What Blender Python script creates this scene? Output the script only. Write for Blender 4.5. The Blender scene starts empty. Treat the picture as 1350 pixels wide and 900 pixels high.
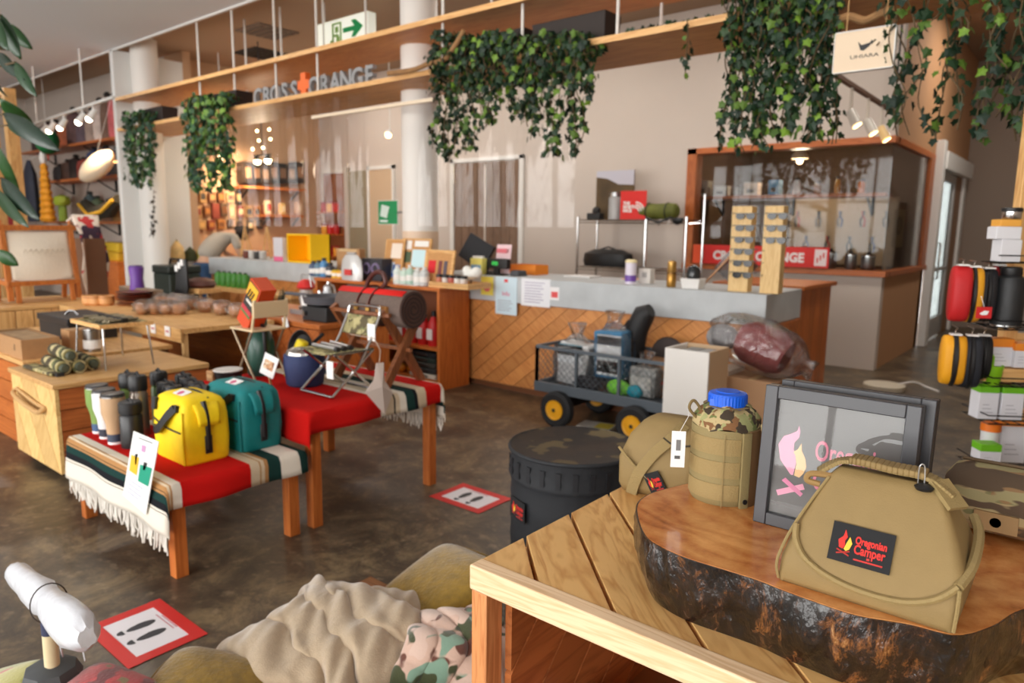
import bpy, bmesh, math, random
from mathutils import Vector, Matrix, Euler
random.seed(7)
R = math.radians
PI = math.pi
scene = bpy.context.scene
col = scene.collection

# ------------------------------------------------------------------ camera
CAM = Vector((0, 0, 1.45))
FPX, YAW, PITCH, ROLL = 936.5, R(39.415), R(8.971), R(0.695)
_f = Vector((-math.sin(YAW)*math.cos(PITCH), math.cos(YAW)*math.cos(PITCH), -math.sin(PITCH)))
_r0 = Vector((math.cos(YAW), math.sin(YAW), 0)); _u0 = _r0.cross(_f)
_r = _r0*math.cos(ROLL) + _u0*math.sin(ROLL)
_u = _u0*math.cos(ROLL) - _r0*math.sin(ROLL)
cd = bpy.data.cameras.new('camera'); cam = bpy.data.objects.new('camera', cd); col.objects.link(cam)
m = Matrix((_r, _u, -_f)).transposed().to_4x4(); m.translation = CAM
cam.matrix_world = m
cd.sensor_width = 36; cd.lens = FPX/1350*36; cd.clip_start = .05
cd.dof.use_dof = True; cd.dof.focus_distance = 1.12; cd.dof.aperture_fstop = 5.0
scene.camera = cam

# ------------------------------------------------------------------ daylight and exposure
scene.view_settings.view_transform = 'Standard'
scene.view_settings.look = 'None'
scene.view_settings.gamma = 1.0
scene.view_settings.use_curve_mapping = False
scene.view_settings.exposure = 0.0
w = bpy.data.worlds.new('sky'); scene.world = w; w.use_nodes = True
bg = w.node_tree.nodes['Background']; bg.inputs[0].default_value = (1.0, .985, .96, 1); bg.inputs[1].default_value = 7.6
scene.cycles.max_bounces = 10; scene.cycles.diffuse_bounces = 6; scene.cycles.transparent_max_bounces = 24
scene.cycles.glossy_bounces = 4; scene.cycles.transmission_bounces = 8
scene.cycles.sample_clamp_indirect = 6.0; scene.cycles.caustics_reflective = False; scene.cycles.caustics_refractive = False
scene.cycles.use_denoising = True
WIN = [(-12.2, -9.3), (-9.1, -6.2), (-6.0, -3.1), (-2.9, 0.0), (0.2, 3.4)]   # window bays of the shop front, behind the camera
WINY, WINZ0, WINZ1 = -5.2, .12, 3.5
for a, b in WIN:                                     # portals in the window openings, daylight comes from the sky
    ld = bpy.data.lights.new('window_portal', 'AREA'); ld.shape = 'RECTANGLE'; ld.size = b-a; ld.size_y = WINZ1-WINZ0
    ld.cycles.is_portal = True
    lo = bpy.data.objects.new('window_portal', ld); lo.location = ((a+b)/2, WINY, (WINZ0+WINZ1)/2); lo.rotation_euler = (R(90), 0, 0)
    col.objects.link(lo)

# ------------------------------------------------------------------ pixel to place (1350 x 900 frame)
def at(u, v, x=None, y=None, z=None):
    d = _f + _r*((u-675)/FPX) - _u*((v-450)/FPX)
    if x is not None: t = (x-CAM.x)/d.x
    elif y is not None: t = (y-CAM.y)/d.y
    else: t = (z-CAM.z)/d.z
    return CAM + d*t
def pm(P): return FPX/((Vector(P)-CAM).dot(_f))

# ------------------------------------------------------------------ materials
def lin(c):
    return tuple(((x/255)/12.92 if x/255 <= .04045 else ((x/255+.055)/1.055)**2.4) for x in c)
_M = {}
def mat(c, rough=.6, metal=0, var=.0, scale=8, bump=0, bscale=None, trans=0, ior=1.45, alpha=1, emit=0, sheen=0, spec=.5, coat=0):
    key = (tuple(c), rough, metal, var, scale, bump, bscale, trans, alpha, emit, sheen, spec, coat)
    if key in _M: return _M[key]
    m = bpy.data.materials.new('paint_%d' % len(_M)); m.use_nodes = True
    nt = m.node_tree; b = nt.nodes['Principled BSDF']
    L = lin(c)
    b.inputs['Base Color'].default_value = (*L, 1); b.inputs['Roughness'].default_value = rough
    b.inputs['Metallic'].default_value = metal; b.inputs['Specular IOR Level'].default_value = spec
    if trans: b.inputs['Transmission Weight'].default_value = trans; b.inputs['IOR'].default_value = ior
    if alpha < 1: b.inputs['Alpha'].default_value = alpha
    if coat: b.inputs['Coat Weight'].default_value = coat; b.inputs['Coat Roughness'].default_value = .08
    if sheen: b.inputs['Sheen Weight'].default_value = sheen; b.inputs['Sheen Roughness'].default_value = .4
    if emit: b.inputs['Emission Color'].default_value = (*L, 1); b.inputs['Emission Strength'].default_value = emit
    if var or bump:
        tc = nt.nodes.new('ShaderNodeTexCoord'); n = nt.nodes.new('ShaderNodeTexNoise')
        n.inputs['Scale'].default_value = scale; n.inputs['Detail'].default_value = 5
        nt.links.new(tc.outputs['Object'], n.inputs['Vector'])
        if var:
            r = nt.nodes.new('ShaderNodeValToRGB')
            r.color_ramp.elements[0].position = .3; r.color_ramp.elements[1].position = .7
            r.color_ramp.elements[0].color = (*[x*(1-var) for x in L], 1); r.color_ramp.elements[1].color = (*[min(1, x*(1+var)) for x in L], 1)
            nt.links.new(n.outputs['Fac'], r.inputs['Fac']); nt.links.new(r.outputs['Color'], b.inputs['Base Color'])
        if bump:
            n2 = n
            if bscale:
                n2 = nt.nodes.new('ShaderNodeTexNoise'); n2.inputs['Scale'].default_value = bscale; n2.inputs['Detail'].default_value = 4
                nt.links.new(tc.outputs['Object'], n2.inputs['Vector'])
            bp = nt.nodes.new('ShaderNodeBump'); bp.inputs['Strength'].default_value = bump; bp.inputs['Distance'].default_value = .01
            nt.links.new(n2.outputs['Fac'], bp.inputs['Height']); nt.links.new(bp.outputs['Normal'], b.inputs['Normal'])
    _M[key] = m
    return m
def wood(c1, c2, axis=0, scale=3, rough=.45, stretch=12, island=0.12, spec=.4):
    """Grain stretched along one local axis; every plank (mesh island) shifts the grain and tone a little."""
    key = ('wood', tuple(c1), tuple(c2), axis, scale, rough, stretch, island)
    if key in _M: return _M[key]
    m = bpy.data.materials.new('wood_%d' % len(_M)); m.use_nodes = True
    nt = m.node_tree; b = nt.nodes['Principled BSDF']; N = nt.nodes.new; K = nt.links.new
    b.inputs['Roughness'].default_value = rough; b.inputs['Specular IOR Level'].default_value = spec
    tc = N('ShaderNodeTexCoord'); mp = N('ShaderNodeMapping'); oi = N('ShaderNodeObjectInfo'); gi = N('ShaderNodeNewGeometry')
    if isinstance(axis, tuple):       # (angle) turn about one axis first: ('z', deg)
        mp0 = N('ShaderNodeMapping'); i = 'xyz'.index(axis[0]); e = [0, 0, 0]; e[i] = R(axis[1]); mp0.inputs['Rotation'].default_value = e
        K(tc.outputs['Object'], mp0.inputs['Vector']); src = mp0.outputs['Vector']; ax = axis[2]
    else: src = tc.outputs['Object']; ax = axis
    s = [stretch*scale/4]*3; s[ax] = scale/4
    mp.inputs['Scale'].default_value = s
    K(src, mp.inputs['Vector'])
    add = N('ShaderNodeVectorMath'); add.operation = 'ADD'; K(mp.outputs['Vector'], add.inputs[0])
    sm = N('ShaderNodeMath'); sm.operation = 'MULTIPLY_ADD'; sm.inputs[1].default_value = 37; K(oi.outputs['Random'], sm.inputs[0])
    rr = N('ShaderNodeMath'); rr.operation = 'MULTIPLY'; rr.inputs[1].default_value = 53; K(gi.outputs['Random Per Island'], rr.inputs[0]); K(rr.outputs[0], sm.inputs[2])
    K(sm.outputs[0], add.inputs[1])
    n = N('ShaderNodeTexNoise'); n.inputs['Scale'].default_value = 1.3; n.inputs['Detail'].default_value = 4; n.inputs['Distortion'].default_value = .6
    K(add.outputs[0], n.inputs['Vector'])
    # rings out of the noise
    rg = N('ShaderNodeMath'); rg.operation = 'MULTIPLY'; rg.inputs[1].default_value = 9; K(n.outputs['Fac'], rg.inputs[0])
    fr = N('ShaderNodeMath'); fr.operation = 'PINGPONG'; fr.inputs[1].default_value = .5; K(rg.outputs[0], fr.inputs[0])
    n2 = N('ShaderNodeTexNoise'); n2.inputs['Scale'].default_value = 9; n2.inputs['Detail'].default_value = 3; K(add.outputs[0], n2.inputs['Vector'])
    mx = N('ShaderNodeMath'); mx.operation = 'MULTIPLY_ADD'; mx.inputs[1].default_value = .5; K(n2.outputs['Fac'], mx.inputs[0]); K(fr.outputs[0], mx.inputs[2])
    r = N('ShaderNodeValToRGB'); r.color_ramp.elements[0].position = .12; r.color_ramp.elements[1].position = .62
    r.color_ramp.elements[0].color = (*lin(c2), 1); r.color_ramp.elements[1].color = (*lin(c1), 1)
    K(mx.outputs[0], r.inputs['Fac'])
    hv = N('ShaderNodeHueSaturation'); K(r.outputs['Color'], hv.inputs['Color'])
    md = N('ShaderNodeMath'); md.operation = 'MULTIPLY_ADD'; md.inputs[1].default_value = 2*island; md.inputs[2].default_value = 1-island
    K(oi.outputs['Random'], md.inputs[0]); K(md.outputs[0], hv.inputs['Value'])
    K(hv.outputs['Color'], b.inputs['Base Color'])
    bp = N('ShaderNodeBump'); bp.inputs['Strength'].default_value = .08; bp.inputs['Distance'].default_value = .004
    K(mx.outputs[0], bp.inputs['Height']); K(bp.outputs['Normal'], b.inputs['Normal'])
    _M[key] = m
    return m
def blotch(cols, scale=6, rough=.8, bump=.1, sheen=0, stretch=(1, 1, 1), detail=2, sharp=True, seed=0, bscale=120):
    """Camouflage or mottling: patches of several colours."""
    key = ('blotch', tuple(map(tuple, cols)), scale, rough, bump, sheen, stretch, seed)
    if key in _M: return _M[key]
    m = bpy.data.materials.new('mottle_%d' % len(_M)); m.use_nodes = True
    nt = m.node_tree; b = nt.nodes['Principled BSDF']; N = nt.nodes.new; K = nt.links.new
    b.inputs['Roughness'].default_value = rough
    if sheen: b.inputs['Sheen Weight'].default_value = sheen
    tc = N('ShaderNodeTexCoord'); mp = N('ShaderNodeMapping'); mp.inputs['Scale'].default_value = stretch; mp.inputs['Location'].default_value = (seed, seed*.7, 0)
    K(tc.outputs['Object'], mp.inputs['Vector'])
    prev = None
    for i, c in enumerate(cols):
        if i == 0:
            rgb = N('ShaderNodeRGB'); rgb.outputs[0].default_value = (*lin(c), 1); prev = rgb.outputs[0]; continue
        n = N('ShaderNodeTexNoise'); n.inputs['Scale'].default_value = scale; n.inputs['Detail'].default_value = detail
        n.noise_dimensions = '4D'; n.inputs['W'].default_value = i*7.3+seed
        K(mp.outputs['Vector'], n.inputs['Vector'])
        r = N('ShaderNodeValToRGB'); r.color_ramp.elements[0].position = .54 if sharp else .4; r.color_ramp.elements[1].position = .56 if sharp else .75
        K(n.outputs['Fac'], r.inputs['Fac'])
        mx = N('ShaderNodeMix'); mx.data_type = 'RGBA'; K(r.outputs['Color'], mx.inputs['Factor']); K(prev, mx.inputs['A']); mx.inputs['B'].default_value = (*lin(c), 1)
        prev = mx.outputs['Result']
    K(prev, b.inputs['Base Color'])
    if bump:
        n = N('ShaderNodeTexNoise'); n.inputs['Scale'].default_value = bscale; K(tc.outputs['Object'], n.inputs['Vector'])
        bp = N('ShaderNodeBump'); bp.inputs['Strength'].default_value = bump; bp.inputs['Distance'].default_value = .005
        K(n.outputs['Fac'], bp.inputs['Height']); K(bp.outputs['Normal'], b.inputs['Normal'])
    _M[key] = m
    return m
def stripes(stops, rough=.9, bump=.3):
    """Woven stripes along UV v: stops = [(v, colour)], constant steps."""
    m = bpy.data.materials.new('woven_stripes'); m.use_nodes = True
    nt = m.node_tree; b = nt.nodes['Principled BSDF']; N = nt.nodes.new; K = nt.links.new
    b.inputs['Roughness'].default_value = rough; b.inputs['Specular IOR Level'].default_value = .1
    uv = N('ShaderNodeUVMap'); sp = N('ShaderNodeSeparateXYZ'); K(uv.outputs['UV'], sp.inputs[0])
    r = N('ShaderNodeValToRGB'); r.color_ramp.interpolation = 'CONSTANT'
    while len(r.color_ramp.elements) < len(stops): r.color_ramp.elements.new(.5)
    for e, (p, c) in zip(r.color_ramp.elements, stops): e.position = p; e.color = (*lin(c), 1)
    K(sp.outputs['Y'], r.inputs['Fac']); K(r.outputs['Color'], b.inputs['Base Color'])
    wv = N('ShaderNodeTexNoise'); wv.inputs['Scale'].default_value = 220; tc = N('ShaderNodeTexCoord'); K(tc.outputs['Object'], wv.inputs['Vector'])
    bp = N('ShaderNodeBump'); bp.inputs['Strength'].default_value = bump; bp.inputs['Distance'].default_value = .004
    K(wv.outputs['Fac'], bp.inputs['Height']); K(bp.outputs['Normal'], b.inputs['Normal'])
    return m
def leafmat(c1, c2, c3, rough=.45, p=(.55, .85)):
    m = bpy.data.materials.new('leaf'); m.use_nodes = True
    nt = m.node_tree; b = nt.nodes['Principled BSDF']; N = nt.nodes.new; K = nt.links.new
    b.inputs['Roughness'].default_value = rough; b.inputs['Specular IOR Level'].default_value = .3
    g = N('ShaderNodeNewGeometry'); r = N('ShaderNodeValToRGB')
    r.color_ramp.elements[0].color = (*lin(c1), 1); r.color_ramp.elements[1].color = (*lin(c3), 1); r.color_ramp.elements[1].position = 1
    e = r.color_ramp.elements.new(p[0]); e.color = (*lin(c2), 1)
    e = r.color_ramp.elements.new(p[1]); e.color = (*[(a+b_)/2 for a, b_ in zip(lin(c2), lin(c3))], 1)
    K(g.outputs['Random Per Island'], r.inputs['Fac']); K(r.outputs['Color'], b.inputs['Base Color'])
    return m
def film(tint=(1, 1, 1), gloss=.12, rough=.08, bump=0, bscale=20):
    """Clear plastic film or thin glass: see-through with a surface reflection."""
    key = ('film', tint, gloss, rough, bump, bscale)
    if key in _M: return _M[key]
    m = bpy.data.materials.new('clear_film_%d' % len(_M)); m.use_nodes = True
    nt = m.node_tree; N = nt.nodes.new; K = nt.links.new
    nt.nodes.remove(nt.nodes['Principled BSDF'])
    out = nt.nodes['Material Output']; t = N('ShaderNodeBsdfTransparent'); t.inputs[0].default_value = (*tint, 1)
    g = N('ShaderNodeBsdfGlossy'); g.inputs['Roughness'].default_value = rough
    lw = N('ShaderNodeLayerWeight'); lw.inputs['Blend'].default_value = .3
    ma = N('ShaderNodeMath'); ma.operation = 'MULTIPLY_ADD'; ma.inputs[1].default_value = .6; ma.inputs[2].default_value = gloss; ma.use_clamp = True
    K(lw.outputs['Fresnel'], ma.inputs[0])
    mx = N('ShaderNodeMixShader'); K(ma.outputs[0], mx.inputs[0]); K(t.outputs[0], mx.inputs[1]); K(g.outputs[0], mx.inputs[2])
    if bump:
        tc = N('ShaderNodeTexCoord'); n = N('ShaderNodeTexNoise'); n.inputs['Scale'].default_value = bscale; n.inputs['Detail'].default_value = 3
        K(tc.outputs['Object'], n.inputs['Vector']); bp = N('ShaderNodeBump'); bp.inputs['Strength'].default_value = bump; bp.inputs['Distance'].default_value = .03
        K(n.outputs['Fac'], bp.inputs['Height']); K(bp.outputs['Normal'], g.inputs['Normal']); K(bp.outputs['Normal'], lw.inputs['Normal'])
    K(mx.outputs[0], out.inputs['Surface'])
    _M[key] = m
    return m

# ------------------------------------------------------------------ mesh building
class MB:
    def __init__(s): s.v = []; s.f = []; s.uv = None
    def add(s, vs, fs, M=None):
        o = len(s.v)
        s.v += [tuple(M @ Vector(p)) if M is not None else tuple(p) for p in vs]
        s.f += [tuple(i+o for i in f) for f in fs]
        return s
    def box(s, x0, x1, y0, y1, z0, z1, M=None, taper=0):
        t = taper
        vs = [(x0, y0, z0), (x1, y0, z0), (x1, y1, z0), (x0, y1, z0), (x0+t, y0+t, z1), (x1-t, y0+t, z1), (x1-t, y1-t, z1), (x0+t, y1-t, z1)]
        return s.add(vs, [(3, 2, 1, 0), (4, 5, 6, 7), (0, 1, 5, 4), (1, 2, 6, 5), (2, 3, 7, 6), (3, 0, 4, 7)], M)
    def cbox(s, c, d, rz=0, M=None):
        T = Matrix.Translation(c) @ Matrix.Rotation(rz, 4, 'Z')
        if M is not None: T = M @ T
        return s.box(-d[0]/2, d[0]/2, -d[1]/2, d[1]/2, -d[2]/2, d[2]/2, T)
    def bar(s, p, q, w, d=None, up=(0, 0, 1)):
        p, q = Vector(p), Vector(q); a = (q-p); L = a.length; a.normalize(); d = d or w
        u = Vector(up)
        if abs(a.dot(u)) > .98: u = Vector((0, 1, 0))
        x = a.cross(u).normalized(); y = x.cross(a)
        vs = []
        for t in (p, q):
            for sx, sy in ((-1, -1), (1, -1), (1, 1), (-1, 1)): vs.append(t + x*sx*w/2 + y*sy*d/2)
        return s.add(vs, [(3, 2, 1, 0), (4, 5, 6, 7), (0, 1, 5, 4), (1, 2, 6, 5), (2, 3, 7, 6), (3, 0, 4, 7)])
    def tube(s, pts, r, n=8, closed=False, cap=True):
        pts = [Vector(p) for p in pts]; k = len(pts)
        rs = r if isinstance(r, (list, tuple)) else [r]*k
        o = len(s.v); prev = None
        for i, p in enumerate(pts):
            if closed: a = pts[(i+1) % k]-pts[i-1]
            else: a = pts[min(i+1, k-1)]-pts[max(i-1, 0)]
            a.normalize()
            if prev is None:
                u = Vector((0, 0, 1)) if abs(a.z) < .9 else Vector((1, 0, 0))
                x = a.cross(u).normalized()
            else:
                x = (prev - a*prev.dot(a))
                if x.length < 1e-6: x = a.orthogonal()
                x.normalize()
            prev = x; y = a.cross(x)
            for j in range(n):
                t = 2*PI*j/n; s.v.append(tuple(p + (x*math.cos(t)+y*math.sin(t))*rs[i]))
        for i in range(k if closed else k-1):
            i2 = (i+1) % k
            for j in range(n):
                j2 = (j+1) % n
                s.f.append((o+i*n+j, o+i*n+j2, o+i2*n+j2, o+i2*n+j))
        if cap and not closed:
            s.f.append(tuple(o+j for j in reversed(range(n)))); s.f.append(tuple(o+(k-1)*n+j for j in range(n)))
        return s
    def lathe(s, prof, n=20, M=None, cx=0, cy=0, sx=1, sy=1):
        """prof = [(r, z)] bottom to top; closed where r = 0, capped otherwise."""
        o = len(s.v); vs = []; fs = []
        for r, z in prof:
            for j in range(n):
                t = 2*PI*j/n; vs.append((cx+r*sx*math.cos(t), cy+r*sy*math.sin(t), z))
        for i in range(len(prof)-1):
            for j in range(n):
                j2 = (j+1) % n; fs.append((i*n+j, i*n+j2, (i+1)*n+j2, (i+1)*n+j))
        fs.append(tuple(reversed(range(n)))); fs.append(tuple((len(prof)-1)*n+j for j in range(n)))
        return s.add(vs, fs, M)
    def cyl(s, p, q, r0, r1=None, n=14):
        return s.tube([p, q], [r0, r0 if r1 is None else r1], n)
    def prism(s, poly, z0, z1, M=None):
        n = len(poly)
        vs = [(x, y, z0) for x, y in poly]+[(x, y, z1) for x, y in poly]
        fs = [tuple(reversed(range(n))), tuple(range(n, 2*n))]+[(i, (i+1) % n, n+(i+1) % n, n+i) for i in range(n)]
        return s.add(vs, fs, M)
    def sphere(s, c, r, n=12, k=8, sc=(1, 1, 1), M=None):
        c = Vector(c); prof = []
        vs = []; fs = []
        for i in range(1, k):
            a = PI*i/k
            for j in range(n):
                t = 2*PI*j/n; vs.append((c.x+r*sc[0]*math.sin(a)*math.cos(t), c.y+r*sc[1]*math.sin(a)*math.sin(t), c.z-r*sc[2]*math.cos(a)))
        b = len(vs); vs += [(c.x, c.y, c.z-r*sc[2]), (c.x, c.y, c.z+r*sc[2])]
        for i in range(k-2):
            for j in range(n): j2 = (j+1) % n; fs.append((i*n+j, i*n+j2, (i+1)*n+j2, (i+1)*n+j))
        for j in range(n): j2 = (j+1) % n; fs.append((b, j2, j)); fs.append((b+1, (k-2)*n+j, (k-2)*n+j2))
        return s.add(vs, fs, M)
    def grid(s, fn, nu, nv, thick=0, uv=True):
        """Sheet fn(a, b) with a, b in 0..1; a real thickness if thick > 0 (solidify)."""
        o = len(s.v)
        for i in range(nu+1):
            for j in range(nv+1): s.v.append(tuple(fn(i/nu, j/nv)))
        for i in range(nu):
            for j in range(nv):
                a = o+i*(nv+1)+j; s.f.append((a, a+nv+1, a+nv+2, a+1))
        if uv:
            s.uv = s.uv or {}
            for i in range(nu+1):
                for j in range(nv+1): s.uv[o+i*(nv+1)+j] = (i/nu, j/nv)
        return s
    def mesh(s, name, mt, smooth=True, ang=35):
        me = bpy.data.meshes.new(name); me.from_pydata(s.v, [], s.f)
        if s.uv:
            L = me.uv_layers.new(name='UVMap')
            for lp in me.loops: L.data[lp.index].uv = s.uv.get(lp.vertex_index, (0, 0))
        if mt is not None: me.materials.append(mt)
        me.update()
        if smooth:
            me.polygons.foreach_set('use_smooth', [True]*len(me.polygons)); me.set_sharp_from_angle(angle=R(ang))
        return me
    def build(s, name, mt, parent=None, loc=(0, 0, 0), rz=0, smooth=True, bevel=0, sub=0, solid=0, ang=35, label=None, rot=None):
        o = bpy.data.objects.new(name, s.mesh(name, mt, smooth, ang)); col.objects.link(o)
        o.location = loc; o.rotation_euler = rot if rot else (0, 0, rz)
        if parent is not None: o.parent = parent
        if solid:
            md = o.modifiers.new('thickness', 'SOLIDIFY'); md.thickness = solid; md.offset = 0
        if bevel:
            md = o.modifiers.new('edges', 'BEVEL'); md.width = bevel; md.segments = 2; md.limit_method = 'ANGLE'; md.angle_limit = R(40)
        if sub:
            md = o.modifiers.new('round', 'SUBSURF'); md.levels = sub; md.render_levels = sub
        if label: o['label'] = label
        return o
def tag(o, label, cat, group=None, kind=None):
    o['label'] = label
    if cat: o['category'] = cat
    if group: o['group'] = group
    if kind: o['kind'] = kind
    return o
def T(name, label, cat, loc=(0, 0, 0), rz=0, group=None):
    o = bpy.data.objects.new(name, None); o.empty_display_size = .05; col.objects.link(o); o.location = loc; o.rotation_euler = (0, 0, rz)
    return tag(o, label, cat, group)
def struct(name, mb, mt, label=None, bevel=0, smooth=False):
    o = mb.build(name, mt, smooth=smooth, bevel=bevel); o['kind'] = 'structure'
    if label: o['label'] = label
    return o
def dup(root, loc, rz=None, label=None, group=None, mats=None):
    r = root.copy(); col.objects.link(r); r.location = loc
    if rz is not None: r.rotation_euler = (0, 0, rz)
    if label: r['label'] = label
    if group: r['group'] = group
    def kids(a, b):
        for ch in list(a.children):
            c = ch.copy(); col.objects.link(c); c.parent = b
            if mats and ch.name.split('.')[0] in mats:
                c.data = c.data.copy(); c.data.materials.clear(); c.data.materials.append(mats[ch.name.split('.')[0]])
            kids(ch, c)
    kids(root, r)
    return r
def clip_poly(poly, w, h):
    def cut(ps, inside, inter):
        out = []
        for i in range(len(ps)):
            a, b = ps[i-1], ps[i]
            if inside(b):
                if not inside(a): out.append(inter(a, b))
                out.append(b)
            elif inside(a): out.append(inter(a, b))
        return out
    for k, v, sgn in ((0, 0, 1), (0, w, -1), (1, 0, 1), (1, h, -1)):
        if not poly: break
        def inter(a, b, k=k, v=v):
            t = (v-a[k])/(b[k]-a[k]); return (a[0]+(b[0]-a[0])*t, a[1]+(b[1]-a[1])*t)
        poly = cut(poly, lambda p, k=k, v=v, sgn=sgn: (p[k]-v)*sgn >= -1e-9, inter)
    return poly
def diag_planks(w, h, pw, gap, ang, off=0):
    """Strips of width pw laid at an angle, clipped to a w x h panel."""
    c, s = math.cos(ang), math.sin(ang); n = (-s, c)
    ds = [n[0]*x+n[1]*y for x in (0, w) for y in (0, h)]; L = w+h+1
    d = min(ds)-off; out = []
    while d < max(ds):
        a, b = d+gap/2, d+pw-gap/2; ps = []
        for t, k in ((-L, a), (L, a), (L, b), (-L, b)): ps.append((c*t+n[0]*k, s*t+n[1]*k))
        ps = clip_poly(ps, w, h)
        if len(ps) >= 3:
            A = abs(sum(ps[i-1][0]*ps[i][1]-ps[i][0]*ps[i-1][1] for i in range(len(ps))))/2
            if A > 2e-4: out.append(ps)
        d += pw
    return out
def text_mb(s, size, depth=.002, bold=0, align='CENTER'):
    """Letters as a real mesh in the local XZ plane, facing -Y, centred on the origin in x, baseline at z = 0."""
    cu = bpy.data.curves.new('t', 'FONT'); cu.body = s; cu.size = size; cu.extrude = depth/2; cu.offset = bold; cu.align_x = align; cu.resolution_u = 3
    o = bpy.data.objects.new('t', cu); col.objects.link(o)
    dg = bpy.context.evaluated_depsgraph_get(); me = o.evaluated_get(dg).to_mesh()
    mb = MB(); M = Matrix.Rotation(R(90), 4, 'X')
    mb.add([v.co[:] for v in me.vertices], [tuple(p.vertices) for p in me.polygons], M)
    o.evaluated_get(dg).to_mesh_clear(); bpy.data.objects.remove(o); bpy.data.curves.remove(cu)
    return mb
def catmull(pts, n=6, closed=False):
    P = [Vector(p) for p in pts]; k = len(P); out = []
    rng = range(k if closed else k-1)
    for i in rng:
        p0 = P[i-1] if (closed or i > 0) else P[0]; p1 = P[i]; p2 = P[(i+1) % k]; p3 = P[(i+2) % k] if (closed or i+2 < k) else P[-1]
        for j in range(n):
            t = j/n
            out.append(.5*((2*p1)+(p2-p0)*t+(2*p0-5*p1+4*p2-p3)*t*t+(3*p1-p0-3*p2+p3)*t**3))
    if not closed: out.append(P[-1])
    return out
def rnd(a, b): return random.uniform(a, b)

# colours used again and again
WHITE = mat((232, 230, 226), .5)
PAPER = mat((240, 240, 238), .7)
BLACK = mat((22, 22, 24), .45)
DARK = mat((38, 36, 36), .6)
CHROME = mat((200, 200, 200), .18, 1)
STEEL = mat((165, 165, 165), .32, 1)
PINE = wood((226, 180, 118), (196, 140, 80), 0)
PINEZ = wood((226, 180, 118), (196, 140, 80), 2)
PINEY = wood((226, 180, 118), (196, 140, 80), 1)
ORANGEW = wood((196, 112, 52), (168, 86, 36), 0, rough=.4)
ORANGEZ = wood((196, 112, 52), (168, 86, 36), 2, rough=.4)
ORANGEY = wood((196, 112, 52), (168, 86, 36), 1, rough=.4)
CARD = mat((176, 132, 88), .8, var=.06, scale=30)
CANVAS = mat((226, 214, 192), .9, bump=.15, scale=150)
KHAKI = mat((150, 120, 72), .75, var=.06, scale=30, bump=.12, bscale=400)
ORD = ['first', 'second', 'third', 'fourth', 'fifth', 'sixth', 'seventh', 'eighth', 'ninth', 'tenth', 'eleventh', 'twelfth', 'thirteenth', 'fourteenth', 'fifteenth', 'sixteenth']
# ================================================================== THE ROOM
XL, YB, XR = -11.5, 8.25, -1.755
ZC, ZT = 3.88, 4.05
def floor_mat():
    m = bpy.data.materials.new('polished_concrete'); m.use_nodes = True
    nt = m.node_tree; b = nt.nodes['Principled BSDF']; N = nt.nodes.new; K = nt.links.new
    tc = N('ShaderNodeTexCoord'); n = N('ShaderNodeTexNoise'); n.inputs['Scale'].default_value = 3.6; n.inputs['Detail'].default_value = 14; n.inputs['Roughness'].default_value = .8; n.inputs['Distortion'].default_value = .5
    K(tc.outputs['Object'], n.inputs['Vector'])
    r = N('ShaderNodeValToRGB'); el = r.color_ramp.elements
    el[0].position = .36; el[0].color = (*lin((48, 42, 35)), 1); el[1].position = .68; el[1].color = (*lin((142, 122, 90)), 1)
    e = el.new(.5); e.color = (*lin((84, 71, 56)), 1)
    K(n.outputs['Fac'], r.inputs['Fac'])
    n2 = N('ShaderNodeTexNoise'); n2.inputs['Scale'].default_value = 19; n2.inputs['Detail'].default_value = 9; K(tc.outputs['Object'], n2.inputs['Vector'])
    r2 = N('ShaderNodeValToRGB'); r2.color_ramp.elements[0].position = .58; r2.color_ramp.elements[1].position = .72; K(n2.outputs['Fac'], r2.inputs['Fac'])
    mf = N('ShaderNodeMath'); mf.operation = 'MULTIPLY'; mf.inputs[1].default_value = .35; K(r2.outputs['Color'], mf.inputs[0])
    mx = N('ShaderNodeMix'); mx.data_type = 'RGBA'; K(mf.outputs[0], mx.inputs['Factor']); K(r.outputs['Color'], mx.inputs['A']); mx.inputs['B'].default_value = (*lin((168, 146, 116)), 1)
    K(mx.outputs['Result'], b.inputs['Base Color'])
    rr = N('ShaderNodeMapRange'); rr.inputs['To Min'].default_value = .26; rr.inputs['To Max'].default_value = .5; K(n.outputs['Fac'], rr.inputs['Value']); K(rr.outputs[0], b.inputs['Roughness'])
    b.inputs['Specular IOR Level'].default_value = .5
    return m
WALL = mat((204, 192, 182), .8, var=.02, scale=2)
WARMSHADE = mat((186, 140, 100), .8, var=.02, scale=2)  # shade and warm bounce light put into the side wall's colour
struct('floor', MB().box(-18, 4, WINY, 13.2, -.1, 0), floor_mat(), 'polished mottled brown concrete floor')
struct('ceiling', MB().box(-18, 4, WINY, 4.5, ZC, ZC+.3), mat((236, 240, 246), .85), 'pale grey lower ceiling over the shop floor')
struct('ceiling_upper', MB().box(-18, 4, 4.5, 13.2, ZT, ZT+.1), mat((168, 142, 118), .85), 'raised ceiling behind the hanging shelves, warm shade in its colour')  # tan stands in for shade and warm light on this ceiling
struct('trim_1', MB().box(-18, 4, 4.5, 4.53, ZC-.02, ZT), WHITE, 'thin white edge between the two ceilings')
b = MB().box(XL, -3.96, YB, YB+.12, 0, ZT).box(-3.96, XR, YB, YB+.12, 2.40, ZT).box(-3.96, XR, YB, YB+.12, 0, 1.02)
struct('wall_back', b, WALL, 'off-white wall behind the counter')
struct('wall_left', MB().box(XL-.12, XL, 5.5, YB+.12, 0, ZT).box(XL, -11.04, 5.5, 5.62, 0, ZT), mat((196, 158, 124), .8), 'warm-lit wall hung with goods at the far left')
struct('wall_left_recess', MB().box(-18, XL-.12, 5.5, 5.62, 0, ZT), WALL)
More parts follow.
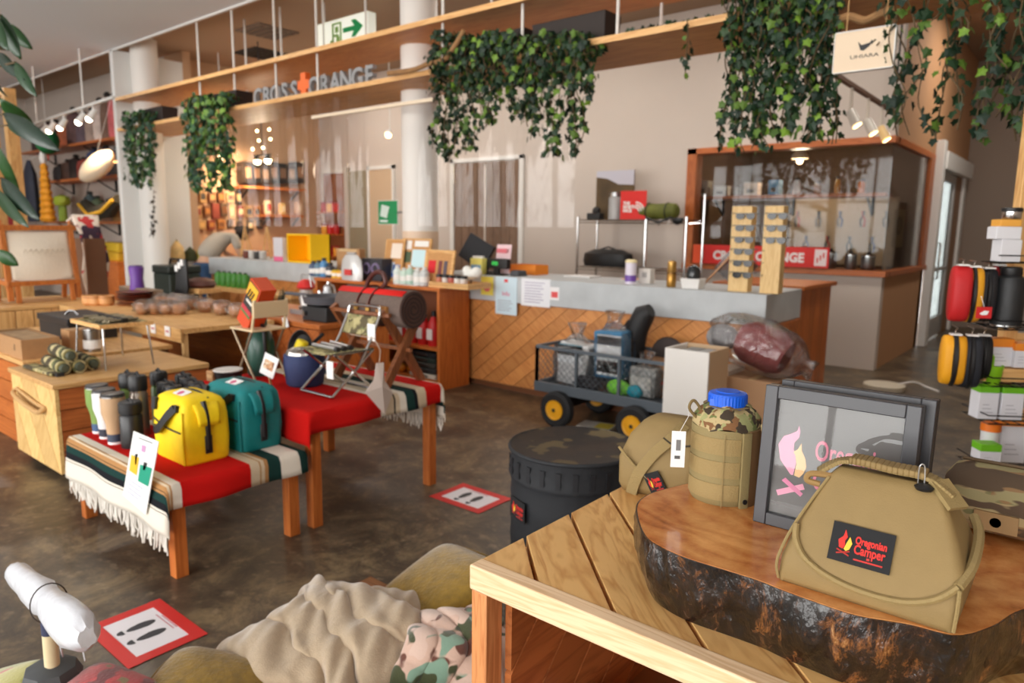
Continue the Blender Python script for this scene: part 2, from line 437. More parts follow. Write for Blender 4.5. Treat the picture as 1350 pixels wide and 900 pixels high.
struct('wall_left_end', MB().box(-18.1, -18, WINY, 5.62, 0, ZT), WALL)
struct('wall_partition', MB().box(-11.14, -11.04, 4.5, 5.5, 0, ZC), mat((226, 226, 224), .6), 'white partition fin at the left end of the hanging shelves', bevel=.004)
struct('wall_right_inner', MB().box(XR-.12, XR, YB+.12, 13.2, 2.40, ZT).box(XR-.12, XR, YB+.12, 10.45, 0, 1.02).box(XR-.12, XR, 10.3, 10.5, 0, 2.4).box(XR-.12, XR, 12.9, 13.2, 0, 2.4), WARMSHADE, 'side wall of the glazed room, warm shade in its colour')
struct('wall_corridor_end', MB().box(XR, 4, 13.2, 13.3, 0, ZT), mat((150, 132, 118), .8))
struct('wall_right_end', MB().box(4, 4.1, WINY, 13.3, 0, ZT), mat((200, 180, 160), .8))
b = MB().box(-18, -12.2, WINY-.15, WINY, 0, ZC).box(3.4, 4.1, WINY-.15, WINY, 0, ZC).box(-12.2, 3.4, WINY-.15, WINY, WINZ1, ZC).box(-12.2, 3.4, WINY-.15, WINY, 0, WINZ0)
for (a0, a1), (b0, b1) in zip(WIN, WIN[1:]): b.box(a1, b0, WINY-.15, WINY, WINZ0, WINZ1)
struct('wall_front', b, WALL, 'shop front wall with tall windows, behind the viewer')
for i, (a, c) in enumerate(WIN):
    o = bpy.data.objects.new('window_%d' % (i+3), None); col.objects.link(o); o['kind'] = 'structure'
    mb = MB()
    for k in range(4): x = a+(c-a)*k/3; mb.box(x-.03, x+.03, WINY-.1, WINY-.04, WINZ0, WINZ1)
    mb.box(a, c, WINY-.1, WINY-.04, 2.3, 2.36).build('window_frame', mat((60, 58, 56), .4), o)
# glazed room behind the counter
struct('wall_room_back', MB().box(-4.2, XR-.12, 10.5, 10.6, 0, 2.6).box(-4.2, -4.1, YB+.12, 10.5, 0, 2.6), mat((120, 92, 68), .8), 'brown inner wall of the glazed room')
struct('ceiling_room', MB().box(-4.2, XR-.12, YB+.12, 10.6, 2.6, 2.68), mat((120, 100, 80), .8))
OW = wood((186, 104, 50), (158, 80, 34), 0, rough=.4)
w1 = bpy.data.objects.new('window_1', None); col.objects.link(w1); w1['kind'] = 'structure'; w1['label'] = 'wide interior window of the glazed room with orange wood frame'
fr = MB().box(-4.02, -3.90, YB-.04, YB+.14, 1.02, 2.44)
fr.build('jamb', wood((186, 104, 50), (158, 80, 34), 2, rough=.4), w1, bevel=.004)
MB().box(-4.02, XR+.02, YB-.04, YB+.16, 2.37, 2.44).build('head', OW, w1, bevel=.004)
MB().box(-4.02, XR+.04, YB-.06, YB+.16, 1.00, 1.06).build('sill', OW, w1, bevel=.004)
GLASS = film((.93, .94, .94), .0, .03)
MB().box(-3.90, XR-.01, YB+.02, YB+.028, 1.06, 2.37).build('pane', GLASS, w1, smooth=False)
w2 = bpy.data.objects.new('window_2', None); col.objects.link(w2); w2['kind'] = 'structure'; w2['label'] = 'side window of the glazed room facing the corridor'
MB().box(XR-.06, XR+.04, YB+.1, 10.45, 1.00, 1.06).build('sill', OW, w2, bevel=.004)
MB().box(XR-.06, XR+.02, YB+.1, 10.45, 2.37, 2.44).build('head', OW, w2, bevel=.004)
MB().box(XR-.06, XR+.02, 10.2, 10.45, 1.06, 2.37).build('jamb', wood((186, 104, 50), (158, 80, 34), 2, rough=.4), w2, bevel=.004)
MB().box(XR-.06, XR-.02, 9.98, 10.14, 1.06, 2.37).build('blind_panel', WHITE, w2)
MB().box(XR-.02, XR-.012, YB+.03, 10.2, 1.06, 2.37).build('pane', GLASS, w2, smooth=False)
# corridor door with white frame
d2 = bpy.data.objects.new('door_2', None); col.objects.link(d2); d2['kind'] = 'structure'; d2['label'] = 'white framed glass sliding door in the corridor'
MB().box(XR, XR+.10, 10.5, 10.68, 0, 2.62).build('jamb', WHITE, d2, bevel=.006)
MB().box(XR, XR+.06, 12.7, 12.9, 0, 2.5).build('jamb', WHITE, d2, bevel=.006)
MB().box(XR, XR+.12, 10.68, 12.95, 2.28, 2.5).build('track_cover', WHITE, d2, bevel=.006)
mb = MB().box(XR-.02, XR+.03, 10.7, 10.82, .02, 2.28).box(XR-.02, XR+.03, 12.0, 12.12, .02, 2.28).box(XR-.02, XR+.03, 10.8, 12.05, .02, .3).box(XR-.02, XR+.03, 10.8, 12.05, 2.16, 2.28).box(XR-.02, XR+.03, 10.8, 12.05, .95, 1.0)
mb.build('leaf_frame', mat((188, 190, 190), .35), d2, bevel=.004)
MB().box(XR, XR+.008, 10.82, 12.0, .3, 2.16).build('pane', film((.62, .66, .66), .12, .05), d2, smooth=False)
MB().tube([(XR+.03, 10.95, .85), (XR+.09, 10.95, .87), (XR+.09, 10.95, 1.33), (XR+.03, 10.95, 1.35)], .014).build('door_handle', CHROME, d2)
MB().box(XR-.02, XR+.02, 12.12, 12.7, 0, 2.28).build('fixed_panel', wood((150, 110, 74), (128, 90, 58), 2), d2)
# brown double door in the back wall
d1 = bpy.data.objects.new('door_1', None); col.objects.link(d1); d1['kind'] = 'structure'; d1['label'] = 'brown double door of vertical boards behind the counter'
MB().box(-8.06, -7.98, YB-.04, YB, 0, 2.52).box(-6.66, -6.58, YB-.04, YB, 0, 2.52).box(-8.06, -6.58, YB-.04, YB, 2.46, 2.52).build('door_frame', WHITE, d1, bevel=.004)
BR = wood((128, 102, 84), (98, 76, 62), 2, scale=4)
for k in range(8):
    a = -7.97+k*(1.30/8)
    MB().box(a+.004, a+1.30/8-.004, YB-.03, YB-.002, .02, 2.45).build('door_board', BR, d1)
MB().box(-7.325, -7.30, YB-.045, YB-.028, .1, 2.4).build('meeting_strip', mat((210, 200, 190), .3), d1)
# openings at the far left of the back wall
t2 = MB().box(-11.42, -11.36, YB-.04, YB, 0, 2.5).box(-10.72, -10.62, YB-.06, YB, 0, 2.52).box(-11.42, -10.62, YB-.05, YB, 2.42, 2.5)
struct('trim_2', t2, mat((214, 206, 196), .6), 'pale frame around the red display alcove')
struct('door_3', MB().box(-10.62, -10.08, YB-.03, YB, 0, 2.44), mat((150, 140, 116), .6), 'grey-green door panel at the far end of the back wall')
d4 = MB().box(-10.04, -9.42, YB-.035, YB, 0, 2.44)
struct('door_4', d4, mat((206, 180, 150), .6), 'beige door beside the white column')
struct('trim_3', MB().box(-10.08, -10.03, YB-.05, YB, 0, 2.5).box(-9.43, -9.38, YB-.05, YB, 0, 2.5).box(-10.08, -9.38, YB-.05, YB, 2.44, 2.5), WHITE)
# columns
for n, (cx, cy, lab) in enumerate(((-5.34, 5.02, 'round white column beside the ivy'), (-10.87, 4.86, 'round white column at the far left end of the shelves'))):
    o = MB().lathe([(.18, 0), (.18, ZT)], 36, None, cx, cy).build('column', mat((232, 228, 222), .5)); o['kind'] = 'structure'; o['label'] = lab
    if n == 0:
        MB().lathe([(.182, 1.0), (.182, 1.42)], 36, None, cx, cy).build('base_wrap', mat((222, 196, 170), .5), o)

# added ceiling fill lights, unseen, brightening the back wall and the shop
for k, (x, y, z, e) in enumerate(((-9.6, 7.0, ZT, 27), (-7.4, 6.9, ZT, 27), (-5.2, 6.8, ZT, 27), (-3.2, 6.6, ZT, 27), (-1.0, 6.3, ZT, 27), (-.8, 10.0, ZT, 40), (-8.6, 3.2, ZC, 25), (-5.6, 2.6, ZC, 10), (-3.4, 3.4, ZC, 12), (-.6, 3.6, ZC, 12), (-14.0, 3.0, ZC, 45))):
    t = T('fill_fitting', '%s added round fill light in the shop ceiling' % ORD[k], 'light', (x, y, z), 0, 'added ceiling fill lights')
    MB().lathe([(.15, -.012), (.17, -.006), (.17, -.001)], 24).build('trim_ring', WHITE, t); MB().lathe([(.13, -.016), (.13, -.012)], 24).build('fill_disc', mat((255, 244, 226), .4, emit=3), t)
    ld = bpy.data.lights.new('ceiling_fill', 'AREA'); ld.shape = 'DISK'; ld.size = .26; ld.energy = e; ld.color = (1, .93, .84); lo = bpy.data.objects.new('ceiling_fill', ld); col.objects.link(lo); lo.location = (x, y, z-.03)
# ceiling fittings on the raised ceiling
for (u, v, c, lab) in ((345, 70, (40, 38, 36), 'dark square ceiling vent above the hanging shelves'), (352, 41, (128, 112, 98), 'grey square ceiling vent nearer the white ceiling edge')):
    p = at(u, v, z=ZT)
    t = T('ceiling_vent', lab, 'vent', (p.x, p.y, ZT)); s = .3
    MB().box(-s, s, -s, s, -.02, 0).build('vent_frame', mat(c, .7), t, bevel=.004)
    for k in range(5): MB().box(-s*.8, s*.8, -s*.8+k*.11, -s*.8+k*.11+.06, -.03, -.02).build('vent_slat', mat(tuple(int(x*.8) for x in c), .7), t)

# ================================================================== HANGING SHELVES
SHW = wood((206, 150, 92), (180, 122, 68), 0, scale=2.5, rough=.5)
SY0, SY1 = 4.5, 5.25
def hanging_shelf(z, x0, x1, lab, rods, rtop):
    t = T('hanging_shelf', lab, 'shelf', (x0, SY0, z))
    L = x1-x0
    # board with a notch round the columns is left whole in front of and behind them
    MB().box(0, L, 0, SY1-SY0, -.035, 0).build('board', SHW, t, bevel=.003)
    MB().box(0, L, -.012, -.001, -.04, .004).build('edge_strip', wood((232, 184, 124), (208, 152, 92), 0), t)
    for x in rods:
        for y in (.06, SY1-SY0-.06):
            MB().cyl((x-x0, y, .001), (x-x0, y, rtop-z), .012).build('hanger_rod', mat((226, 222, 216), .4), t)
    return t
rodx = [at(u, 100, y=4.56).x for u in (263, 309, 364, 419, 584, 688, 812)]
hanging_shelf(2.80, -11.03, .6, 'long lower hanging wooden shelf carrying ivy and shop letters', rodx, 3.18)
hanging_shelf(3.216, -11.03, .6, 'long upper hanging wooden shelf under the raised ceiling', rodx, ZT)
# shop letters on the lower shelf
sg = T('letter_sign', 'grey block letters CROSS ORANGE with an orange cross on the lower shelf', 'sign', (-6.56, 4.62, 2.80))
word = 'CROSS+ORANGE'; n = len(word); x0, x1 = -7.62, -5.5
for k, ch in enumerate(word):
    x = x0+(x1-x0)*(k+.5)/n+6.56
    if ch == '+':
        a, c = .045, .1; mb = MB().prism([(x-a, 0), (x+a, 0), (x+a, .075), (x+c, .075), (x+c, .165), (x+a, .165), (x+a, .24), (x-a, .24), (x-a, .165), (x-c, .165), (x-c, .075), (x-a, .075)], -.03, .03, Matrix.Rotation(R(90), 4, 'X')); mb.build('orange_cross', mat((240, 110, 40), .5), sg)
    else:
        mb = text_mb(ch, .255, .05, .006); mb.v = [(a+x, c, d) for a, c, d in mb.v]
        mb.box(x-.075, x+.075, -.02, .02, 0, .012)
        mb.build('letter', mat((150, 152, 154), .5), sg, smooth=False)
# exit sign
p0 = at(416, 60, y=5.35); p1 = at(485, 47, y=5.35); q = at(416, 26, y=5.35); zz = p0.z-.1
ex = T('exit_sign', 'white hanging exit sign with green arrow and doorway mark', 'sign', (p0.x, 5.35, zz)); wx = p1.x-p0.x; hx = q.z-zz-.06
MB().box(0, wx, 0, .12, 0, hx).build('sign_box', mat((236, 240, 226), .4, emit=.35), ex, bevel=.008)
GR = mat((0, 140, 74), .5)
MB().prism([(wx*.55, hx*.48), (wx*.75, hx*.48), (wx*.7, hx*.28), (wx*.78, hx*.28), (wx*.92, hx*.56), (wx*.78, hx*.84), (wx*.7, hx*.84), (wx*.76, hx*.64), (wx*.55, hx*.64)], -.004, 0, Matrix.Rotation(R(90), 4, 'X') @ Matrix.Scale(-1, 4, (0, 0, 1))).build('arrow', GR, ex, smooth=False)
mb = MB()
for a, b_, c, d in ((.34, .37, .25, .85), (.49, .52, .25, .85), (.34, .52, .82, .88), (.40, .46, .55, .75), (.36, .46, .42, .5), (.3, .36, .25, .33), (.42, .48, .25, .42)): mb.box(wx*a, wx*b_, -.004, 0, hx*c, hx*d)
mb.build('doorway_mark', mat((120, 160, 70), .5), ex, smooth=False)
for x in (.1, wx-.1): MB().cyl((x, .06, hx), (x, .06, ZT-zz), .012).build('hanger_rod', WHITE, ex)

# ================================================================== IVY
def ivy_leaf(mb, p, s, nrm):
    nrm = nrm.normalized(); a = nrm.orthogonal().normalized(); a.rotate(Matrix.Rotation(rnd(0, 6.28), 3, nrm)); b_ = nrm.cross(a)
    # hang tip down mostly
    down = Vector((0, 0, -1)); a = (down - nrm*down.dot(nrm)); a = a.normalized() if a.length > .05 else nrm.orthogonal().normalized()
    a.rotate(Matrix.Rotation(rnd(-.9, .9), 3, nrm)); b_ = nrm.cross(a)
    pts = [(-.25, 0), (-.35, .35), (-.05, .38), (.1, .62), (.3, .3), (.75, 0), (.3, -.3), (.1, -.62), (-.05, -.38), (-.35, -.35)]
    vs = [p + nrm*s*.06]; vs += [p+a*x*s+b_*y*s - nrm*s*.10*abs(y) for x, y in pts]
    mb.add(vs, [(0, i, i % 10+1) for i in range(1, 11)])
def ivy(name, lab, strands, mt, stem, planter=None, leaf=.07, density=1.0):
    """strands = list of polylines; leaves sit along them on all sides."""
    P0 = strands[0][0]
    t = T(name, lab, 'ivy', P0, group='ivy plants on the hanging shelves')
    base = Vector(P0); st = MB(); lf = MB()
    for s in strands:
        pts = [Vector(p)-base for p in s]
        cm = catmull(pts, 4); st.tube(cm, .004, 4)
        L = 0
        for i in range(len(cm)-1):
            seg = (cm[i+1]-cm[i]); L += seg.length
            k = seg.length/leaf*1.9*density
            nn = int(k)+(1 if random.random() < k-int(k) else 0)
            for _ in range(nn):
                q = cm[i]+seg*random.random()
                th = rnd(0, 6.28); d = Vector((math.cos(th), math.sin(th)-.35, rnd(-.2, .7)))
                ivy_leaf(lf, q+d*leaf*rnd(.2, .8), leaf*rnd(.65, 1.15), d)
    st.build('vine', stem, t)
    o = lf.build('foliage', mt, t, smooth=False); o['kind'] = 'stuff'
    if planter:
        for (x0, x1, y0, y1, z0, z1) in planter:
            MB().box(x0-base.x, x1-base.x, y0-base.y, y1-base.y, z0-base.z, z1-base.z, taper=-.01).build('planter_box', mat((40, 30, 26), .7), t, bevel=.006)
    return t
STEM = mat((92, 74, 48), .8)
IVA = leafmat((26, 50, 38), (44, 78, 50), (92, 130, 60))
IVC = leafmat((20, 40, 28), (36, 62, 36), (120, 156, 50), p=(.72, .93))
def hang(x, y, ztop, zbot, wob=.05, n=5, over=.12):
    pts = [(x+rnd(-.03, .03), y+over, ztop)]
    pts.append((x, y-.03, ztop-.02))
    for k in range(1, n+1):
        t = k/n; pts.append((x+rnd(-wob, wob), y-.03+rnd(-wob, wob)*.7, ztop-.02+(zbot-ztop)*t))
    return pts
def clump(u0, u1, vtop, bots, n, y=4.47, wob=.05, over=.15):
    """bots = [(fraction, v)]: how far down the strands reach across the clump."""
    out = []
    for k in range(n):
        f = (k+rnd(.1, .9))/n; u = u0+(u1-u0)*f
        for (fa, va), (fb, vb) in zip(bots, bots[1:]):
            if fa <= f <= fb: v = va+(vb-va)*(f-fa)/(fb-fa)
        v -= rnd(0, .25)*(v-vtop)*(1 if random.random() < .5 else .2)
        a = at(u, vtop+rnd(-4, 6), y=y); b_ = at(u, v, y=y)
        zt = min(a.z, 3.12)
        out.append(hang(b_.x, y+rnd(-.06, .04), zt, b_.z, wob, over=over))
    return out
A = clump(174, 208, 152, [(0, 235), (.6, 250), (1, 240)], 16, wob=.04)
ivy('hanging_ivy', 'dense dark ivy at the far left end of the lower shelf', A, IVA, STEM, [(-10.4, -9.75, 4.55, 4.75, 2.8, 3.0)], leaf=.075)
B = clump(252, 312, 128, [(0, 250), (.5, 255), (1, 250)], 26, wob=.04)
ivy('hanging_ivy', 'dense ivy with bright green tips left of the shop letters', B, leafmat((28, 56, 44), (50, 88, 52), (120, 158, 60)), STEM, [(-8.75, -7.9, 4.55, 4.75, 2.8, 3.0)], leaf=.075)
C = clump(574, 786, 60, [(0, 212), (.22, 205), (.45, 150), (.62, 165), (.72, 212), (.9, 205), (1, 60)], 46, wob=.06)
C += clump(575, 770, 45, [(0, 130), (1, 110)], 26, wob=.06, over=.3)
ivy('hanging_ivy', 'broad curtain of ivy right of the white column', C, IVC, STEM, [(-4.45, -3.7, 4.6, 4.8, 2.8, 3.02), (-3.6, -2.95, 4.6, 4.8, 2.8, 3.02)], leaf=.056, density=1.0)
D = clump(958, 1098, -10, [(0, 195), (.3, 205), (.6, 175), (1, 190)], 36, wob=.06)
D += clump(960, 1095, -20, [(0, 100), (1, 70)], 16, wob=.06)
ivy('hanging_ivy', 'thick ivy hanging in front of the glazed room window', D, IVC, STEM, [(-1.95, -1.25, 4.6, 4.8, 2.8, 3.02)], leaf=.053, density=1.0)
EV = []
for u, v in ((1168, 60), (1172, 150), (1180, 170), (1190, 175), (1205, 172), (1218, 178), (1230, 183), (1245, 168), (1250, 120), (1265, 140), (1272, 60), (1283, 178), (1290, 185), (1300, 170), (1312, 150), (1320, 182), (1330, 165), (1342, 170), (1352, 178), (1360, 160), (1345, 120), (1310, 90), (1328, 110)):
    b_ = at(u, v, y=4.35); EV.append(hang(b_.x, 4.35+rnd(-.1, .08), 3.0, b_.z, .07, 6))
ivy('hanging_ivy', 'loose ivy trailing at the right end before the side wall', EV, IVC, STEM, [(-.9, -.1, 4.6, 4.8, 2.8, 3.02)], leaf=.056, density=.62)
tr = [tuple(at(822, 44, y=4.55)), tuple(at(850, 37, y=4.55)), tuple(at(880, 33, y=4.55)), tuple(at(920, 26, y=4.55)), tuple(at(955, 20, y=4.55))]
s2 = [tuple(at(906, 26, y=4.46)), tuple(at(907, 45, y=4.44)), tuple(at(905, 75, y=4.44)), tuple(at(903, 104, y=4.44))]
ivy('hanging_ivy', 'thin ivy runner lying along the shelf between two big clumps', [tr, s2], IVC, STEM, leaf=.05, density=.8)
s3 = [tuple(at(203, 250, y=4.45)), tuple(at(202, 270, y=4.45)), tuple(at(203, 295, y=4.45)), tuple(at(202, 314, y=4.45))]
ivy('dried_vine', 'thin dark dried strand below the far left ivy', [s3], mat((60, 56, 50), .7), STEM, leaf=.06, density=.9)
# driftwood branches lying on the shelf
for lab, pts in (('crooked branch lying on the shelf beside the white column', ((512, 97), (545, 92), (565, 84), (585, 79), (600, 60), (612, 40))), ('pale crooked branch by the hanging bird sign', ((1098, 28), (1120, 22), (1140, 27), (1160, 18), (1180, 12)))):
    P = [at(u, v, y=4.42) for u, v in pts]
    o = MB().tube(catmull([p-P[0] for p in P], 5), .022, 8).build('driftwood_branch', mat((150, 112, 72), .85, var=.2, scale=20, bump=.3), loc=P[0]); tag(o, lab, 'branch')

# clear plastic sheets and their rail in front of the counter
def sheet(x0, x1, z0, z1, y, lab, seed):
    rg = random.Random(seed); ph = [rg.uniform(0, 6) for _ in range(4)]
    mb = MB(); L = x1-x0
    def fn(a, b_):
        x = a*L; amp = .012+.02*(1-b_)
        return (x, amp*math.sin(x*9+ph[0])+amp*.8*math.sin(x*23+ph[1]+b_)+.006*math.sin(x*47+ph[2]), (z1-z0)*b_)
    mb.grid(fn, int(L*60), 8)
    o = mb.build('clear_curtain', film((.985, .985, .985), .015, .06), loc=(x0, y, z0), ang=180); tag(o, lab, 'curtain', 'clear plastic splash curtains'); return o
sheet(-8.3, -5.6, 1.45, 2.75, 4.60, 'clear plastic curtain hanging under the shop letters', 1)
sheet(-4.9, -3.2, 1.47, 2.75, 4.60, 'clear plastic curtain hanging behind the broad ivy', 2)
p = at(412, 155, y=4.56); q = at(572, 131, y=4.56)
o = MB().bar((0, 0, 0), q-p, .03).build('curtain_rail', mat((232, 214, 188), .5), loc=p); tag(o, 'pale straight rail hung below the lower shelf', 'rail')
for k, u in enumerate((735, 690, 716)):
    v0, v1 = ((215, 312), (214, 240), (216, 300))[k]
    a = at(u, v0, y=4.57); c = at(u+2, v1, y=4.57)
# bird sign
a = at(1102, 45, y=4.25); c = at(1170, 94, y=4.25); e = at(1102, 96, y=4.25)
W_, H_ = c.x-a.x+.02, a.z-e.z
bs = T('hanging_sign', 'pale hanging board with a black bird and small letters', 'sign', (a.x, 4.25, e.z))
MB().box(0, W_, 0, .03, 0, H_).build('board', mat((228, 206, 178), .6), bs, bevel=.002)
mb = MB().box(-.004, 0, -.003, .033, 0, H_).box(W_, W_+.006, -.003, .033, 0, H_).box(0, W_, -.003, .033, -.005, 0).box(0, W_, -.003, .033, H_, H_+.005); mb.build('white_edge', WHITE, bs)
RX = Matrix.Rotation(R(90), 4, 'X')
MB().prism([(W_*.40, H_*.72), (W_*.46, H_*.62), (W_*.6, H_*.66), (W_*.63, H_*.72), (W_*.66, H_*.68), (W_*.58, H_*.56), (W_*.5, H_*.48), (W_*.45, H_*.50)], 0, .003, RX).build('bird_mark', BLACK, bs, smooth=False)
mb = text_mb('UHIARA', H_*.13, .002); mb.v = [((x*1.5)+W_*.52, y-.001, z+H_*.30) for x, y, z in mb.v]; mb.build('lettering', mat((90, 84, 78), .6), bs, smooth=False)
for x in (.05, W_-.05): MB().cyl((x, .015, H_), (x, .015, 2.765-e.z), .003, n=6).build('cord', mat((190, 150, 100), .8), bs)
# track lights on the right
a = at(1182, 150, y=8.0); c = at(1094, 94, x=a.x)
tr = T('track_light', 'dark ceiling track with three small spotlights above the glazed room', 'light', (a.x, c.y, c.z))
d = a-c
MB().bar((0, 0, 0), d, .04, .03).build('track', mat((96, 62, 40), .5), tr)
for f in (.05, .95): MB().cyl(d*f, d*f+Vector((0, 0, ZT-c.z-d.z*f)), .01, n=8).build('hanger_rod', DARK, tr)
for k, f in enumerate((.28, .52, .74)):
    p = d*f
    mb = MB().cyl(p+Vector((0, 0, -.01)), p+Vector((0, 0, -.2)), .012, n=8); hd = mb.build('spot_arm', mat((200, 190, 176), .4), tr)
    h = MB().cyl(p+Vector((0, 0, -.2)), p+Vector((.07, -.03, -.32)), .035, .045); h.build('spot_head', mat((226, 190, 130) if k == 2 else (190, 184, 174), .4), hd)
    MB().cyl(p+Vector((.071, -.03, -.322)), p+Vector((.073, -.03, -.325)), .036).build('bulb', mat((255, 220, 160), .4, emit=6), hd)
# ================================================================== COUNTER
CZ, CY = 1.03, 4.83
PLK = wood((214, 146, 82), (188, 114, 58), ('y', -38, 0), scale=3, island=.14)
ENDP = wood((190, 112, 56), (150, 80, 38), ('x', 60, 1))
CONC = mat((186, 190, 192), .6, var=.09, scale=5, bump=.05)
for CX0, CX1, lab1, lab2 in ((-9.28, -5.52, 'left counter of diagonal orange boards behind the small tables', 'thick grey concrete worktop of the left counter'), (-5.04, -1.73, 'right counter of diagonal orange boards behind the wagon', 'thick grey concrete worktop under the sunglasses towers')):
    ct = T('service_counter', lab1, 'counter', (CX0, CY, 0))
    LC = CX1-CX0
    MB().box(0, LC-.02, .05, .70, 0, .805).build('carcass', mat((120, 72, 40), .7), ct)
    MB().box(0, LC-.03, .06, .12, 0, .06).build('plinth', DARK, ct)
    for ps in diag_planks(LC, .75, .115, .004, R(38)):
        MB().prism(ps, 0, .02, Matrix.Translation((0, .05, .055)) @ RX).build('plank', PLK, ct, smooth=False)
    for ps in diag_planks(.66, .75, .13, .006, R(60)):
        MB().prism(ps, 0, .02, Matrix.Translation((LC, .05, .055)) @ Matrix.Rotation(R(90), 4, 'Z') @ RX).build('end_plank', ENDP, ct, smooth=False)
    o = MB().box(0, LC, 0, .74, -.22, 0).build('counter_worktop', CONC, loc=(CX0, CY, CZ), bevel=.004); tag(o, lab2, 'worktop')
# wooden return behind the right end
a = at(1063, 379, z=1.03); rt = T('counter_return', 'orange wooden side desk behind the right end of the counter', 'desk', (-2.5, 5.75, 0))
for k in range(6): MB().box(.68, .70, k*.14+.003, k*.14+.137, 0, 1.0).build('board', ORANGEZ, rt)
MB().box(0, .68, .0, .84, 0, 1.0).build('carcass', mat((130, 76, 40), .6), rt)
MB().box(-.02, .74, -.02, .87, 1.0, 1.035).build('desk_top', ORANGEW, rt, bevel=.004)

def small(name, lab, cat, u, v, zz=None, yy=None, grp=None, rz=0):
    P = at(u, v, z=zz) if zz is not None else at(u, v, y=yy)
    return T(name, lab, cat, P, rz, grp), pm(P)
def boxthing(name, lab, cat, u0, u1, v0, v1, c, y, depth=.1, z=None, rz=0, grp=None, bevel=.003, extra=None):
    """A box-shaped object whose front face spans those pixels at distance y (front face parallel to the counter)."""
    a = at(u0, v1, y=y); b_ = at(u1, v1, y=y); t_ = at(u0, v0, y=y)
    zb = z if z is not None else a.z
    W, H = b_.x-a.x, t_.z-zb
    t = T(name, lab, cat, (a.x, y, zb), rz, grp)
    return t, W, H
def flat_text(t, s, size, x, z, y=-.0015, c=(60, 60, 64), bold=0, name='lettering', align='CENTER', stretch=1):
    mb = text_mb(s, size, .001, bold, align); mb.v = [(p*stretch+x, q+y, r+z) for p, q, r in mb.v]
    return mb.build(name, c if not isinstance(c, tuple) else mat(c, .6), t, smooth=False)
def fake_lines(t, W, z0, z1, n, c=(150, 150, 156), x0=.12, y=-.0012, h=.25):
    mb = MB(); 
    for k in range(n):
        z = z0+(z1-z0)*(k+.5)/n; hh = (z1-z0)/n*h/2
        mb.box(W*x0, W*(1-x0-rnd(0, .25)), y, -.0002, z-hh, z+hh)
    mb.build('print_lines', mat(c, .6), t, smooth=False)

# --- notices taped to the concrete front
def notice(lab, u0, u1, v0, v1, c, fn, name='notice'):
    t, W, H = boxthing(name, lab, 'notice', u0, u1, v0, v1, c, CY-.004)
    MB().box(0, W, 0, .003, 0, H).build('sheet', mat(c, .6), t, smooth=False); fn(t, W, H); return t
def f1(t, W, H):
    MB().box(W*.42, W*.58, -.002, 0, H*.86, H*.94).build('emblem', mat((220, 60, 60), .6), t); flat_text(t, 'Info', H*.17, W*.5, H*.5, c=(226, 96, 130)); fake_lines(t, W, H*.08, H*.4, 5)
notice('pale blue notice card with pink heading on the concrete front', 653, 681, 364, 413, (206, 226, 236), f1)
notice('wide white paper with printed lines taped to the concrete front', 687, 725, 366, 402, (236, 236, 240), lambda t, W, H: fake_lines(t, W, H*.1, H*.9, 8, (150, 140, 170)))
notice('small yellow and pink price tag at the left end of the concrete front', 634, 650, 364, 388, (238, 220, 90), lambda t, W, H: MB().lathe([(W*.3, -.001), (W*.3, .001)], 16, Matrix.Translation((W*.5, 0, H*.45)) @ RX).build('pink_dot', mat((232, 110, 120), .6), t))
notice('little white tag with red print beside the wide paper', 725, 737, 378, 395, (240, 236, 236), lambda t, W, H: MB().box(W*.15, W*.85, -.002, 0, H*.2, H*.65).build('red_print', mat((226, 84, 84), .6), t))

# --- things standing on the concrete top
# till screen
t, s = small('till_monitor', 'black till monitor seen from behind on the counter', 'monitor', 640, 350, yy=5.2); t.location.z = CZ
MB().box(-.12, .12, -.1, .1, 0, .02).build('foot', BLACK, t, bevel=.006)
MB().bar((0, 0, .02), (-.02, -.02, .18), .06, .05).build('stand', BLACK, t)
MB().box(-.17, .17, -.02, .02, -.13, .13, Matrix.Translation((-.07, -.05, .20)) @ Matrix.Rotation(R(24), 4, 'Y') @ Matrix.Rotation(R(-18), 4, 'X')).build('screen', mat((26, 26, 30), .35), t, bevel=.008)
t, W, H = boxthing('customer_display', 'black customer display with green digits beside the till', 'display', 637, 668, 340, 353, 0, 5.0, z=CZ+.05)
t.location.z = CZ
MB().box(0, W, 0, .06, .06, .06+.09).build('display_head', BLACK, t, bevel=.006); MB().box(W*.4, W*.6, .02, .05, .01, .06).build('neck', DARK, t); MB().box(W*.15, W*.85, -.03, .09, 0, .012).build('foot', DARK, t)
flat_text(t, '888', .05, W*.5, .09, c=mat((60, 210, 90), .5, emit=.6))
t, W, H = boxthing('card_stand', 'pink and white card standing behind the customer display', 'card', 652, 671, 325, 344, 0, 5.12, z=CZ+.0)
MB().box(0, W, 0, .004, .0, .28, Matrix.Rotation(R(-8), 4, 'X')).build('card', mat((244, 214, 218), .6), t); MB().box(W*.15, W*.85, -.002, 0, .2, .24).build('pink_band', mat((232, 120, 130), .6), t)
MB().box(-.01, W+.01, -.03, .05, 0, .012).build('foot', WHITE, t)
t, W, H = boxthing('leaflet_box', 'yellow leaflet holder at the left of the till', 'box', 620, 635, 337, 360, 0, 4.92, z=CZ)
MB().box(0, W, 0, .07, 0, .15).build('holder', mat((236, 224, 120), .6), t, bevel=.003); MB().box(.01, W-.01, -.002, 0, .02, .09).build('blue_print', mat((120, 160, 190), .6), t); MB().box(.01, W-.01, .02, .05, .15, .17).build('leaflets', PAPER, t)
t, W, H = boxthing('money_tray', 'orange plastic tray right of the till', 'tray', 670, 706, 341, 356, 0, 5.25, z=CZ)
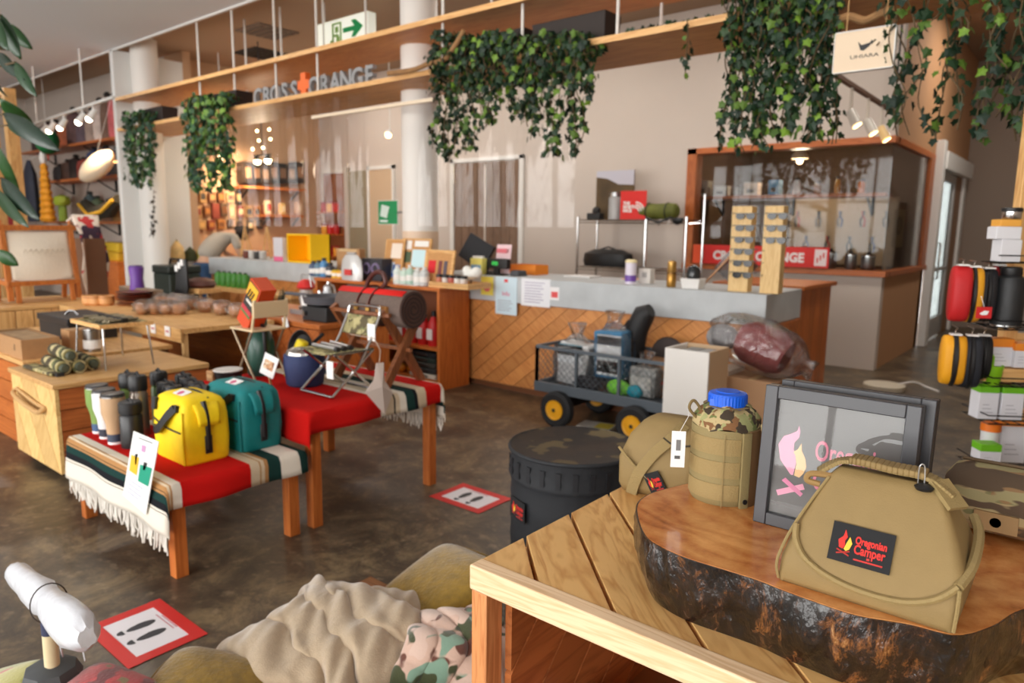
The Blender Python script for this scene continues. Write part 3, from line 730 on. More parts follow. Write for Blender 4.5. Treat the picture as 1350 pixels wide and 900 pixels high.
MB().box(0, W, 0, .2, 0, .012).box(0, W, 0, .012, .012, .09).box(0, W, .188, .2, .012, .09).box(0, .012, .012, .188, .012, .09).box(W-.012, W, .012, .188, .012, .09).build('tray_shell', mat((240, 140, 40), .5), t); MB().box(.02, W-.02, .02, .18, .012, .04).build('tray_liner', mat((200, 110, 40), .7), t)
t, W, H = boxthing('card_reader', 'small dark card reader next to the orange tray', 'reader', 671, 683, 348, 360, 0, 4.98, z=CZ)
MB().box(0, W, 0, .14, 0, .05, taper=.01).build('shell', mat((70, 72, 76), .5), t, bevel=.008); MB().box(.02, W-.02, .02, .06, .05, .053).build('keypad', BLACK, t)
for lab, u, v, w, d, c, rz in (('flat white paper stack on the counter right of the till', 712, 357, .3, .22, (232, 230, 226), .1), ('flat pale green folder on the counter by the wire rack', 742, 356, .26, .2, (190, 212, 196), -.1), ('flat white sheet near the purple can', 780, 364, .28, .2, (236, 234, 232), 0), ('flat orange leaflet in front of the white carton', 862, 367, .22, .15, (226, 170, 140), .1)):
    P = at(u, v, z=CZ); t = T('paper_stack', lab, 'paper', (P.x, min(max(P.y, 4.97), 5.4), CZ), rz)
    MB().box(-w/2, w/2, -d/2, d/2, 0, .008).build('bottom_sheets', mat((220, 218, 214), .7), t); MB().box(-w/2+.01, w/2, -d/2, d/2-.006, .008, .014).build('top_sheet', mat(c, .7), t)
# purple and white can, carton, brass mill, tray with dome
def lathe_thing(name, lab, cat, P, parts, grp=None):
    t = T(name, lab, cat, P, 0, grp)
    for nm, prof, mt in parts: MB().lathe(prof, 18).build(nm, mt, t)
    return t
def on_counter(u, v=None, y=5.0):
    P = at(u, 350, y=y); return (P.x, y, CZ)
lathe_thing('wipes_can', 'white can with purple print on the counter', 'can', on_counter(832, y=5.0), [('body', [(.045, 0), (.045, .05), (.045, .17)], mat((228, 220, 232), .4)), ('purple_band', [(.0455, .02), (.0455, .07)], mat((110, 70, 160), .4)), ('lid', [(.047, .17), (.047, .185), (.03, .195)], mat((240, 224, 170), .4))])
t, W, H = boxthing('small_carton', 'small off-white carton right of the purple can', 'carton', 842, 857, 343, 364, 0, 5.1, z=CZ)
MB().box(0, W, 0, .08, 0, .12).build('carton_body', mat((222, 216, 208), .7), t, bevel=.002); MB().box(W*.3, W*.7, -.001, 0, .05, .09).build('print', mat((170, 165, 160), .7), t)
lathe_thing('brass_mill', 'brass coloured cylinder with domed top on the counter', 'mill', on_counter(886, y=4.95), [('body', [(.032, 0), (.036, .01), (.036, .10), (.03, .11)], mat((176, 130, 60), .3, .7)), ('top', [(.03, .11), (.034, .12), (.034, .19), (.02, .2), (0, .2)], mat((196, 152, 80), .3, .7)), ('ring', [(.0375, .10), (.0375, .112)], mat((120, 84, 40), .3, .7))])
t = T('scent_dome', 'dark glass dome on a white square tray', 'dome', on_counter(915, y=4.95))
MB().box(-.065, .065, -.05, .05, 0, .075, taper=-.012).build('tray', WHITE, t, bevel=.004); MB().lathe([(.05, .075), (.052, .09), (.05, .13), (.038, .16), (.018, .175), (0, .178)], 18).build('dome', mat((40, 44, 46), .15), t)
# sunglasses towers
def glasses(t, x, z, s=.06, face='y', y0=-.004):
    mb = MB()
    for sx in (-1, 1):
        poly = [(x+sx*s*.55+s*.5*math.cos(a)*(1 if math.sin(a) < 0 else .92), z+s*.42*math.sin(a)*(.6 if math.sin(a) > 0 else 1)) for a in [k*PI/6 for k in range(12)]]
        M_ = RX if face == 'y' else None
        mb.prism(poly, -y0, -y0+.008, RX)
    mb.box(x-s*.12, x+s*.12, y0-.008, y0, z+.005, z+.014)
    for sx in (-1, 1): mb.bar((x+sx*s*1.05, y0-.004, z+.012), (x+sx*s*1.1, y0+.07, z+.012), .005)
    return mb
def tower(lab, u0, u1, ns, side):
    a = at(u0, 383, y=4.93); b_ = at(u1, 383, y=4.93); W = b_.x-a.x
    t = T('sunglasses_tower', lab, 'display stand', (a.x, 4.93, CZ), 0, 'sunglasses towers on the counter')
    MB().box(0, W, 0, .09, 0, .60).build('pine_post', wood((236, 200, 138), (214, 170, 104), 2, scale=5), t, bevel=.003)
    for k in range(6): MB().cyl((W*.1, -.012, .55-k*.085), (W*.1, .0, .55-k*.085), .004, n=6).build('peg', DARK, t)
    return t, W
tw1, W1 = tower('left pine tower with six pairs of sunglasses on the counter', 959, 985, 6, False)
tw2, W2 = tower('right pine tower with three pairs of sunglasses near its top', 1001, 1026, 3, False)
k = 0
ords = ['topmost', 'second', 'third', 'fourth', 'fifth', 'lowest']
for tw, W, n, nm in ((tw1, W1, 6, 'left'), (tw2, W2, 3, 'right')):
    for i in range(n):
        g = T('sunglasses', '%s pair of black sunglasses on the %s pine tower' % (ords[i] if n == 6 or i < 2 else 'lowest', nm), 'sunglasses', tw.location+Vector((W*.72, -.006, .535-i*.082)), 0, 'sunglasses on the pine towers')
        mb = glasses(g, 0, 0, .068); mb.build('frame_and_lenses', mat((20, 18, 18), .15), g, smooth=False)
        MB().box(-.1, .1, -.009, -.007, .012, .016).build('brow_bar', mat((60, 50, 40), .3), g)
# tilted acrylic display plate
t = T('acrylic_plate', 'tilted square acrylic plate leaning between the sunglasses towers', 'plate', on_counter(958, y=5.08))
c4 = [(-.14, 0, .005), (.14, 0, .16), (.02, .02, .34), (-.02, .03, .005)]
MB().box(-.12, .12, -.004, .004, -.12, .12, Matrix.Translation((.06, .03, .165)) @ Matrix.Rotation(R(40), 4, 'Y')).build('plate', mat((96, 92, 92), .12, alpha=.55), t)
MB().box(-.20, .20, -.006, .006, -.007, .007, Matrix.Translation((-.07, .0, .14)) @ Matrix.Rotation(R(-48), 4, 'Y')).build('wooden_prop', mat((176, 130, 92), .6), t)

# --- wire rack behind the counter
y0 = 7.55
a = at(762, 289, y=y0); b_ = at(905, 291, y=y0); RX0, RX1, RZ = a.x, b_.x, a.z-.0
rk = T('wire_rack', 'chrome wire rack against the wall behind the counter', 'rack', (RX0, y0, 0)); RW = RX1-RX0
for x in (0, RW):
    for y in (0, .45): MB().cyl((x, y, 0), (x, y, RZ+.3 if (x > 0 and y > 0) else RZ+.03), .016, n=10).build('post', CHROME, rk)
for z in (.55, 1.0, RZ):
    mb = MB()
    for y in (0, .45): mb.cyl((0, y, z-.008), (RW, y, z-.008), .008, n=6); mb.cyl((0, y, z-.04), (RW, y, z-.04), .006, n=6)
    for k in range(12): mb.cyl((RW*k/11, 0, z-.008), (RW*k/11, .45, z-.008), .004, n=5)
    mb.build('wire_shelf', CHROME, rk)
MB().cyl((RW*.66, -.02, 1.03), (RW*.66, -.02, RZ), .02, n=10).build('front_pole', CHROME, rk)
def on_rack(name, lab, cat, u0, u1, v0, v1, y, z=None): 
    t, W, H = boxthing(name, lab, cat, u0, u1, v0, v1, 0, y, z=RZ if z is None else z)
    return t, W, H
t, W, H = on_rack('photo_panel', 'landscape photograph panel standing on the wire rack', 'picture', 785, 834, 226, 287, 7.85)
MB().box(0, W, 0, .02, 0, H).build('panel', blotch([(92, 74, 50), (70, 56, 40), (120, 96, 60)], 3, sharp=False), t)
MB().prism([(0, H*.88), (W*.3, H*.84), (W*.6, H*.72), (W, H*.70), (W, H), (0, H)], 0, .003, RX).build('printed_sky', mat((196, 194, 206), .6), t, smooth=False)
t, W, H = on_rack('red_sign', 'red square sign with white three-line wordmark on the wire rack', 'sign', 817, 851, 252, 289, 7.6)
MB().box(0, W, 0, .015, 0, H).build('red_panel', mat((222, 36, 28), .5), t, bevel=.002)
for k, s_ in enumerate(('THE', 'NORTH', 'FACE')): flat_text(t, s_, H*.15, W*.12, H*(.52-k*.13), c=(240, 236, 232), bold=.003, align='LEFT')
for k in range(3):
    r0 = W*(.12+.09*k); pts = [(r0*math.cos(a), 0, r0*math.sin(a)) for a in [i*PI/2/8 for i in range(9)]]
    mb = MB().tube([(W*.62+p[0], -.003, H*.28+p[2]) for p in pts], W*.028, 5); mb.build('arc_mark', mat((240, 236, 232), .5), t)
t, W, H = on_rack('green_roll', 'rolled olive green stuff sack on the wire rack', 'bag', 843, 893, 268, 292, 7.68)
t.location.z = RZ; rr = H/2
MB().tube([(0, 0, rr), (W*.06, 0, rr), (W*.2, 0, rr*1.02), (W*.5, 0, rr*.97), (W*.8, 0, rr*1.02), (W*.95, 0, rr), (W, 0, rr)], [rr*.6, rr*.9, rr, rr*.96, rr, rr*.9, rr*.6], 14).build('roll', mat((96, 100, 34), .7, var=.3, scale=9, bump=.5), t)
for f in (.25, .75): MB().tube([(W*f, rr*1.02*math.cos(a), rr+rr*1.02*math.sin(a)) for a in [k*PI/8 for k in range(16)]], .008, 5, closed=True).build('strap', BLACK, t)
t, W, H = on_rack('glass_jar', 'clear jar behind the red sign on the wire rack', 'jar', 803, 819, 254, 287, 7.72)
MB().lathe([(W*.5, 0), (W*.5, H*.8), (W*.4, H*.85)], 16, None, W/2, 0).build('jar_body', mat((206, 206, 206), .1, trans=.0, alpha=.6), t); MB().lathe([(W*.45, H*.85), (W*.45, H)], 16, None, W/2, 0).build('lid', STEEL, t)
t, W, H = on_rack('black_gadget', 'small black gadget at the left end of the wire rack top', 'gadget', 773, 790, 272, 289, 7.6)
MB().box(0, W, 0, .12, 0, H*.5).build('base', BLACK, t, bevel=.01); MB().sphere((W*.6, .05, H*.65), W*.28).build('knob', BLACK, t)
for lab, u0, u1 in (('black clothes hanger on the wire rack front', 850, 884),):
    t, W, H = on_rack('clothes_hanger', lab, 'hanger', u0, u1, 297, 314, 7.5); t.location.z = RZ-.05-H
    MB().tube([(0, 0, 0), (W*.5, 0, H*.8), (W, 0, 0)], .014, 6).build('shoulders', BLACK, t); MB().tube([(W*.5, 0, H*.8), (W*.5, 0, H), (W*.56, 0, H*1.15), (W*.5, 0, H*1.25)], .006, 6).build('hook', CHROME, t)
t, W, H = on_rack('black_cloth', 'black cloth hanging at the right of the wire rack', 'cloth', 884, 899, 298, 326, 7.5); t.location.z = RZ-.06-H
MB().lathe([(W*.5, 0), (W*.55, H*.3), (W*.42, H*.7), (W*.18, H*.95), (.01, H*1.05)], 10, None, W/2, 0, 1, .5).build('folds', BLACK, t); MB().cyl((W/2, 0, H), (W/2, 0, H+.06), .005, n=6).build('loop', BLACK, t)
t, W, H = on_rack('black_case', 'soft black case lying on the middle tier of the rack', 'case', 760, 822, 329, 350, 7.6, z=1.0)
MB().lathe([(.5, 0), (.53, .3), (.5, .75), (.3, 1)], 16, Matrix.Translation((W/2, .2, 0)) @ Matrix.Diagonal((W, .3, H*1.05, 1))).build('body', BLACK, t); MB().tube([(W*.3, .2, H), (W*.5, .2, H*1.2), (W*.7, .2, H)], .012, 6).build('handle', BLACK, t)

# --- red shop banner and goods in the glazed room
a = at(913, 353, y=8.18); b_ = at(1092, 354, y=8.18); c = at(913, 327, y=8.18)
t = T('shop_banner', 'red banner with white letters CROSS ORANGE in the room window', 'banner', (a.x, 8.17, 1.07)); W, H = b_.x-a.x, .225
MB().box(0, W, 0, .006, 0, H).build('banner_cloth', mat((214, 40, 34), .6), t); MB().box(0, W*.085, -.002, 0, 0, H).build('orange_end', mat((232, 84, 40), .6), t)
flat_text(t, 'CROSS   ORANGE', H*.62, W*.50, H*.26, c=(238, 230, 228), bold=.006, stretch=.95)
MB().box(W*.905, W*.985, -.002, 0, H*.1, H*.9).build('white_mark', mat((238, 220, 220), .6), t)
for k in range(3): MB().box(W*(.92+.02*k), W*(.93+.02*k), -.003, -.002, H*(.25+.12*k), H*(.5+.12*k)).build('red_mark', mat((214, 40, 34), .6), t)
# inner shelf with goods
zsh = 1.9
sh = T('room_shelf', 'orange wooden shelf board inside the glazed room', 'shelf', (-4.1, 8.75, zsh-.04)); MB().box(0, 2.2, 0, .35, 0, .04).build('board', OW, sh, bevel=.003)
for x in (.2, 1.1, 2.0): MB().bar((x, .33, -.2), (x, .33, 0), .03).bar((x, .05, 0), (x, .33, -.2), .02).build('bracket', DARK, sh)
goods = [(928, 'white carton with black print at the left end of the room shelf', (214, 206, 192), .16, .2, 'box'), (952, 'plain white box second from the left on the room shelf', (220, 214, 206), .17, .13, 'box'), (973, 'round silver tin on the room shelf', (190, 186, 180), .07, .14, 'tin'), (992, 'beige gift box on the room shelf', (208, 184, 158), .17, .16, 'box'), (1022, 'blue paper bag on the room shelf', (96, 140, 170), .12, .18, 'box'), (1050, 'white pitcher on the room shelf', (228, 226, 222), .09, .2, 'tin'), (1078, 'brown jar on the room shelf', (150, 100, 60), .08, .15, 'tin'), (1104, 'amber bottle on the room shelf', (190, 130, 50), .06, .2, 'tin'), (1136, 'orange canister at the right end of the room shelf', (226, 120, 40), .08, .16, 'tin')]
for u, lab, c, w_, h_, kd in goods:
    P = at(u, 250, y=8.9); P = (P.x, 8.9, zsh)
    if kd == 'box':
        t = T('gift_box', lab, 'box', P); MB().box(-w_/2, w_/2, -.07, .07, 0, h_*.75).build('box_body', mat(c, .7), t, bevel=.003); MB().box(-w_/2-.004, w_/2+.004, -.074, .074, h_*.75, h_).build('box_lid', mat(tuple(min(255, x+12) for x in c), .7), t, bevel=.003); MB().box(-w_*.25, w_*.25, -.076, -.071, h_*.2, h_*.5).build('print', mat((110, 96, 84), .7), t)
    else:
        t = lathe_thing('shelf_jar', lab, 'jar', P, [('jar_body', [(w_*.45, 0), (w_*.5, .02), (w_*.5, h_*.7), (w_*.3, h_*.85)], mat(c, .3)), ('lid', [(w_*.32, h_*.85), (w_*.32, h_)], mat((90, 80, 70), .4))])
for k, (u, w_, h_) in enumerate(((1093, .13, .22), (1120, .12, .2), (1143, .14, .19))):
    P = at(u, 350, y=8.42)
    t = lathe_thing('steel_canister', '%s polished steel canister on the room window sill' % ('left', 'middle', 'right')[k], 'canister', (P.x, 8.45, 1.06), [('body', [(w_*.42, 0), (w_*.5, .02), (w_*.5, h_*.75)], STEEL), ('lid', [(w_*.52, h_*.75), (w_*.52, h_*.82), (w_*.3, h_*.9)], CHROME), ('knob', [(.015, h_*.9), (.02, h_)], BLACK)])
bn = T('workbench', 'narrow bench under the room window inside the glass', 'bench', (-4.0, 8.38, 0)); MB().box(0, 2.1, 0, .5, 1.0, 1.058).build('bench_top', OW, bn)
for x in (.05, 2.0):
    for y in (.05, .45): MB().box(x-.03, x+.03, y-.03, y+.03, 0, 1.0).build('leg', OW, bn)
pb = T('tool_board', 'pale pegboard with hanging tools inside the glazed room', 'board', (-3.3, 9.9, 1.05)); MB().box(0, 1.3, 0, .03, 0, .85).build('panel', mat((176, 150, 118), .7), pb)
MB().box(.08, .12, .03, .06, -1.05, .8).box(1.18, 1.22, .03, .06, -1.05, .8).build('uprights', PINEZ, pb)
for k in range(9):
    x = .1+k*.135; z = .62-(k % 2)*.32
    t = T('hand_tool', 'hand tool number %s from the left hanging on the pegboard' % ('one', 'two', 'three', 'four', 'five', 'six', 'seven', 'eight', 'nine')[k], 'tool', (-3.3+x, 9.885, 1.05+z), 0, 'tools on the pegboard')
    MB().tube([(-.015, 0, -.14), (-.03, 0, -.05), (0, 0, 0), (.012, 0, .06)], .010, 6).build('jaw', DARK, t); MB().tube([(.02, 0, -.14), (.03, 0, -.05), (0, 0, 0), (-.012, 0, .06)], .010, 6).build('handle', mat(((190, 40, 36), (40, 60, 120), (60, 60, 60))[k % 3], .5), t)
yp = T('notice_card', 'tan paper poster with a round mark on the side window', 'poster', (XR-.045, 8.75, 1.3)); MB().box(0, .004, 0, .55, 0, .42).build('sheet', mat((168, 138, 88), .7), yp)
MB().tube([(.006, .27+.09*math.cos(a), .24+.09*math.sin(a)) for a in [k*PI/8 for k in range(16)]], .012, 5, closed=True).build('round_mark', mat((90, 70, 46), .7), yp)
rl = bpy.data.lights.new('room_lamp', 'POINT'); rl.energy = 14; rl.color = (1, .8, .55); rl.shadow_soft_size = .08
t = T('room_pendant', 'small warm pendant lamp inside the glazed room', 'lamp', (-3.0, 9.2, 2.35)); MB().lathe([(.1, 0), (.09, .05), (.03, .12), (.012, .25)], 16).build('shade', mat((220, 200, 170), .5), t); MB().sphere((0, 0, -.02), .04).build('bulb', mat((255, 222, 170), .4, emit=8), t)
lo = bpy.data.objects.new('room_lamp', rl); col.objects.link(lo); lo.location = (-3.0, 9.2, 2.25)
# ================================================================== ORANGE CABINET IN FRONT OF THE COUNTER
KX0, KX1, KY0, KY1, KZ = -6.3, -4.47, 4.42, 4.81, .93
cb = T('shelf_cabinet', 'orange wooden open shelf cabinet standing before the counter', 'cabinet', (KX0, KY0, 0)); W = KX1-KX0; D_ = KY1-KY0
MB().box(0, .03, 0, D_, .0, KZ-.03).build('side_panel', ORANGEZ, cb, bevel=.002); MB().box(W-.03, W, 0, D_, 0, KZ-.03).build('side_panel', ORANGEZ, cb, bevel=.002)
MB().box(W*.5-.015, W*.5+.015, 0, D_, .08, KZ-.03).build('divider', ORANGEZ, cb)
MB().box(-.01, W+.01, -.01, D_, KZ-.03, KZ).build('cabinet_top', ORANGEW, cb, bevel=.003)
MB().box(.03, W-.03, D_-.015, D_-.001, .06, KZ-.03).build('back_panel', mat((130, 70, 34), .6), cb)
for z in (.06, .36): MB().box(.03, W-.03, 0, D_-.015, z, z+.025).build('shelf', ORANGEW, cb)
MB().box(.03, W-.03, .03, .05, 0, .06).build('plinth', ORANGEW, cb)
# goods in the cabinet
for k in range(6):
    x = KX1-.85+k*.135
    t = T('red_bottle', 'red sauce bottle with white print, %s from the left in the cabinet' % ('first', 'second', 'third', 'fourth', 'fifth', 'sixth')[k], 'bottle', (x, KY0+.1, .385), 0, 'red bottles in the orange cabinet')
    MB().lathe([(.05, 0), (.055, .02), (.055, .2), (.02, .27)], 12).build('body', mat((196, 30, 30), .4), t); MB().lathe([(.022, .27), (.022, .32)], 10).build('cap', BLACK, t); MB().box(-.035, .035, -.058, -.053, .06, .16).build('white_label', mat((236, 226, 222), .6), t)
for k in range(5):
    t = T('stacked_case', '%s dark flat case in the stack on the cabinet bottom shelf' % ('lowest', 'second', 'middle', 'fourth', 'topmost')[k], 'case', (KX1-.42, KY0+.02, .085+k*.05), 0, 'flat cases stacked in the cabinet')
    c = ((200, 190, 176), (40, 40, 40), (60, 56, 50), (36, 48, 40), (30, 30, 32))[k]
    MB().box(0, .34, 0, .26, 0, .045).build('case_shell', mat(c, .6), t, bevel=.008); MB().box(.1, .24, -.004, 0, .014, .032).build('latch', STEEL, t)
for k in range(6):
    t = T('orange_pouch', 'small yellow-orange pouch, %s in the row on the cabinet floor' % ('first', 'second', 'third', 'fourth', 'fifth', 'last')[k], 'pouch', (KX1-.85+k*.066, KY0+.08+(k % 2)*.05, .085), k*.4, 'orange pouches in the cabinet')
    MB().sphere((0, 0, .04), .045, 8, 6, (1, .8, .9)).build('pouch', mat((226, 140, 36), .6), t); MB().tube([(-.015, 0, .075), (0, 0, .095), (.015, 0, .075)], .004, 5).build('tie', mat((150, 80, 30), .7), t)
# goods on top of the cabinet
def on_cab(name, lab, cat, u0, u1, v0, v1, y, z=KZ, grp=None, rz=0):
    a = at(u0, v1, y=y); b_ = at(u1, v1, y=y); c = at(u0, v0, y=y)
    return T(name, lab, cat, (a.x, y, z), rz, grp), b_.x-a.x, c.z-z
CORK = mat((198, 146, 92), .9, var=.12, scale=90)
def board(lab, u0, u1, v0, v1, y, cards, rim=.012, lean=-10):
    t, W, H = on_cab('cork_board', lab, 'board', u0, u1, v0, v1, y, grp='cork boards on the cabinet')
    M_ = Matrix.Rotation(R(lean), 4, 'X')
    MB().box(rim, W-rim, .004, .012, rim, H-rim, M_).build('cork', CORK, t)
    MB().box(0, W, 0, .018, 0, rim, M_).box(0, W, 0, .018, H-rim, H, M_).box(0, rim, 0, .018, rim, H-rim, M_).box(W-rim, W, 0, .018, rim, H-rim, M_).build('board_frame', PINE, t)
    for (x0, x1, z0, z1, c) in cards: MB().box(W*x0, W*x1, .0, .004, H*z0, H*z1, M_).build('pinned_card', mat(c, .7), t)
    return t
board('left cork board with round blue and white stickers', 503, 527, 314, 362, 4.66, [(.35, .9, .55, .9, (236, 220, 204)), (.1, .6, .2, .45, (210, 220, 234)), (.5, .9, .1, .4, (70, 120, 190))])
board('middle cork board pinned with pale blue and white cards', 524, 562, 313, 366, 4.70, [(.08, .35, .75, .95, (236, 232, 226)), (.45, .92, .82, .95, (240, 238, 232)), (.4, .92, .35, .75, (200, 230, 236)), (.15, .36, .45, .7, (80, 96, 70)), (.1, .9, .05, .3, (226, 234, 230))])
t = board('right pine-framed board with a red round candy and jar prints', 556, 594, 328, 374, 4.58, [(.15, .4, .35, .7, (214, 30, 40)), (.5, .62, .3, .7, (120, 60, 60)), (.68, .8, .3, .7, (90, 80, 90))], rim=.03)
# bottles and cans on the cabinet top
row = [(414, 345, .05, .16, (70, 90, 120), 'dark blue'), (421, 350, .05, .17, (96, 130, 150), 'teal'), (428, 345, .045, .2, (80, 140, 190), 'bright blue'), (436, 352, .05, .15, (60, 62, 70), 'charcoal'), (443, 356, .045, .1, (232, 190, 40), 'yellow lidded'), (450, 356, .045, .1, (236, 180, 50), 'amber lidded'), (457, 354, .05, .11, (190, 60, 40), 'red lidded'), (524, 375, .04, .17, (216, 226, 220), 'clear left'), (533, 376, .04, .15, (200, 220, 206), 'pale green left'), (541, 376, .04, .18, (176, 206, 190), 'pale green right'), (551, 376, .045, .16, (210, 214, 210), 'clear tall'), (560, 376, .045, .17, (200, 204, 204), 'clear right')]
for u, v, r, h, c, lab in row:
    P = at(u, 370, y=4.52 if u > 500 else 4.55)
    lathe_thing('small_bottle', '%s little bottle in the row on the orange cabinet' % lab, 'bottle', (P.x, P.y, KZ), [('body', [(r*.95, 0), (r, .01), (r, h*.7), (r*.5, h*.85)], mat(c, .3)), ('cap', [(r*.5, h*.85), (r*.5, h)], mat((220, 216, 210) if u > 500 else (40, 40, 44), .5)), ('label_band', [(r*1.01, h*.2), (r*1.01, h*.5)], mat((234, 232, 226), .6))], 'small bottles on the orange cabinet')
t, W, H = on_cab('coffee_sack', 'tall white foil coffee bag with red print on the cabinet', 'bag', 452, 478, 334, 385, 4.46)
MB().lathe([(.5, 0), (.52, .3), (.46, .75), (.3, .95), (.12, 1)], 14, Matrix.Translation((W/2, 0, 0)) @ Matrix.Diagonal((W, .1, H, 1))).build('bag_body', mat((206, 206, 204), .3, .2, bump=.3, scale=20), t); MB().box(W*.35, W*.7, -.062, -.05, H*.2, H*.42).build('red_print', mat((206, 60, 56), .6), t); MB().box(W*.3, W*.7, -.012, .012, H, H*1.06).build('seal', mat((190, 190, 190), .4, .4), t)
t, W, H = on_cab('speaker_box', 'black box with two round purple marks on the cabinet', 'box', 477, 503, 340, 368, 4.55)
MB().box(0, W, 0, .14, 0, H).build('box_body', mat((44, 42, 48), .5), t, bevel=.004)
for x in (.28, .72): MB().tube([(W*x+W*.16*math.cos(a), -.003, H*.55+W*.16*math.sin(a)) for a in [k*PI/8 for k in range(16)]], .012, 5, closed=True).build('ring_mark', mat((130, 116, 150), .5), t)
t, W, H = on_cab('kraft_box', 'brown kraft carton behind the coffee bag', 'carton', 444, 474, 327, 352, 4.72)
MB().box(0, W, 0, .08, 0, H).build('carton_body', CARD, t, bevel=.002); MB().box(W*.1, W*.9, -.001, 0, H*.9, H*.98).build('tape', mat((206, 176, 130), .5), t)
t, W, H = on_cab('wooden_tray', 'round-ended pine tray at the right end of the cabinet top', 'tray', 565, 622, 366, 380, 4.46)
MB().box(0, W*.92, 0, .3, 0, .018).build('tray_base', PINE, t); MB().box(0, W*.92, 0, .012, .018, .05).box(0, W*.92, .288, .3, .018, .05).box(0, .012, .012, .288, .018, .05).box(W*.92-.012, W*.92, .012, .288, .018, .05).build('tray_rim', PINE, t, bevel=.004)
tx = t.location.copy(); TW = W
for k in range(5): lathe_thing('spice_jar', 'spice jar with black lid, %s from the left in the pine tray' % ('first', 'second', 'third', 'fourth', 'fifth')[k], 'jar', tx+Vector((.07+k*.075, .07, .018)), [('glass', [(.03, 0), (.032, .01), (.032, .07)], mat(((200, 120, 90), (222, 214, 206), (190, 96, 80), (230, 224, 216), (214, 206, 200))[k], .3)), ('lid', [(.033, .07), (.033, .095)], BLACK)], 'spice jars in the pine tray')
t = T('cotton_bundle', 'fluffy white cotton bundle on a twig in the pine tray', 'ornament', tx+Vector((TW*.62, .2, .018)))
MB().sphere((0, 0, .1), .06, sc=(1.2, .8, .8)).sphere((.07, 0, .12), .05).sphere((-.05, .01, .13), .045).build('cotton', mat((236, 236, 230), .9, bump=.5, scale=40), t); MB().tube([(0, 0, 0), (.01, 0, .05), (.0, 0, .1)], .008, 6).build('twig', STEM, t)
t, W, H = on_cab('price_plate', 'flat white price list lying on the cabinet top', 'card', 520, 560, 372, 382, 4.45); MB().box(0, .3, 0, .1, 0, .004).build('sheet', PAPER, t); MB().box(.03, .25, .02, .03, .004, .0045).box(.03, .2, .05, .06, .004, .0045).build('print_lines', DARK, t)

# ================================================================== LEFT COUNTER AND FAR LEFT GOODS
def crate(lab, u0, u1, v0, v1, y, z, c):
    a = at(u0, v1, y=y); b_ = at(u1, v1, y=y); k = at(u0, v0, y=y); W, H = b_.x-a.x, k.z-z
    t = T('open_crate', lab, 'crate', (a.x, y, z)); m_ = mat(c, .5)
    MB().box(0, W, .26, .28, 0, H).build('back_panel', m_, t); MB().box(0, .02, 0, .28, 0, H).build('side_panel', m_, t); MB().box(W-.02, W, 0, .28, 0, H).build('side_panel', m_, t); MB().box(.02, W-.02, 0, .26, 0, .02).build('bottom_panel', m_, t); MB().box(.02, W-.02, 0, .26, H-.02, H).build('top_panel', m_, t); return t
crate('bright yellow open box lying on its side on the left counter', 379, 410, 308, 341, 4.9, CZ, (255, 204, 16))
t, W, H = boxthing('leaning_card', 'white product card with pink foot on the left counter', 'card', 361, 373, 313, 339, 0, 4.92, z=CZ)
MB().box(0, W, 0, .05, 0, H).build('card', mat((226, 222, 226), .6), t); MB().box(0, W, -.002, 0, 0, H*.2).build('pink_foot', mat((236, 110, 150), .6), t)
for k, u in enumerate((330, 337, 344, 351)):
    P = at(u, 335, y=5.1); lathe_thing('mug', '%s small mug left of the white card on the left counter' % ('first', 'second', 'third', 'fourth')[k], 'mug', (P.x, 5.05, CZ), [('body', [(.04, 0), (.045, .01), (.045, .1)], mat(((120, 60, 44), (220, 214, 206), (60, 56, 54), (190, 186, 180))[k], .4)), ('rim', [(.046, .1), (.046, .106), (.038, .106)], mat((230, 226, 220), .4))], 'mugs on the left counter')
for k, u in enumerate((318, 347)):
    P = at(u, 336, y=5.15); t = T('easel', 'small wooden easel %s on the left counter' % ('left of the mugs', 'behind the mugs')[k], 'easel', (P.x, 5.2, CZ))
    for q in (-.1, .1): MB().bar((q, 0, 0), (0, .02, .42), .016).build('leg', PINEZ, t)
    MB().bar((0, .14, 0), (0, .02, .40), .014).build('rear_leg', PINEZ, t); MB().bar((-.08, -.01, .1), (.08, -.01, .1), .016).build('ledge', PINE, t)
for k in range(6):
    u = 291+k*7; P = at(u, 376, y=4.62)
    lathe_thing('green_can', 'green gas can, %s from the left before the left counter' % ('first', 'second', 'third', 'fourth', 'fifth', 'sixth')[k], 'can', (P.x, 4.60, .70), [('body', [(.045, 0), (.05, .015), (.05, .14), (.035, .17)], mat((70, 140, 50), .4)), ('cap', [(.02, .17), (.02, .19)], mat((30, 60, 30), .5))], 'green cans before the left counter')
o = T('low_shelf', 'low pine shelf carrying the green cans', 'shelf', (-8.7, 4.45, 0)); MB().box(0, 1.9, 0, .33, .66, .70).build('shelf_top', PINE, o); MB().box(.02, .06, .02, .31, 0, .66).build('end_panel', PINEZ, o); MB().box(1.84, 1.88, .02, .31, 0, .66).build('end_panel', PINEZ, o)

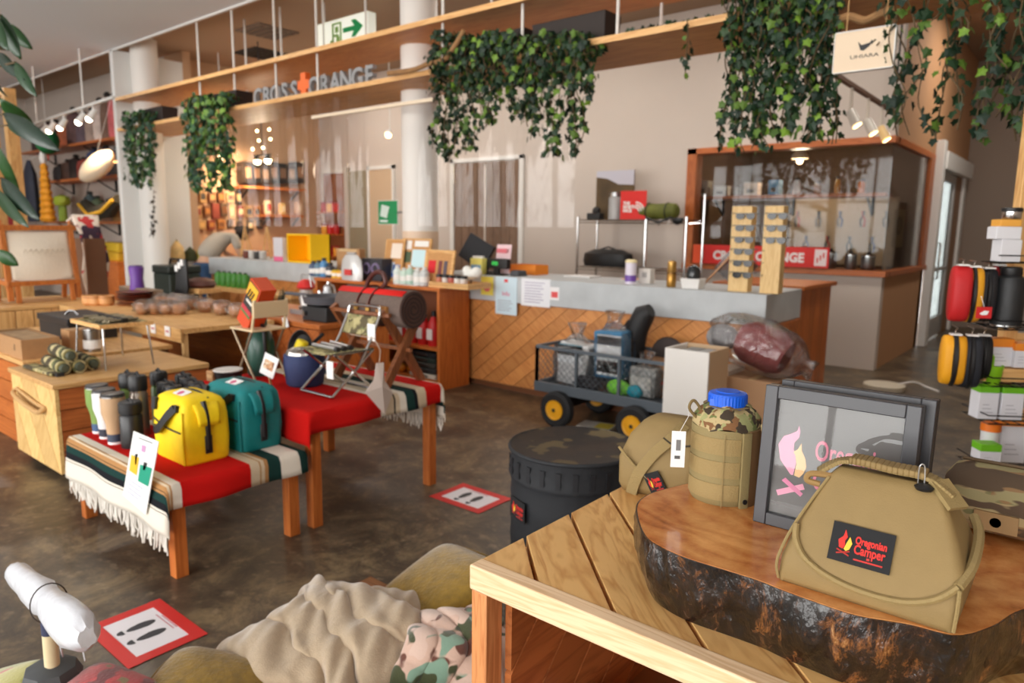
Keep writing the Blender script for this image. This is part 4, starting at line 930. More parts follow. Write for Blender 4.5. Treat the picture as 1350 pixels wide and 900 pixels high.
# goods wall at the far left (wall facing +X)
def wy(u): return at(u, 280, x=XL+.02).y
def wz(u, v): return at(u, v, x=XL+.2).z
for lab, u0, u1, v, d in (('upper wooden wall shelf with dark cartons at the far left', 322, 404, 245, .32), ('short wooden wall shelf with a white bottle at the far left', 352, 401, 283, .28), ('wooden wall shelf partly behind the ivy at the far left', 218, 262, 241, .28)):
    x = XL+d; a = at(u0, v, x=x); b_ = at(u1, v, x=x)
    t = T('wall_shelf', lab, 'shelf', (XL, a.y, a.z-.03)); MB().box(0.002, d, 0, b_.y-a.y, 0, .035).build('board', wood((206, 120, 56), (170, 90, 40), 1), t)
    for f in (.1, .9): MB().bar((.01, (b_.y-a.y)*f, -.15), (d*.8, (b_.y-a.y)*f, 0), .02).build('bracket', DARK, t)
def wall_item(name, lab, cat, u0, u1, v0, v1, c, d=.1, x=None, grp=None, detail=None):
    x = x if x is not None else XL+d+.01
    a = at(u0, v1, x=x); b_ = at(u1, v1, x=x); k = at(u0, v0, x=x)
    t = T(name, lab, cat, (x-d, a.y, a.z), 0, grp); W, H = b_.y-a.y, k.z-a.z
    MB().box(0, d, 0, W, 0, H).build('body', mat(c, .55), t, bevel=.006)
    if detail: MB().box(d, d+.004, W*.15, W*.85, H*.25, H*.75).build('label_panel', mat(detail, .6), t)
    return t
for k in range(7):
    u0 = 323+k*11.4
    wall_item('dark_carton', 'dark lantern carton, %s from the left on the upper wall shelf' % ('first', 'second', 'third', 'fourth', 'fifth', 'sixth', 'seventh')[k], 'carton', u0, u0+10.4, 213+(k % 3)*2, 241, ((44, 34, 30), (30, 26, 26), (64, 48, 40))[k % 3], .26, XL+.28, 'dark cartons on the upper wall shelf', ((150, 110, 80), (176, 140, 110), (120, 90, 70))[(k*2) % 3])
rg = random.Random(5); cols_ = [(170, 110, 50), (176, 136, 84), (110, 66, 36), (206, 164, 100), (50, 40, 34), (130, 56, 40), (90, 66, 46), (220, 190, 140), (60, 50, 40)]
k = 0; rown = ('upper', 'middle', 'lower'); 
for r_, (v0, v1, us) in enumerate(((252, 268, range(228, 322, 12)), (270, 287, range(226, 350, 11)), (290, 303, range(236, 345, 13)))):
    for i, u in enumerate(us):
        c = rg.choice(cols_); w_ = rg.uniform(6, 10)
        lab = '%s hanging packet from the left in the %s row of the goods wall' % (ORD[i], rown[r_])
        wall_item('hanging_packet', lab, 'packet', u, u+w_, v0+rg.uniform(-2, 2), v1+rg.uniform(-2, 2), c, .05, None, 'packets hanging on the goods wall', rg.choice(cols_))
        k += 1
wall_item('tall_bottle', 'white bottle with red cap on the short wall shelf', 'bottle', 352, 358, 264, 282, (232, 206, 160), .1, XL+.2, None, (210, 60, 40))
wall_item('wall_jar', 'pale jar in the middle of the short wall shelf', 'jar', 371, 377, 268, 282, (226, 186, 120), .1, XL+.2, None, (240, 220, 180))
wall_item('wall_jar', 'beige cup at the right end of the short wall shelf', 'jar', 392, 399, 266, 282, (206, 170, 140), .1, XL+.2, None, (226, 200, 170))
o = T('wall_bench', 'brown low bench below the goods wall', 'bench', (XL+.01, 5.75, 0)); MB().box(0, .75, 0, 2.2, .86, .9).build('bench_top', wood((196, 110, 50), (160, 84, 36), 1), o); MB().box(.05, .7, .05, 2.15, 0, .86).build('bench_front', mat((96, 66, 48), .7), o)
for k, (u, c, w_, h_, lab) in enumerate(((233, (232, 200, 140), .22, .3, 'pale paper sack standing on the wall bench'), (250, (60, 66, 36), .2, .2, 'dark olive bag on the wall bench'), (266, (206, 196, 90), .2, .22, 'yellow-green bundle on the wall bench'))):
    P = at(u, 330, x=XL+.45); t = T('soft_bag', lab, 'bag', (XL+.45, P.y, .9)); MB().lathe([(.45, 0), (.52, .25), (.45, .7), (.2, .95), (.1, 1.05)], 12, Matrix.Diagonal((w_, w_, h_, 1))).build('bag_body', mat(c, .8, var=.2, scale=10, bump=.4), t); MB().tube([(-.03, 0, h_), (0, 0, h_*1.15), (.03, 0, h_)], .008, 6).build('loop', STEM, t)
# alcove with red goods
al = T('red_display', 'brown backed alcove display with red goods at the end of the back wall', 'display', (-11.36, YB-.06, 0)); MB().box(0, .64, .03, .058, 0, 2.42).build('backing', wood((150, 92, 56), (120, 70, 40), 2), al)
for z in (.9, 1.3, 1.7): MB().box(.02, .62, -.16, .03, z, z+.025).build('shelf', OW, al)
for k in range(9):
    z = (.925, 1.325, 1.725)[k//3]; x = -11.36+.14+(k % 3)*.17
    lathe_thing('red_tin', '%s small tin on the %s alcove shelf' % (('left', 'middle', 'right')[k % 3], ('lowest', 'middle', 'top')[k//3]), 'tin', (x, YB-.13, z), [('body', [(.06, 0), (.065, .02), (.065, .15)], mat(((206, 40, 36), (236, 170, 60), (180, 30, 30))[(k*2+k//3) % 3], .4)), ('lid', [(.067, .15), (.067, .175), (.03, .19)], mat((150, 40, 30), .4))], 'red tins in the alcove')
t, W, H = boxthing('green_sign', 'green square safety sign mounted beside the column', 'sign', 499, 524, 265, 295, 0, 5.15)
MB().box(0, W, 0, .01, 0, H).build('green_panel', mat((20, 140, 80), .5), t); MB().box(-.006, W+.006, .002, .012, -.006, H+.006).build('white_border', WHITE, t)
MB().prism([(W*.1, H*.35), (W*.45, H*.25), (W*.6, H*.75), (W*.2, H*.85)], 0, .004, RX).build('white_figure', mat((220, 236, 226), .6), t, smooth=False); MB().box(W*.1, W*.5, -.004, 0, H*.08, H*.17).build('white_bar', mat((230, 240, 234), .6), t)
MB().bar((W, .012, H*.5), (-5.5-t.location.x, .012, H*.5), .02).build('arm', STEEL, t)
# pendant with bulbs
P = at(346, 209, y=5.9)
t = T('pendant_lamp', 'hanging lamp cluster with bright warm bulbs above the left counter', 'lamp', (P.x, 5.9, P.z))
MB().cyl((0, 0, .05), (0, 0, ZT-P.z), .008, n=6).build('cable', BLACK, t); MB().bar((-.22, 0, .05), (.22, 0, .05), .02).build('crossbar', DARK, t)
for x in (-.14, .14):
    MB().lathe([(.05, 0), (.04, .05), (.015, .06)], 12, Matrix.Translation((x, 0, -.02))).build('lamp_cap', DARK, t); MB().sphere((x, 0, -.03), .05).build('bulb', mat((255, 226, 170), .4, emit=25), t)
for k in range(6): MB().sphere((-.25+k*.1, .05*math.sin(k*2), .15+.12*(k % 3)), .02, 6, 5).build('fairy_bulb', mat((255, 226, 170), .4, emit=12), t)
ld = bpy.data.lights.new('pendant_light', 'POINT'); ld.energy = 22; ld.color = (1, .8, .58); ld.shadow_soft_size = .12; lo = bpy.data.objects.new('pendant_light', ld); col.objects.link(lo); lo.location = (P.x, 5.9, P.z-.12)
P = at(294, 203, y=5.9); t = T('spot_lamp', 'small bright spotlight seen through the ivy', 'lamp', (P.x, 5.9, P.z)); MB().cyl((0, 0, .05), (0, 0, ZT-P.z), .008, n=6).build('stem', WHITE, t); MB().cyl((0, 0, .06), (-.06, .03, -.04), .03, .045).build('spot_head', WHITE, t); MB().sphere((-.04, .0, -.03), .045).build('bulb', mat((255, 226, 170), .4, emit=25), t)
ld = bpy.data.lights.new('spot_light', 'SPOT'); ld.energy = 110; ld.color = (1, .74, .48); ld.spot_size = R(120); ld.spot_blend = .8; ld.shadow_soft_size = .08; lo = bpy.data.objects.new('spot_light', ld); col.objects.link(lo); lo.location = (P.x-.1, 6.3, P.z-.1); lo.rotation_euler = Vector((-1, .25, -.55)).to_track_quat('-Z', 'Y').to_euler()
P = at(514, 177, y=7.6); t = T('spot_lamp', 'small round glowing spotlight left of the white column', 'lamp', (P.x, 7.6, P.z)); MB().cyl((0, 0, .03), (0, 0, ZT-P.z), .008, n=6).build('stem', WHITE, t); MB().cyl((0, 0, .05), (0, -.03, .0), .04, .055).build('spot_head', WHITE, t); MB().sphere((0, -.03, -.01), .05).build('bulb', mat((255, 216, 150), .4, emit=10), t)
# ================================================================== LEFT BACK CORNER: SHELVES, BAGS, TRACK LIGHT
YW = 5.5
def lx(u, v=250, y=5.1): return at(u, v, y=y)
LSH = wood((196, 112, 56), (160, 86, 40), 0)
shz = []
for lab, u0, v, x1 in (('top wooden shelf of bags in the left corner', 30, 196, -11.2), ('middle wooden shelf in the left corner', 55, 238, -11.2), ('lower wooden shelf in the left corner', 60, 290, -11.2)):
    P = lx(u0, v); z = P.z-.02 if v != 196 else 2.86
    t = T('corner_shelf', lab, 'shelf', (P.x, 5.06, z-.04)); L = x1-P.x
    MB().box(0, L, 0, .43, 0, .04).build('board', LSH, t, bevel=.003)
    for f in (.1, .5, .9): MB().bar((L*f, .42, -.2), (L*f, .42, .0), .03).bar((L*f, .1, 0), (L*f, .42, -.2), .02).build('bracket', DARK, t)
    shz.append(z)
def sack(lab, u0, u1, h, z, c, name='stuff_sack', y=5.12, top=None, grp=None):
    a = lx(u0, 200, y); b_ = lx(u1, 200, y); W = b_.x-a.x
    t = T(name, lab, 'bag', ((a.x+b_.x)/2, y+.14, z), 0, grp)
    MB().lathe([(.46, 0), (.5, .12), (.49, .6), (.4, .85), (.15, .95), (.1, 1)], 14, Matrix.Diagonal((W, .26, h, 1))).build('sack_body', mat(c, .75, var=.25, scale=8, bump=.3), t)
    MB().lathe([(.05, h*.98), (.06, h*1.02), (.03, h*1.08)], 8).build('drawstring', mat(top or (40, 36, 34), .7), t)
tops = [(37, 48, .52, (60, 40, 40)), (49, 60, .62, (84, 40, 40)), (61, 71, .6, (66, 50, 46)), (72, 83, .5, (170, 90, 56)), (84, 96, .75, (94, 66, 66)), (97, 108, .62, (90, 74, 84)), (109, 119, .66, (150, 130, 120)), (120, 130, .8, (200, 184, 176)), (130, 140, .86, (110, 84, 70)), (140, 150, .82, (196, 96, 100))]
for k, (u0, u1, h, c) in enumerate(tops): sack('%s soft bag from the left on the top corner shelf' % ORD[k], u0, u1, h*.85, shz[0], c, grp='bags on the top corner shelf')
mids = [(62, 72, .3, (36, 30, 30)), (73, 82, .36, (70, 46, 36)), (84, 93, .42, (50, 38, 34)), (94, 104, .36, (130, 50, 40)), (106, 120, .5, (44, 56, 90)), (121, 136, .5, (40, 48, 76)), (137, 150, .46, (50, 54, 70))]
for k, (u0, u1, h, c) in enumerate(mids): sack('%s dark bag from the left on the middle corner shelf' % ORD[k], u0, u1, h, shz[1], c, 'dark_bag', grp='bags on the middle corner shelf')
lows = [(99, 107, .5, (60, 76, 80)), (107, 118, .42, (70, 84, 60)), (120, 134, .36, (110, 80, 60)), (135, 150, .4, (130, 100, 60))]
for k, (u0, u1, h, c) in enumerate(lows): sack('%s roll bag from the left on the lower corner shelf' % ORD[k], u0, u1, h, shz[2], c, 'roll_bag', grp='bags on the lower corner shelf')
# green balloon-like cushion, hanging yellow bag, dark bag, white pillow, lime stool
P = lx(62, 186, 4.75); o = T('green_ball', 'dark green round paper lantern hanging in the left corner', 'lantern', (P.x, 4.75, P.z)); MB().sphere((0, 0, 0), .2, sc=(1, 1, 1.15)).build('shade', mat((20, 110, 60), .6), o); MB().cyl((0, 0, .2), (0, 0, ZT-P.z), .005, n=5).build('cord', WHITE, o); MB().cyl((0, 0, -.32), (0, 0, -.2), .012, n=6).build('tassel', mat((200, 60, 40), .7), o)
P = lx(64, 292, 4.8); Q = lx(58, 215, 4.8); o = T('sleeping_bag', 'orange-yellow quilted sleeping bag hanging in the left corner', 'sleeping bag', (P.x, 4.8, P.z)); H = Q.z-P.z
prof = []
for k in range(9): prof += [(.18-.012*k, H*k/9), (.215-.013*k, H*(k+.5)/9)]
MB().lathe(prof+[(.04, H)], 14, None, 0, 0, 1, .6).build('quilted_body', mat((226, 150, 30), .6, var=.08, scale=6), o); MB().lathe([(.04, H), (.06, H+.1), (.02, H+.28)], 10).build('white_hood', WHITE, o); MB().cyl((0, 0, H+.28), (0, .3, 2.80-P.z), .006, n=5).build('cord', WHITE, o)
P = lx(45, 292, 4.85); o = T('hanging_jacket', 'dark blue padded bag hanging beside the orange sleeping bag', 'sleeping bag', (P.x, 4.85, P.z)); MB().lathe([(.15, 0), (.2, .3), (.17, .9), (.05, 1.15)], 12, None, 0, 0, 1, .6).build('padded_body', mat((40, 44, 60), .7, var=.2, scale=8), o); MB().cyl((0, 0, 1.15), (0, .25, 2.80-P.z), .006, n=5).build('cord', WHITE, o)
P = lx(17, 295, 4.8); o = T('red_roll', 'red rolled mat standing at the far left behind the wooden post', 'mat', (P.x, 4.8, 0)); MB().lathe([(.16, 0), (.17, .05), (.17, P.z+.9), (.15, P.z+.93)], 14).build('roll', mat((150, 24, 26), .7), o); MB().lathe([(.175, P.z+.3), (.175, P.z+.36)], 14).build('strap', BLACK, o)
a = at(106, 222, y=4.7); b_ = at(150, 214, y=4.7); o = T('white_pillow', 'white puffy pillow hanging before the partition edge', 'pillow', ((a.x+b_.x)/2, 4.7, a.z)); W = b_.x-a.x
MB().sphere((0, 0, 0), .5, 16, 10, (W, .3, .36), Matrix.Rotation(R(-14), 4, 'Y')).build('cushion', mat((240, 222, 196), .8, bump=.4, scale=6), o); MB().bar((W*.4, .05, .05), (W*.9, -.05, 0.02), .04).build('branch_arm', mat((150, 120, 90), .8), o); MB().cyl((0, 0, .15), (0, .3, 1.1), .004, n=5).build('cord', WHITE, o)
P = lx(80, 289, 5.2); o = T('lime_stool', 'lime green mushroom-shaped stool on the lower corner shelf', 'stool', (P.x, 5.25, shz[2])); MB().lathe([(.16, .3), (.2, .36), (.18, .46), (.05, .5)], 14, None, 0, 0, 1, .7).build('seat', mat((176, 196, 60), .6), o)
for x in (-.09, .09): MB().cyl((x, 0, 0), (x*.8, 0, .32), .05, n=10).build('leg', mat((150, 176, 60), .6), o)
for k, (v, c) in enumerate(((314, (214, 178, 40)), (330, (200, 160, 36)))):
    a = at(120, v+12, y=5.0); b_ = at(155, v+12, y=5.0); a.z = at(120, 342, y=4.95).z+.155*(1-k)
    o = T('yellow_case', '%s yellow case stacked beside the partition' % ('upper', 'lower')[k], 'case', (a.x, 5.0, a.z)); W = b_.x-a.x
    MB().box(0, W, 0, .35, 0, .15).build('case_shell', mat(c, .6), o, bevel=.02); MB().box(W*.4, W*.6, -.01, 0, .05, .1).build('latch', DARK, o)
a = at(120, 346, y=4.95); b_ = at(155, 346, y=4.95); o = T('wooden_chest', 'plain wooden chest under the yellow cases', 'chest', (a.x, 4.95, 0)); zt = at(120, 342, y=4.95).z
MB().box(0, b_.x-a.x, 0, .45, 0, zt-.03).build('chest_body', ORANGEW, o); MB().box(-.01, b_.x-a.x+.01, -.01, .46, zt-.03, zt).build('chest_lid', ORANGEW, o, bevel=.003)
# black camo hammock-like sling with yellow rim
a = at(112, 268, y=4.85); b_ = at(156, 258, y=4.85); W = b_.x-a.x; o = T('sling_bag', 'dark olive sling bag with a yellow rim before the partition', 'bag', (a.x, 4.85, a.z)); MB().tube([(0, 0, 0), (W*.3, 0, -.16), (W*.7, 0, -.12), (W, 0, .05)], [.08, .12, .12, .08], 10).build('sling_body', mat((44, 40, 30), .8), o); MB().tube([(0, -.1, -.02), (W*.3, -.12, -.2), (W*.7, -.12, -.15), (W, -.09, .03)], .03, 8).build('yellow_rim', mat((206, 160, 40), .6), o); MB().tube([(.02, 0, .05), (.1, .1, .5), (.2, .2, 1.0)], .008, 5).build('strap', BLACK, o)
# track of spotlights
a = at(40, 165, y=4.2); b_ = at(150, 128, y=4.2)
t = T('track_light', 'white hanging track with five bright spotlights in the left corner', 'light', a); d = b_-a
MB().bar((0, 0, 0), d, .035).build('track', mat((210, 208, 204), .5), t)
for f in (.10, .68): p = d*f; MB().cyl(p, p+Vector((0, 0, ZC-(a.z+p.z))), .012, n=8).build('hanger_rod', WHITE, t)
for f in (.30, .44, .66, .78, .2):
    p = d*f; q = MB().cyl(p, p+Vector((0, 0, -.1)), .012, n=6).build('spot_arm', WHITE, t); MB().cyl(p+Vector((0, .03, -.07)), p+Vector((-.02, -.05, -.2)), .035, .05).build('spot_head', WHITE, q); MB().sphere(p+Vector((-.02, -.05, -.2)), .045).build('bulb', mat((255, 240, 214), .4, emit=12 if f != .2 else 2), q)
ld = bpy.data.lights.new('track_spots', 'SPOT'); ld.energy = 200; ld.color = (1, .72, .42); ld.spot_size = R(110); ld.spot_blend = .9; ld.shadow_soft_size = .15; lo = bpy.data.objects.new('track_spots', ld); col.objects.link(lo); lo.location = a+d*.55+Vector((0, .05, -.25)); lo.rotation_euler = Vector((-.1, .75, -.75)).to_track_quat('-Z', 'Y').to_euler()
# wooden frame at the left edge
P = at(27, 292, y=3.7); Q = at(20, 122, y=3.7)
t = T('timber_frame', 'pale timber frame post and beam at the left edge', 'frame', (P.x, 3.7, 0)); s_ = 13/pm(P)
MB().box(-s_/2, s_/2, -s_/2, s_/2, 0, Q.z).build('post', PINEZ, t, bevel=.003); z0 = Q.z
MB().box(-1.0, s_/2, -s_/2, s_/2, z0, z0+.09).build('top_beam', PINE, t, bevel=.003); MB().box(-1.0, -s_/2, -.03, .03, z0-.12, z0-.05).build('brace', PINE, t); MB().box(-1.0, -1.0+s_, -s_/2, s_/2, 0, z0).build('post', PINEZ, t)
# big-leaved plant at the left edge
P = at(-30, 462, z=.58); PY = P.y; t = T('potted_plant', 'tall potted plant with large dark leaves at the left edge', 'plant', P)
MB().lathe([(.08, 0), (.1, .05), (.11, .2), (.115, .21)], 18).build('pot', mat((120, 90, 70), .8), t); MB().tube([(0, 0, .2), (.03, 0, .8), (-.02, 0, 1.4), (0, 0, 2.1)], .015, 8).build('stem', STEM, t)
LFM = [mat((30, 62, 30), .35), mat((42, 80, 36), .35), mat((22, 46, 30), .35)]
def big_leaf(base, tip, w, mt, par):
    base, tip = Vector(base), Vector(tip); a = tip-base; L = a.length; a.normalize(); s = a.cross(Vector((.5, -.8, .2))).normalized(); n = s.cross(a)
    mb = MB(); N_ = 8
    for i in range(N_+1):
        f = i/N_; ww = w*math.sin(PI*min(1, f*.96+.02))**.8; c = base+a*L*f-n*L*.12*f*f
        mb.v += [tuple(c-s*ww+n*ww*.25), tuple(c), tuple(c+s*ww+n*ww*.25)]
    for i in range(N_): o_ = i*3; mb.f += [(o_, o_+1, o_+4, o_+3), (o_+1, o_+2, o_+5, o_+4)]
    return mb.build('leaf', mt, par, solid=.002)
base = t.location
for k, (u0, v0, u1, v1, w) in enumerate(((2, 20, 22, 75, .045), (4, 30, 38, 62, .04), (-2, 70, 14, 95, .035), (20, 82, 40, 122, .035), (0, 130, 44, 172, .05), (5, 150, 60, 190, .05), (10, 165, 52, 182, .035), (-4, 190, 20, 255, .045), (2, 235, 34, 282, .05), (-5, 250, 20, 292, .04), (-6, 55, 12, 60, .04), (-8, 100, 6, 130, .04), (-8, 20, 2, 60, .04), (-4, 330, 22, 350, .045))):
    A_ = at(u0, v0, y=PY+.05*math.sin(k))-base; B_ = at(u1, v1, y=PY+.02+.1*math.sin(k*2))-base
    lf = big_leaf(A_, B_, w*.95, LFM[k % 3], t); MB().tube([(0, 0, A_.z+.05), tuple(A_)], .006, 5).build('leaf_stalk', STEM, t)

# ================================================================== LEFT DISPLAY FURNITURE
# platform with the canvas chair
pf = T('display_platform', 'pale pine box platform under the canvas chair', 'platform', (-8.5, 1.2, 0)); MB().box(0, .95, 0, 1.75, 0, .67).build('body', mat((176, 120, 70), .6), pf); MB().box(-.02, .97, -.02, 1.77, .67, .70).build('top_board', PINEY, pf, bevel=.003)
for k in range(12): MB().box(.95, .965, k*.146+.003, k*.146+.14, 0, .665).build('board', PINEZ, pf)
ch = T('canvas_chair', 'wooden folding chair with a sagging cream canvas back on the platform', 'chair', (-7.88, 2.13, .70)); CHW = wood((196, 118, 56), (164, 90, 40), 2)
WY = .62
def bar_(p, q, w=.04, n='post', m_=CHW, d=None): return MB().bar(p, q, w, d).build(n, m_, ch, bevel=.003)
for y in (.02, WY-.02):
    bar_((0, y, .02), (-.10, y, .74), .045, 'back_post'); bar_((.02, y+(.06 if y < .3 else -.06), 0), (.0, y+(.06 if y < .3 else -.06), .17), .04, 'front_leg'); bar_((-.4, y, 0), (-.35, y, .22), .04, 'rear_leg'); bar_((-.42, y, .2), (.02, y, .18), .04, 'side_rail')
    MB().cyl((-.10, y, .73), (-.105, y, .78), .012, n=8).build('peg', CHW, ch)
bar_((-.095, -.03, .71), (-.095, WY+.03, .71), .05, 'top_rail'); bar_((.0, .0, .185), (.0, WY, .185), .045, 'seat_rail'); bar_((-.4, 0, .2), (-.4, WY, .2), .04, 'rear_rail')
mb = MB(); mb.grid(lambda a, b_: (-.01-.085*b_+.05*math.sin(PI*b_)*math.sin(PI*a)-.0, .05+(WY-.10)*a, .225+.455*b_-.05*math.sin(PI*a)*(1-b_)), 16, 12); mb.build('canvas_back', mat((232, 222, 204), .9, bump=.3, scale=40), ch, solid=.006)
MB().grid(lambda a, b_: (-.4+.4*b_, .04+(WY-.08)*a, .215-.05*math.sin(PI*a)), 10, 4).build('canvas_seat', mat((226, 214, 194), .9), ch, solid=.006)
mb = MB()
for k in range(8): y = .14+k*.045; mb.bar((.048, y, .47+.012*math.sin(k)), (.045, y+.02, .51), .006).bar((.048, y+.02, .51), (.048, y+.034, .47), .006)
mb.build('stitched_mark', mat((200, 188, 168), .9), ch)
# patterned throw beside the chair
P = at(108, 372, y=3.0); t = T('patterned_throw', 'cream throw with red and navy pattern draped right of the canvas chair', 'blanket', (P.x, 3.05, .70))
pts = [(.0, .8), (.16, .86), (.30, .72), (.36, .45), (.38, .2), (.34, .02)]
mb = MB(); cm = catmull([(x, 0, z) for x, z in pts], 6)
mb.grid(lambda a, b_: (cm[min(int(a*(len(cm)-1)), len(cm)-1)].x-.1, -.12+.24*b_+.02*math.sin(a*14+b_*5), cm[min(int(a*(len(cm)-1)), len(cm)-1)].z-.02), 28, 6)
mb.build('cloth', blotch([(222, 206, 190), (60, 40, 60), (190, 50, 50), (225, 212, 196)], 7), t, solid=.02)
MB().box(-.12, .3, -.1, .1, 0, .6).build('stand_box', mat((120, 84, 60), .8), t)
# long pine bench table
bt = T('bench_table', 'long pine display table with wooden plates and wrapped cups', 'table', (-7.5, 2.44, 0)); L = 2.38; Dp = .75
for k in range(6): MB().box(0, L, k*.125+.002, k*.125+.123, .665, .70).build('top_plank', PINE, bt)
for k in range(3): MB().box(L*k/3+.003, L*(k+1)/3-.003, -.016, -.001, .60, .70).build('apron_board', PINE, bt)
for x in (.02, L-.055):
    for y in (.01, Dp-.05): MB().box(x, x+.035, y, y+.035, 0, .665).build('leg', wood((232, 190, 130), (206, 152, 92), 2), bt)
for k in range(4): MB().box(.06, L-.06, Dp-.06, Dp-.045, .05+k*.15, .05+k*.15+.146).build('back_board', ORANGEW, bt)
for k in range(2):
    P = at((203, 222)[k], 450-(0 if k else 4), y=2.42); t = T('price_tag', '%s white price tag on the pine bench apron' % ('left', 'right')[k], 'tag', (P.x, 2.42, .63)); MB().box(-.04, .04, -.004, -.001, 0, .075).build('paper', PAPER, t); MB().box(-.025, .025, -.0055, -.004, .03, .045).build('print', mat((200, 120, 130), .7), t)
# wooden plates, bowls, wrapped cups on the bench
P = at(172, 402, z=.70)
for k in range(5): lathe_thing('wooden_plate', '%s dark wooden plate in the stack on the pine bench' % ('lowest', 'second', 'middle', 'fourth', 'topmost')[k], 'plate', (P.x+rnd(-.01, .01), P.y+.05, .70+k*.026), [('plate', [(.10, 0), (.135, .008), (.165, .022), (.158, .022), (.10, .01)], mat(((176, 110, 64), (196, 130, 80), (120, 60, 36), (140, 66, 40), (104, 52, 34))[k], .45)), ('inner_ring', [(.09, .011), (.09, .013)], mat((110, 60, 36), .5))], 'stacked wooden plates')
for k, u in enumerate((113, 127, 141)):
    P = at(u, 402, z=.70); t = T('wooden_bowl', '%s small turned bowl left of the plate stack' % ('left', 'middle', 'right')[k], 'bowl', (P.x, P.y+.04*(k == 0), .70), 0, 'small wooden bowls'); MB().lathe([(.05, 0), (.068, .02), (.07, .09), (.064, .09), (.06, .02), (0, .012)], 18).build('bowl', mat((214, 156, 96), .5, var=.1, scale=20), t); MB().lathe([(.0705, .07), (.0705, .08)], 18).build('rim_line', mat((176, 110, 60), .5), t)
WRAP = film((.985, .98, .975), .16, .12, 1.0, 40); rg = random.Random(11); k = 0
for row_, (v, us) in enumerate(((414, (190, 205, 221, 236)), (404, (216, 232, 250, 268, 286)), (395, (250, 270, 292, 312)))):
    for i, u in enumerate(us):
        P = at(u, v, z=.70)
        if P.x > -5.2: P.x = -5.2
        P.y = min(max(P.y, 2.52), 3.1)
        if row_ == 2: P.y = 3.08; P.x = at(u, v, y=3.08).x
        if P.x > -5.22: P.x = -5.22-.02*i
        t = T('wrapped_cup', 'plastic-wrapped wooden cup, %s from the left in the %s row' % (ORD[i], ('front', 'middle', 'back')[row_]), 'cup', (P.x, P.y, .70), rg.uniform(0, 6), 'wrapped wooden cups on the pine bench')
        MB().lathe([(.04, .005), (.06, .02), (.07, .09), (.064, .09), (.05, .02), (0, .015)], 14).build('cup', mat((222, 160, 112), .5), t); MB().tube([(.06, 0, .03), (.1, 0, .045), (.1, 0, .07), (.065, 0, .075)], .009, 6).build('cup_handle', mat((206, 140, 92), .5), t)
        mb = MB().sphere((0, 0, .062), .095, 12, 8, (1.05, .95, .66)); mb.v = [(x+rg.uniform(-.012, .012), y+rg.uniform(-.012, .012), z+rg.uniform(-.008, .012)) for x, y, z in mb.v]; mb.build('plastic_wrap', WRAP, t, ang=25)
# purple tumbler, corrugated box, milking stool with black strap, behind the bench
lathe_thing('purple_tumbler', 'tall purple ribbed tumbler behind the wooden plates', 'tumbler', (-7.41, 3.1, .70), [('body', [(.05, .04), (.07, .1), (.058, .22), (.072, .33), (.06, .34)], mat((110, 70, 160), .4)), ('foot', [(.06, 0), (.06, .04)], mat((226, 224, 226), .5)), ('rim', [(.062, .34), (.062, .35), (.05, .35)], mat((80, 50, 120), .4))])
P = at(150, 392, y=3.0); t = T('corrugated_tray', 'grey ribbed carton tray behind the plate stack', 'tray', (P.x, 3.06, .70)); MB().box(0, .75, 0, .1, 0, .13).build('tray_body', mat((150, 130, 110), .8), t)
for k in range(15): MB().box(.01+k*.05, .035+k*.05, -.008, 0, .01, .12).build('rib', mat((120, 100, 84), .8), t)
st = T('fold_stool', 'three-legged stool with a brown leather seat behind the bench', 'stool', (at(263, 352, y=3.55).x, 3.55, 0))
MB().lathe([(.12, .83), (.15, .86), (.13, .9), (.05, .93)], 16, None, 0, 0, 1.2, 1).build('seat', mat((84, 44, 34), .45), st); MB().box(-.19, .19, -.12, .12, .78, .83).build('seat_board', PINE, st, bevel=.004)
for x, y in ((-.3, -.05), (.18, -.12), (.1, .15)): MB().cyl((x, y, 0), (x*.5, y*.4, .79), .018, n=8).build('leg', wood((226, 190, 140), (200, 156, 104), 2), st)
t = T('black_straps', 'bunch of black straps with white tags hanging beside the stool', 'strap', (at(237, 380, y=3.35).x, 3.35, .70))
o = t
for k in range(5): MB().tube([(-.1+k*.05, 0, 0), (-.06+k*.05, .01, .15), (-.02+k*.045, 0, .32), (.03+k*.03, 0, .42)], .02, 6).build('strap', BLACK, t)
for k in range(3): MB().box(-.02+k*.06, .03+k*.06, -.03, -.022, .3+k*.03, .36+k*.03).build('tag', PAPER, t)
MB().box(-.15, .2, -.06, .06, 0, .02).build('base_plate', DARK, t)
t = T('cooler_box', 'dark green cooler box on the floor before the partition', 'box', (at(204, 400, y=4.1).x, 4.1, 0)); MB().box(0, .45, 0, .4, 0, .85).build('shell', mat((40, 50, 44), .5), t, bevel=.02); MB().box(-.01, .46, -.01, .41, .85, .95).build('lid', mat((34, 42, 38), .5), t, bevel=.02); MB().tube([(.05, .2, .95), (.08, .2, 1.02), (.37, .2, 1.02), (.4, .2, .95)], .015, 6).build('handle', BLACK, t)
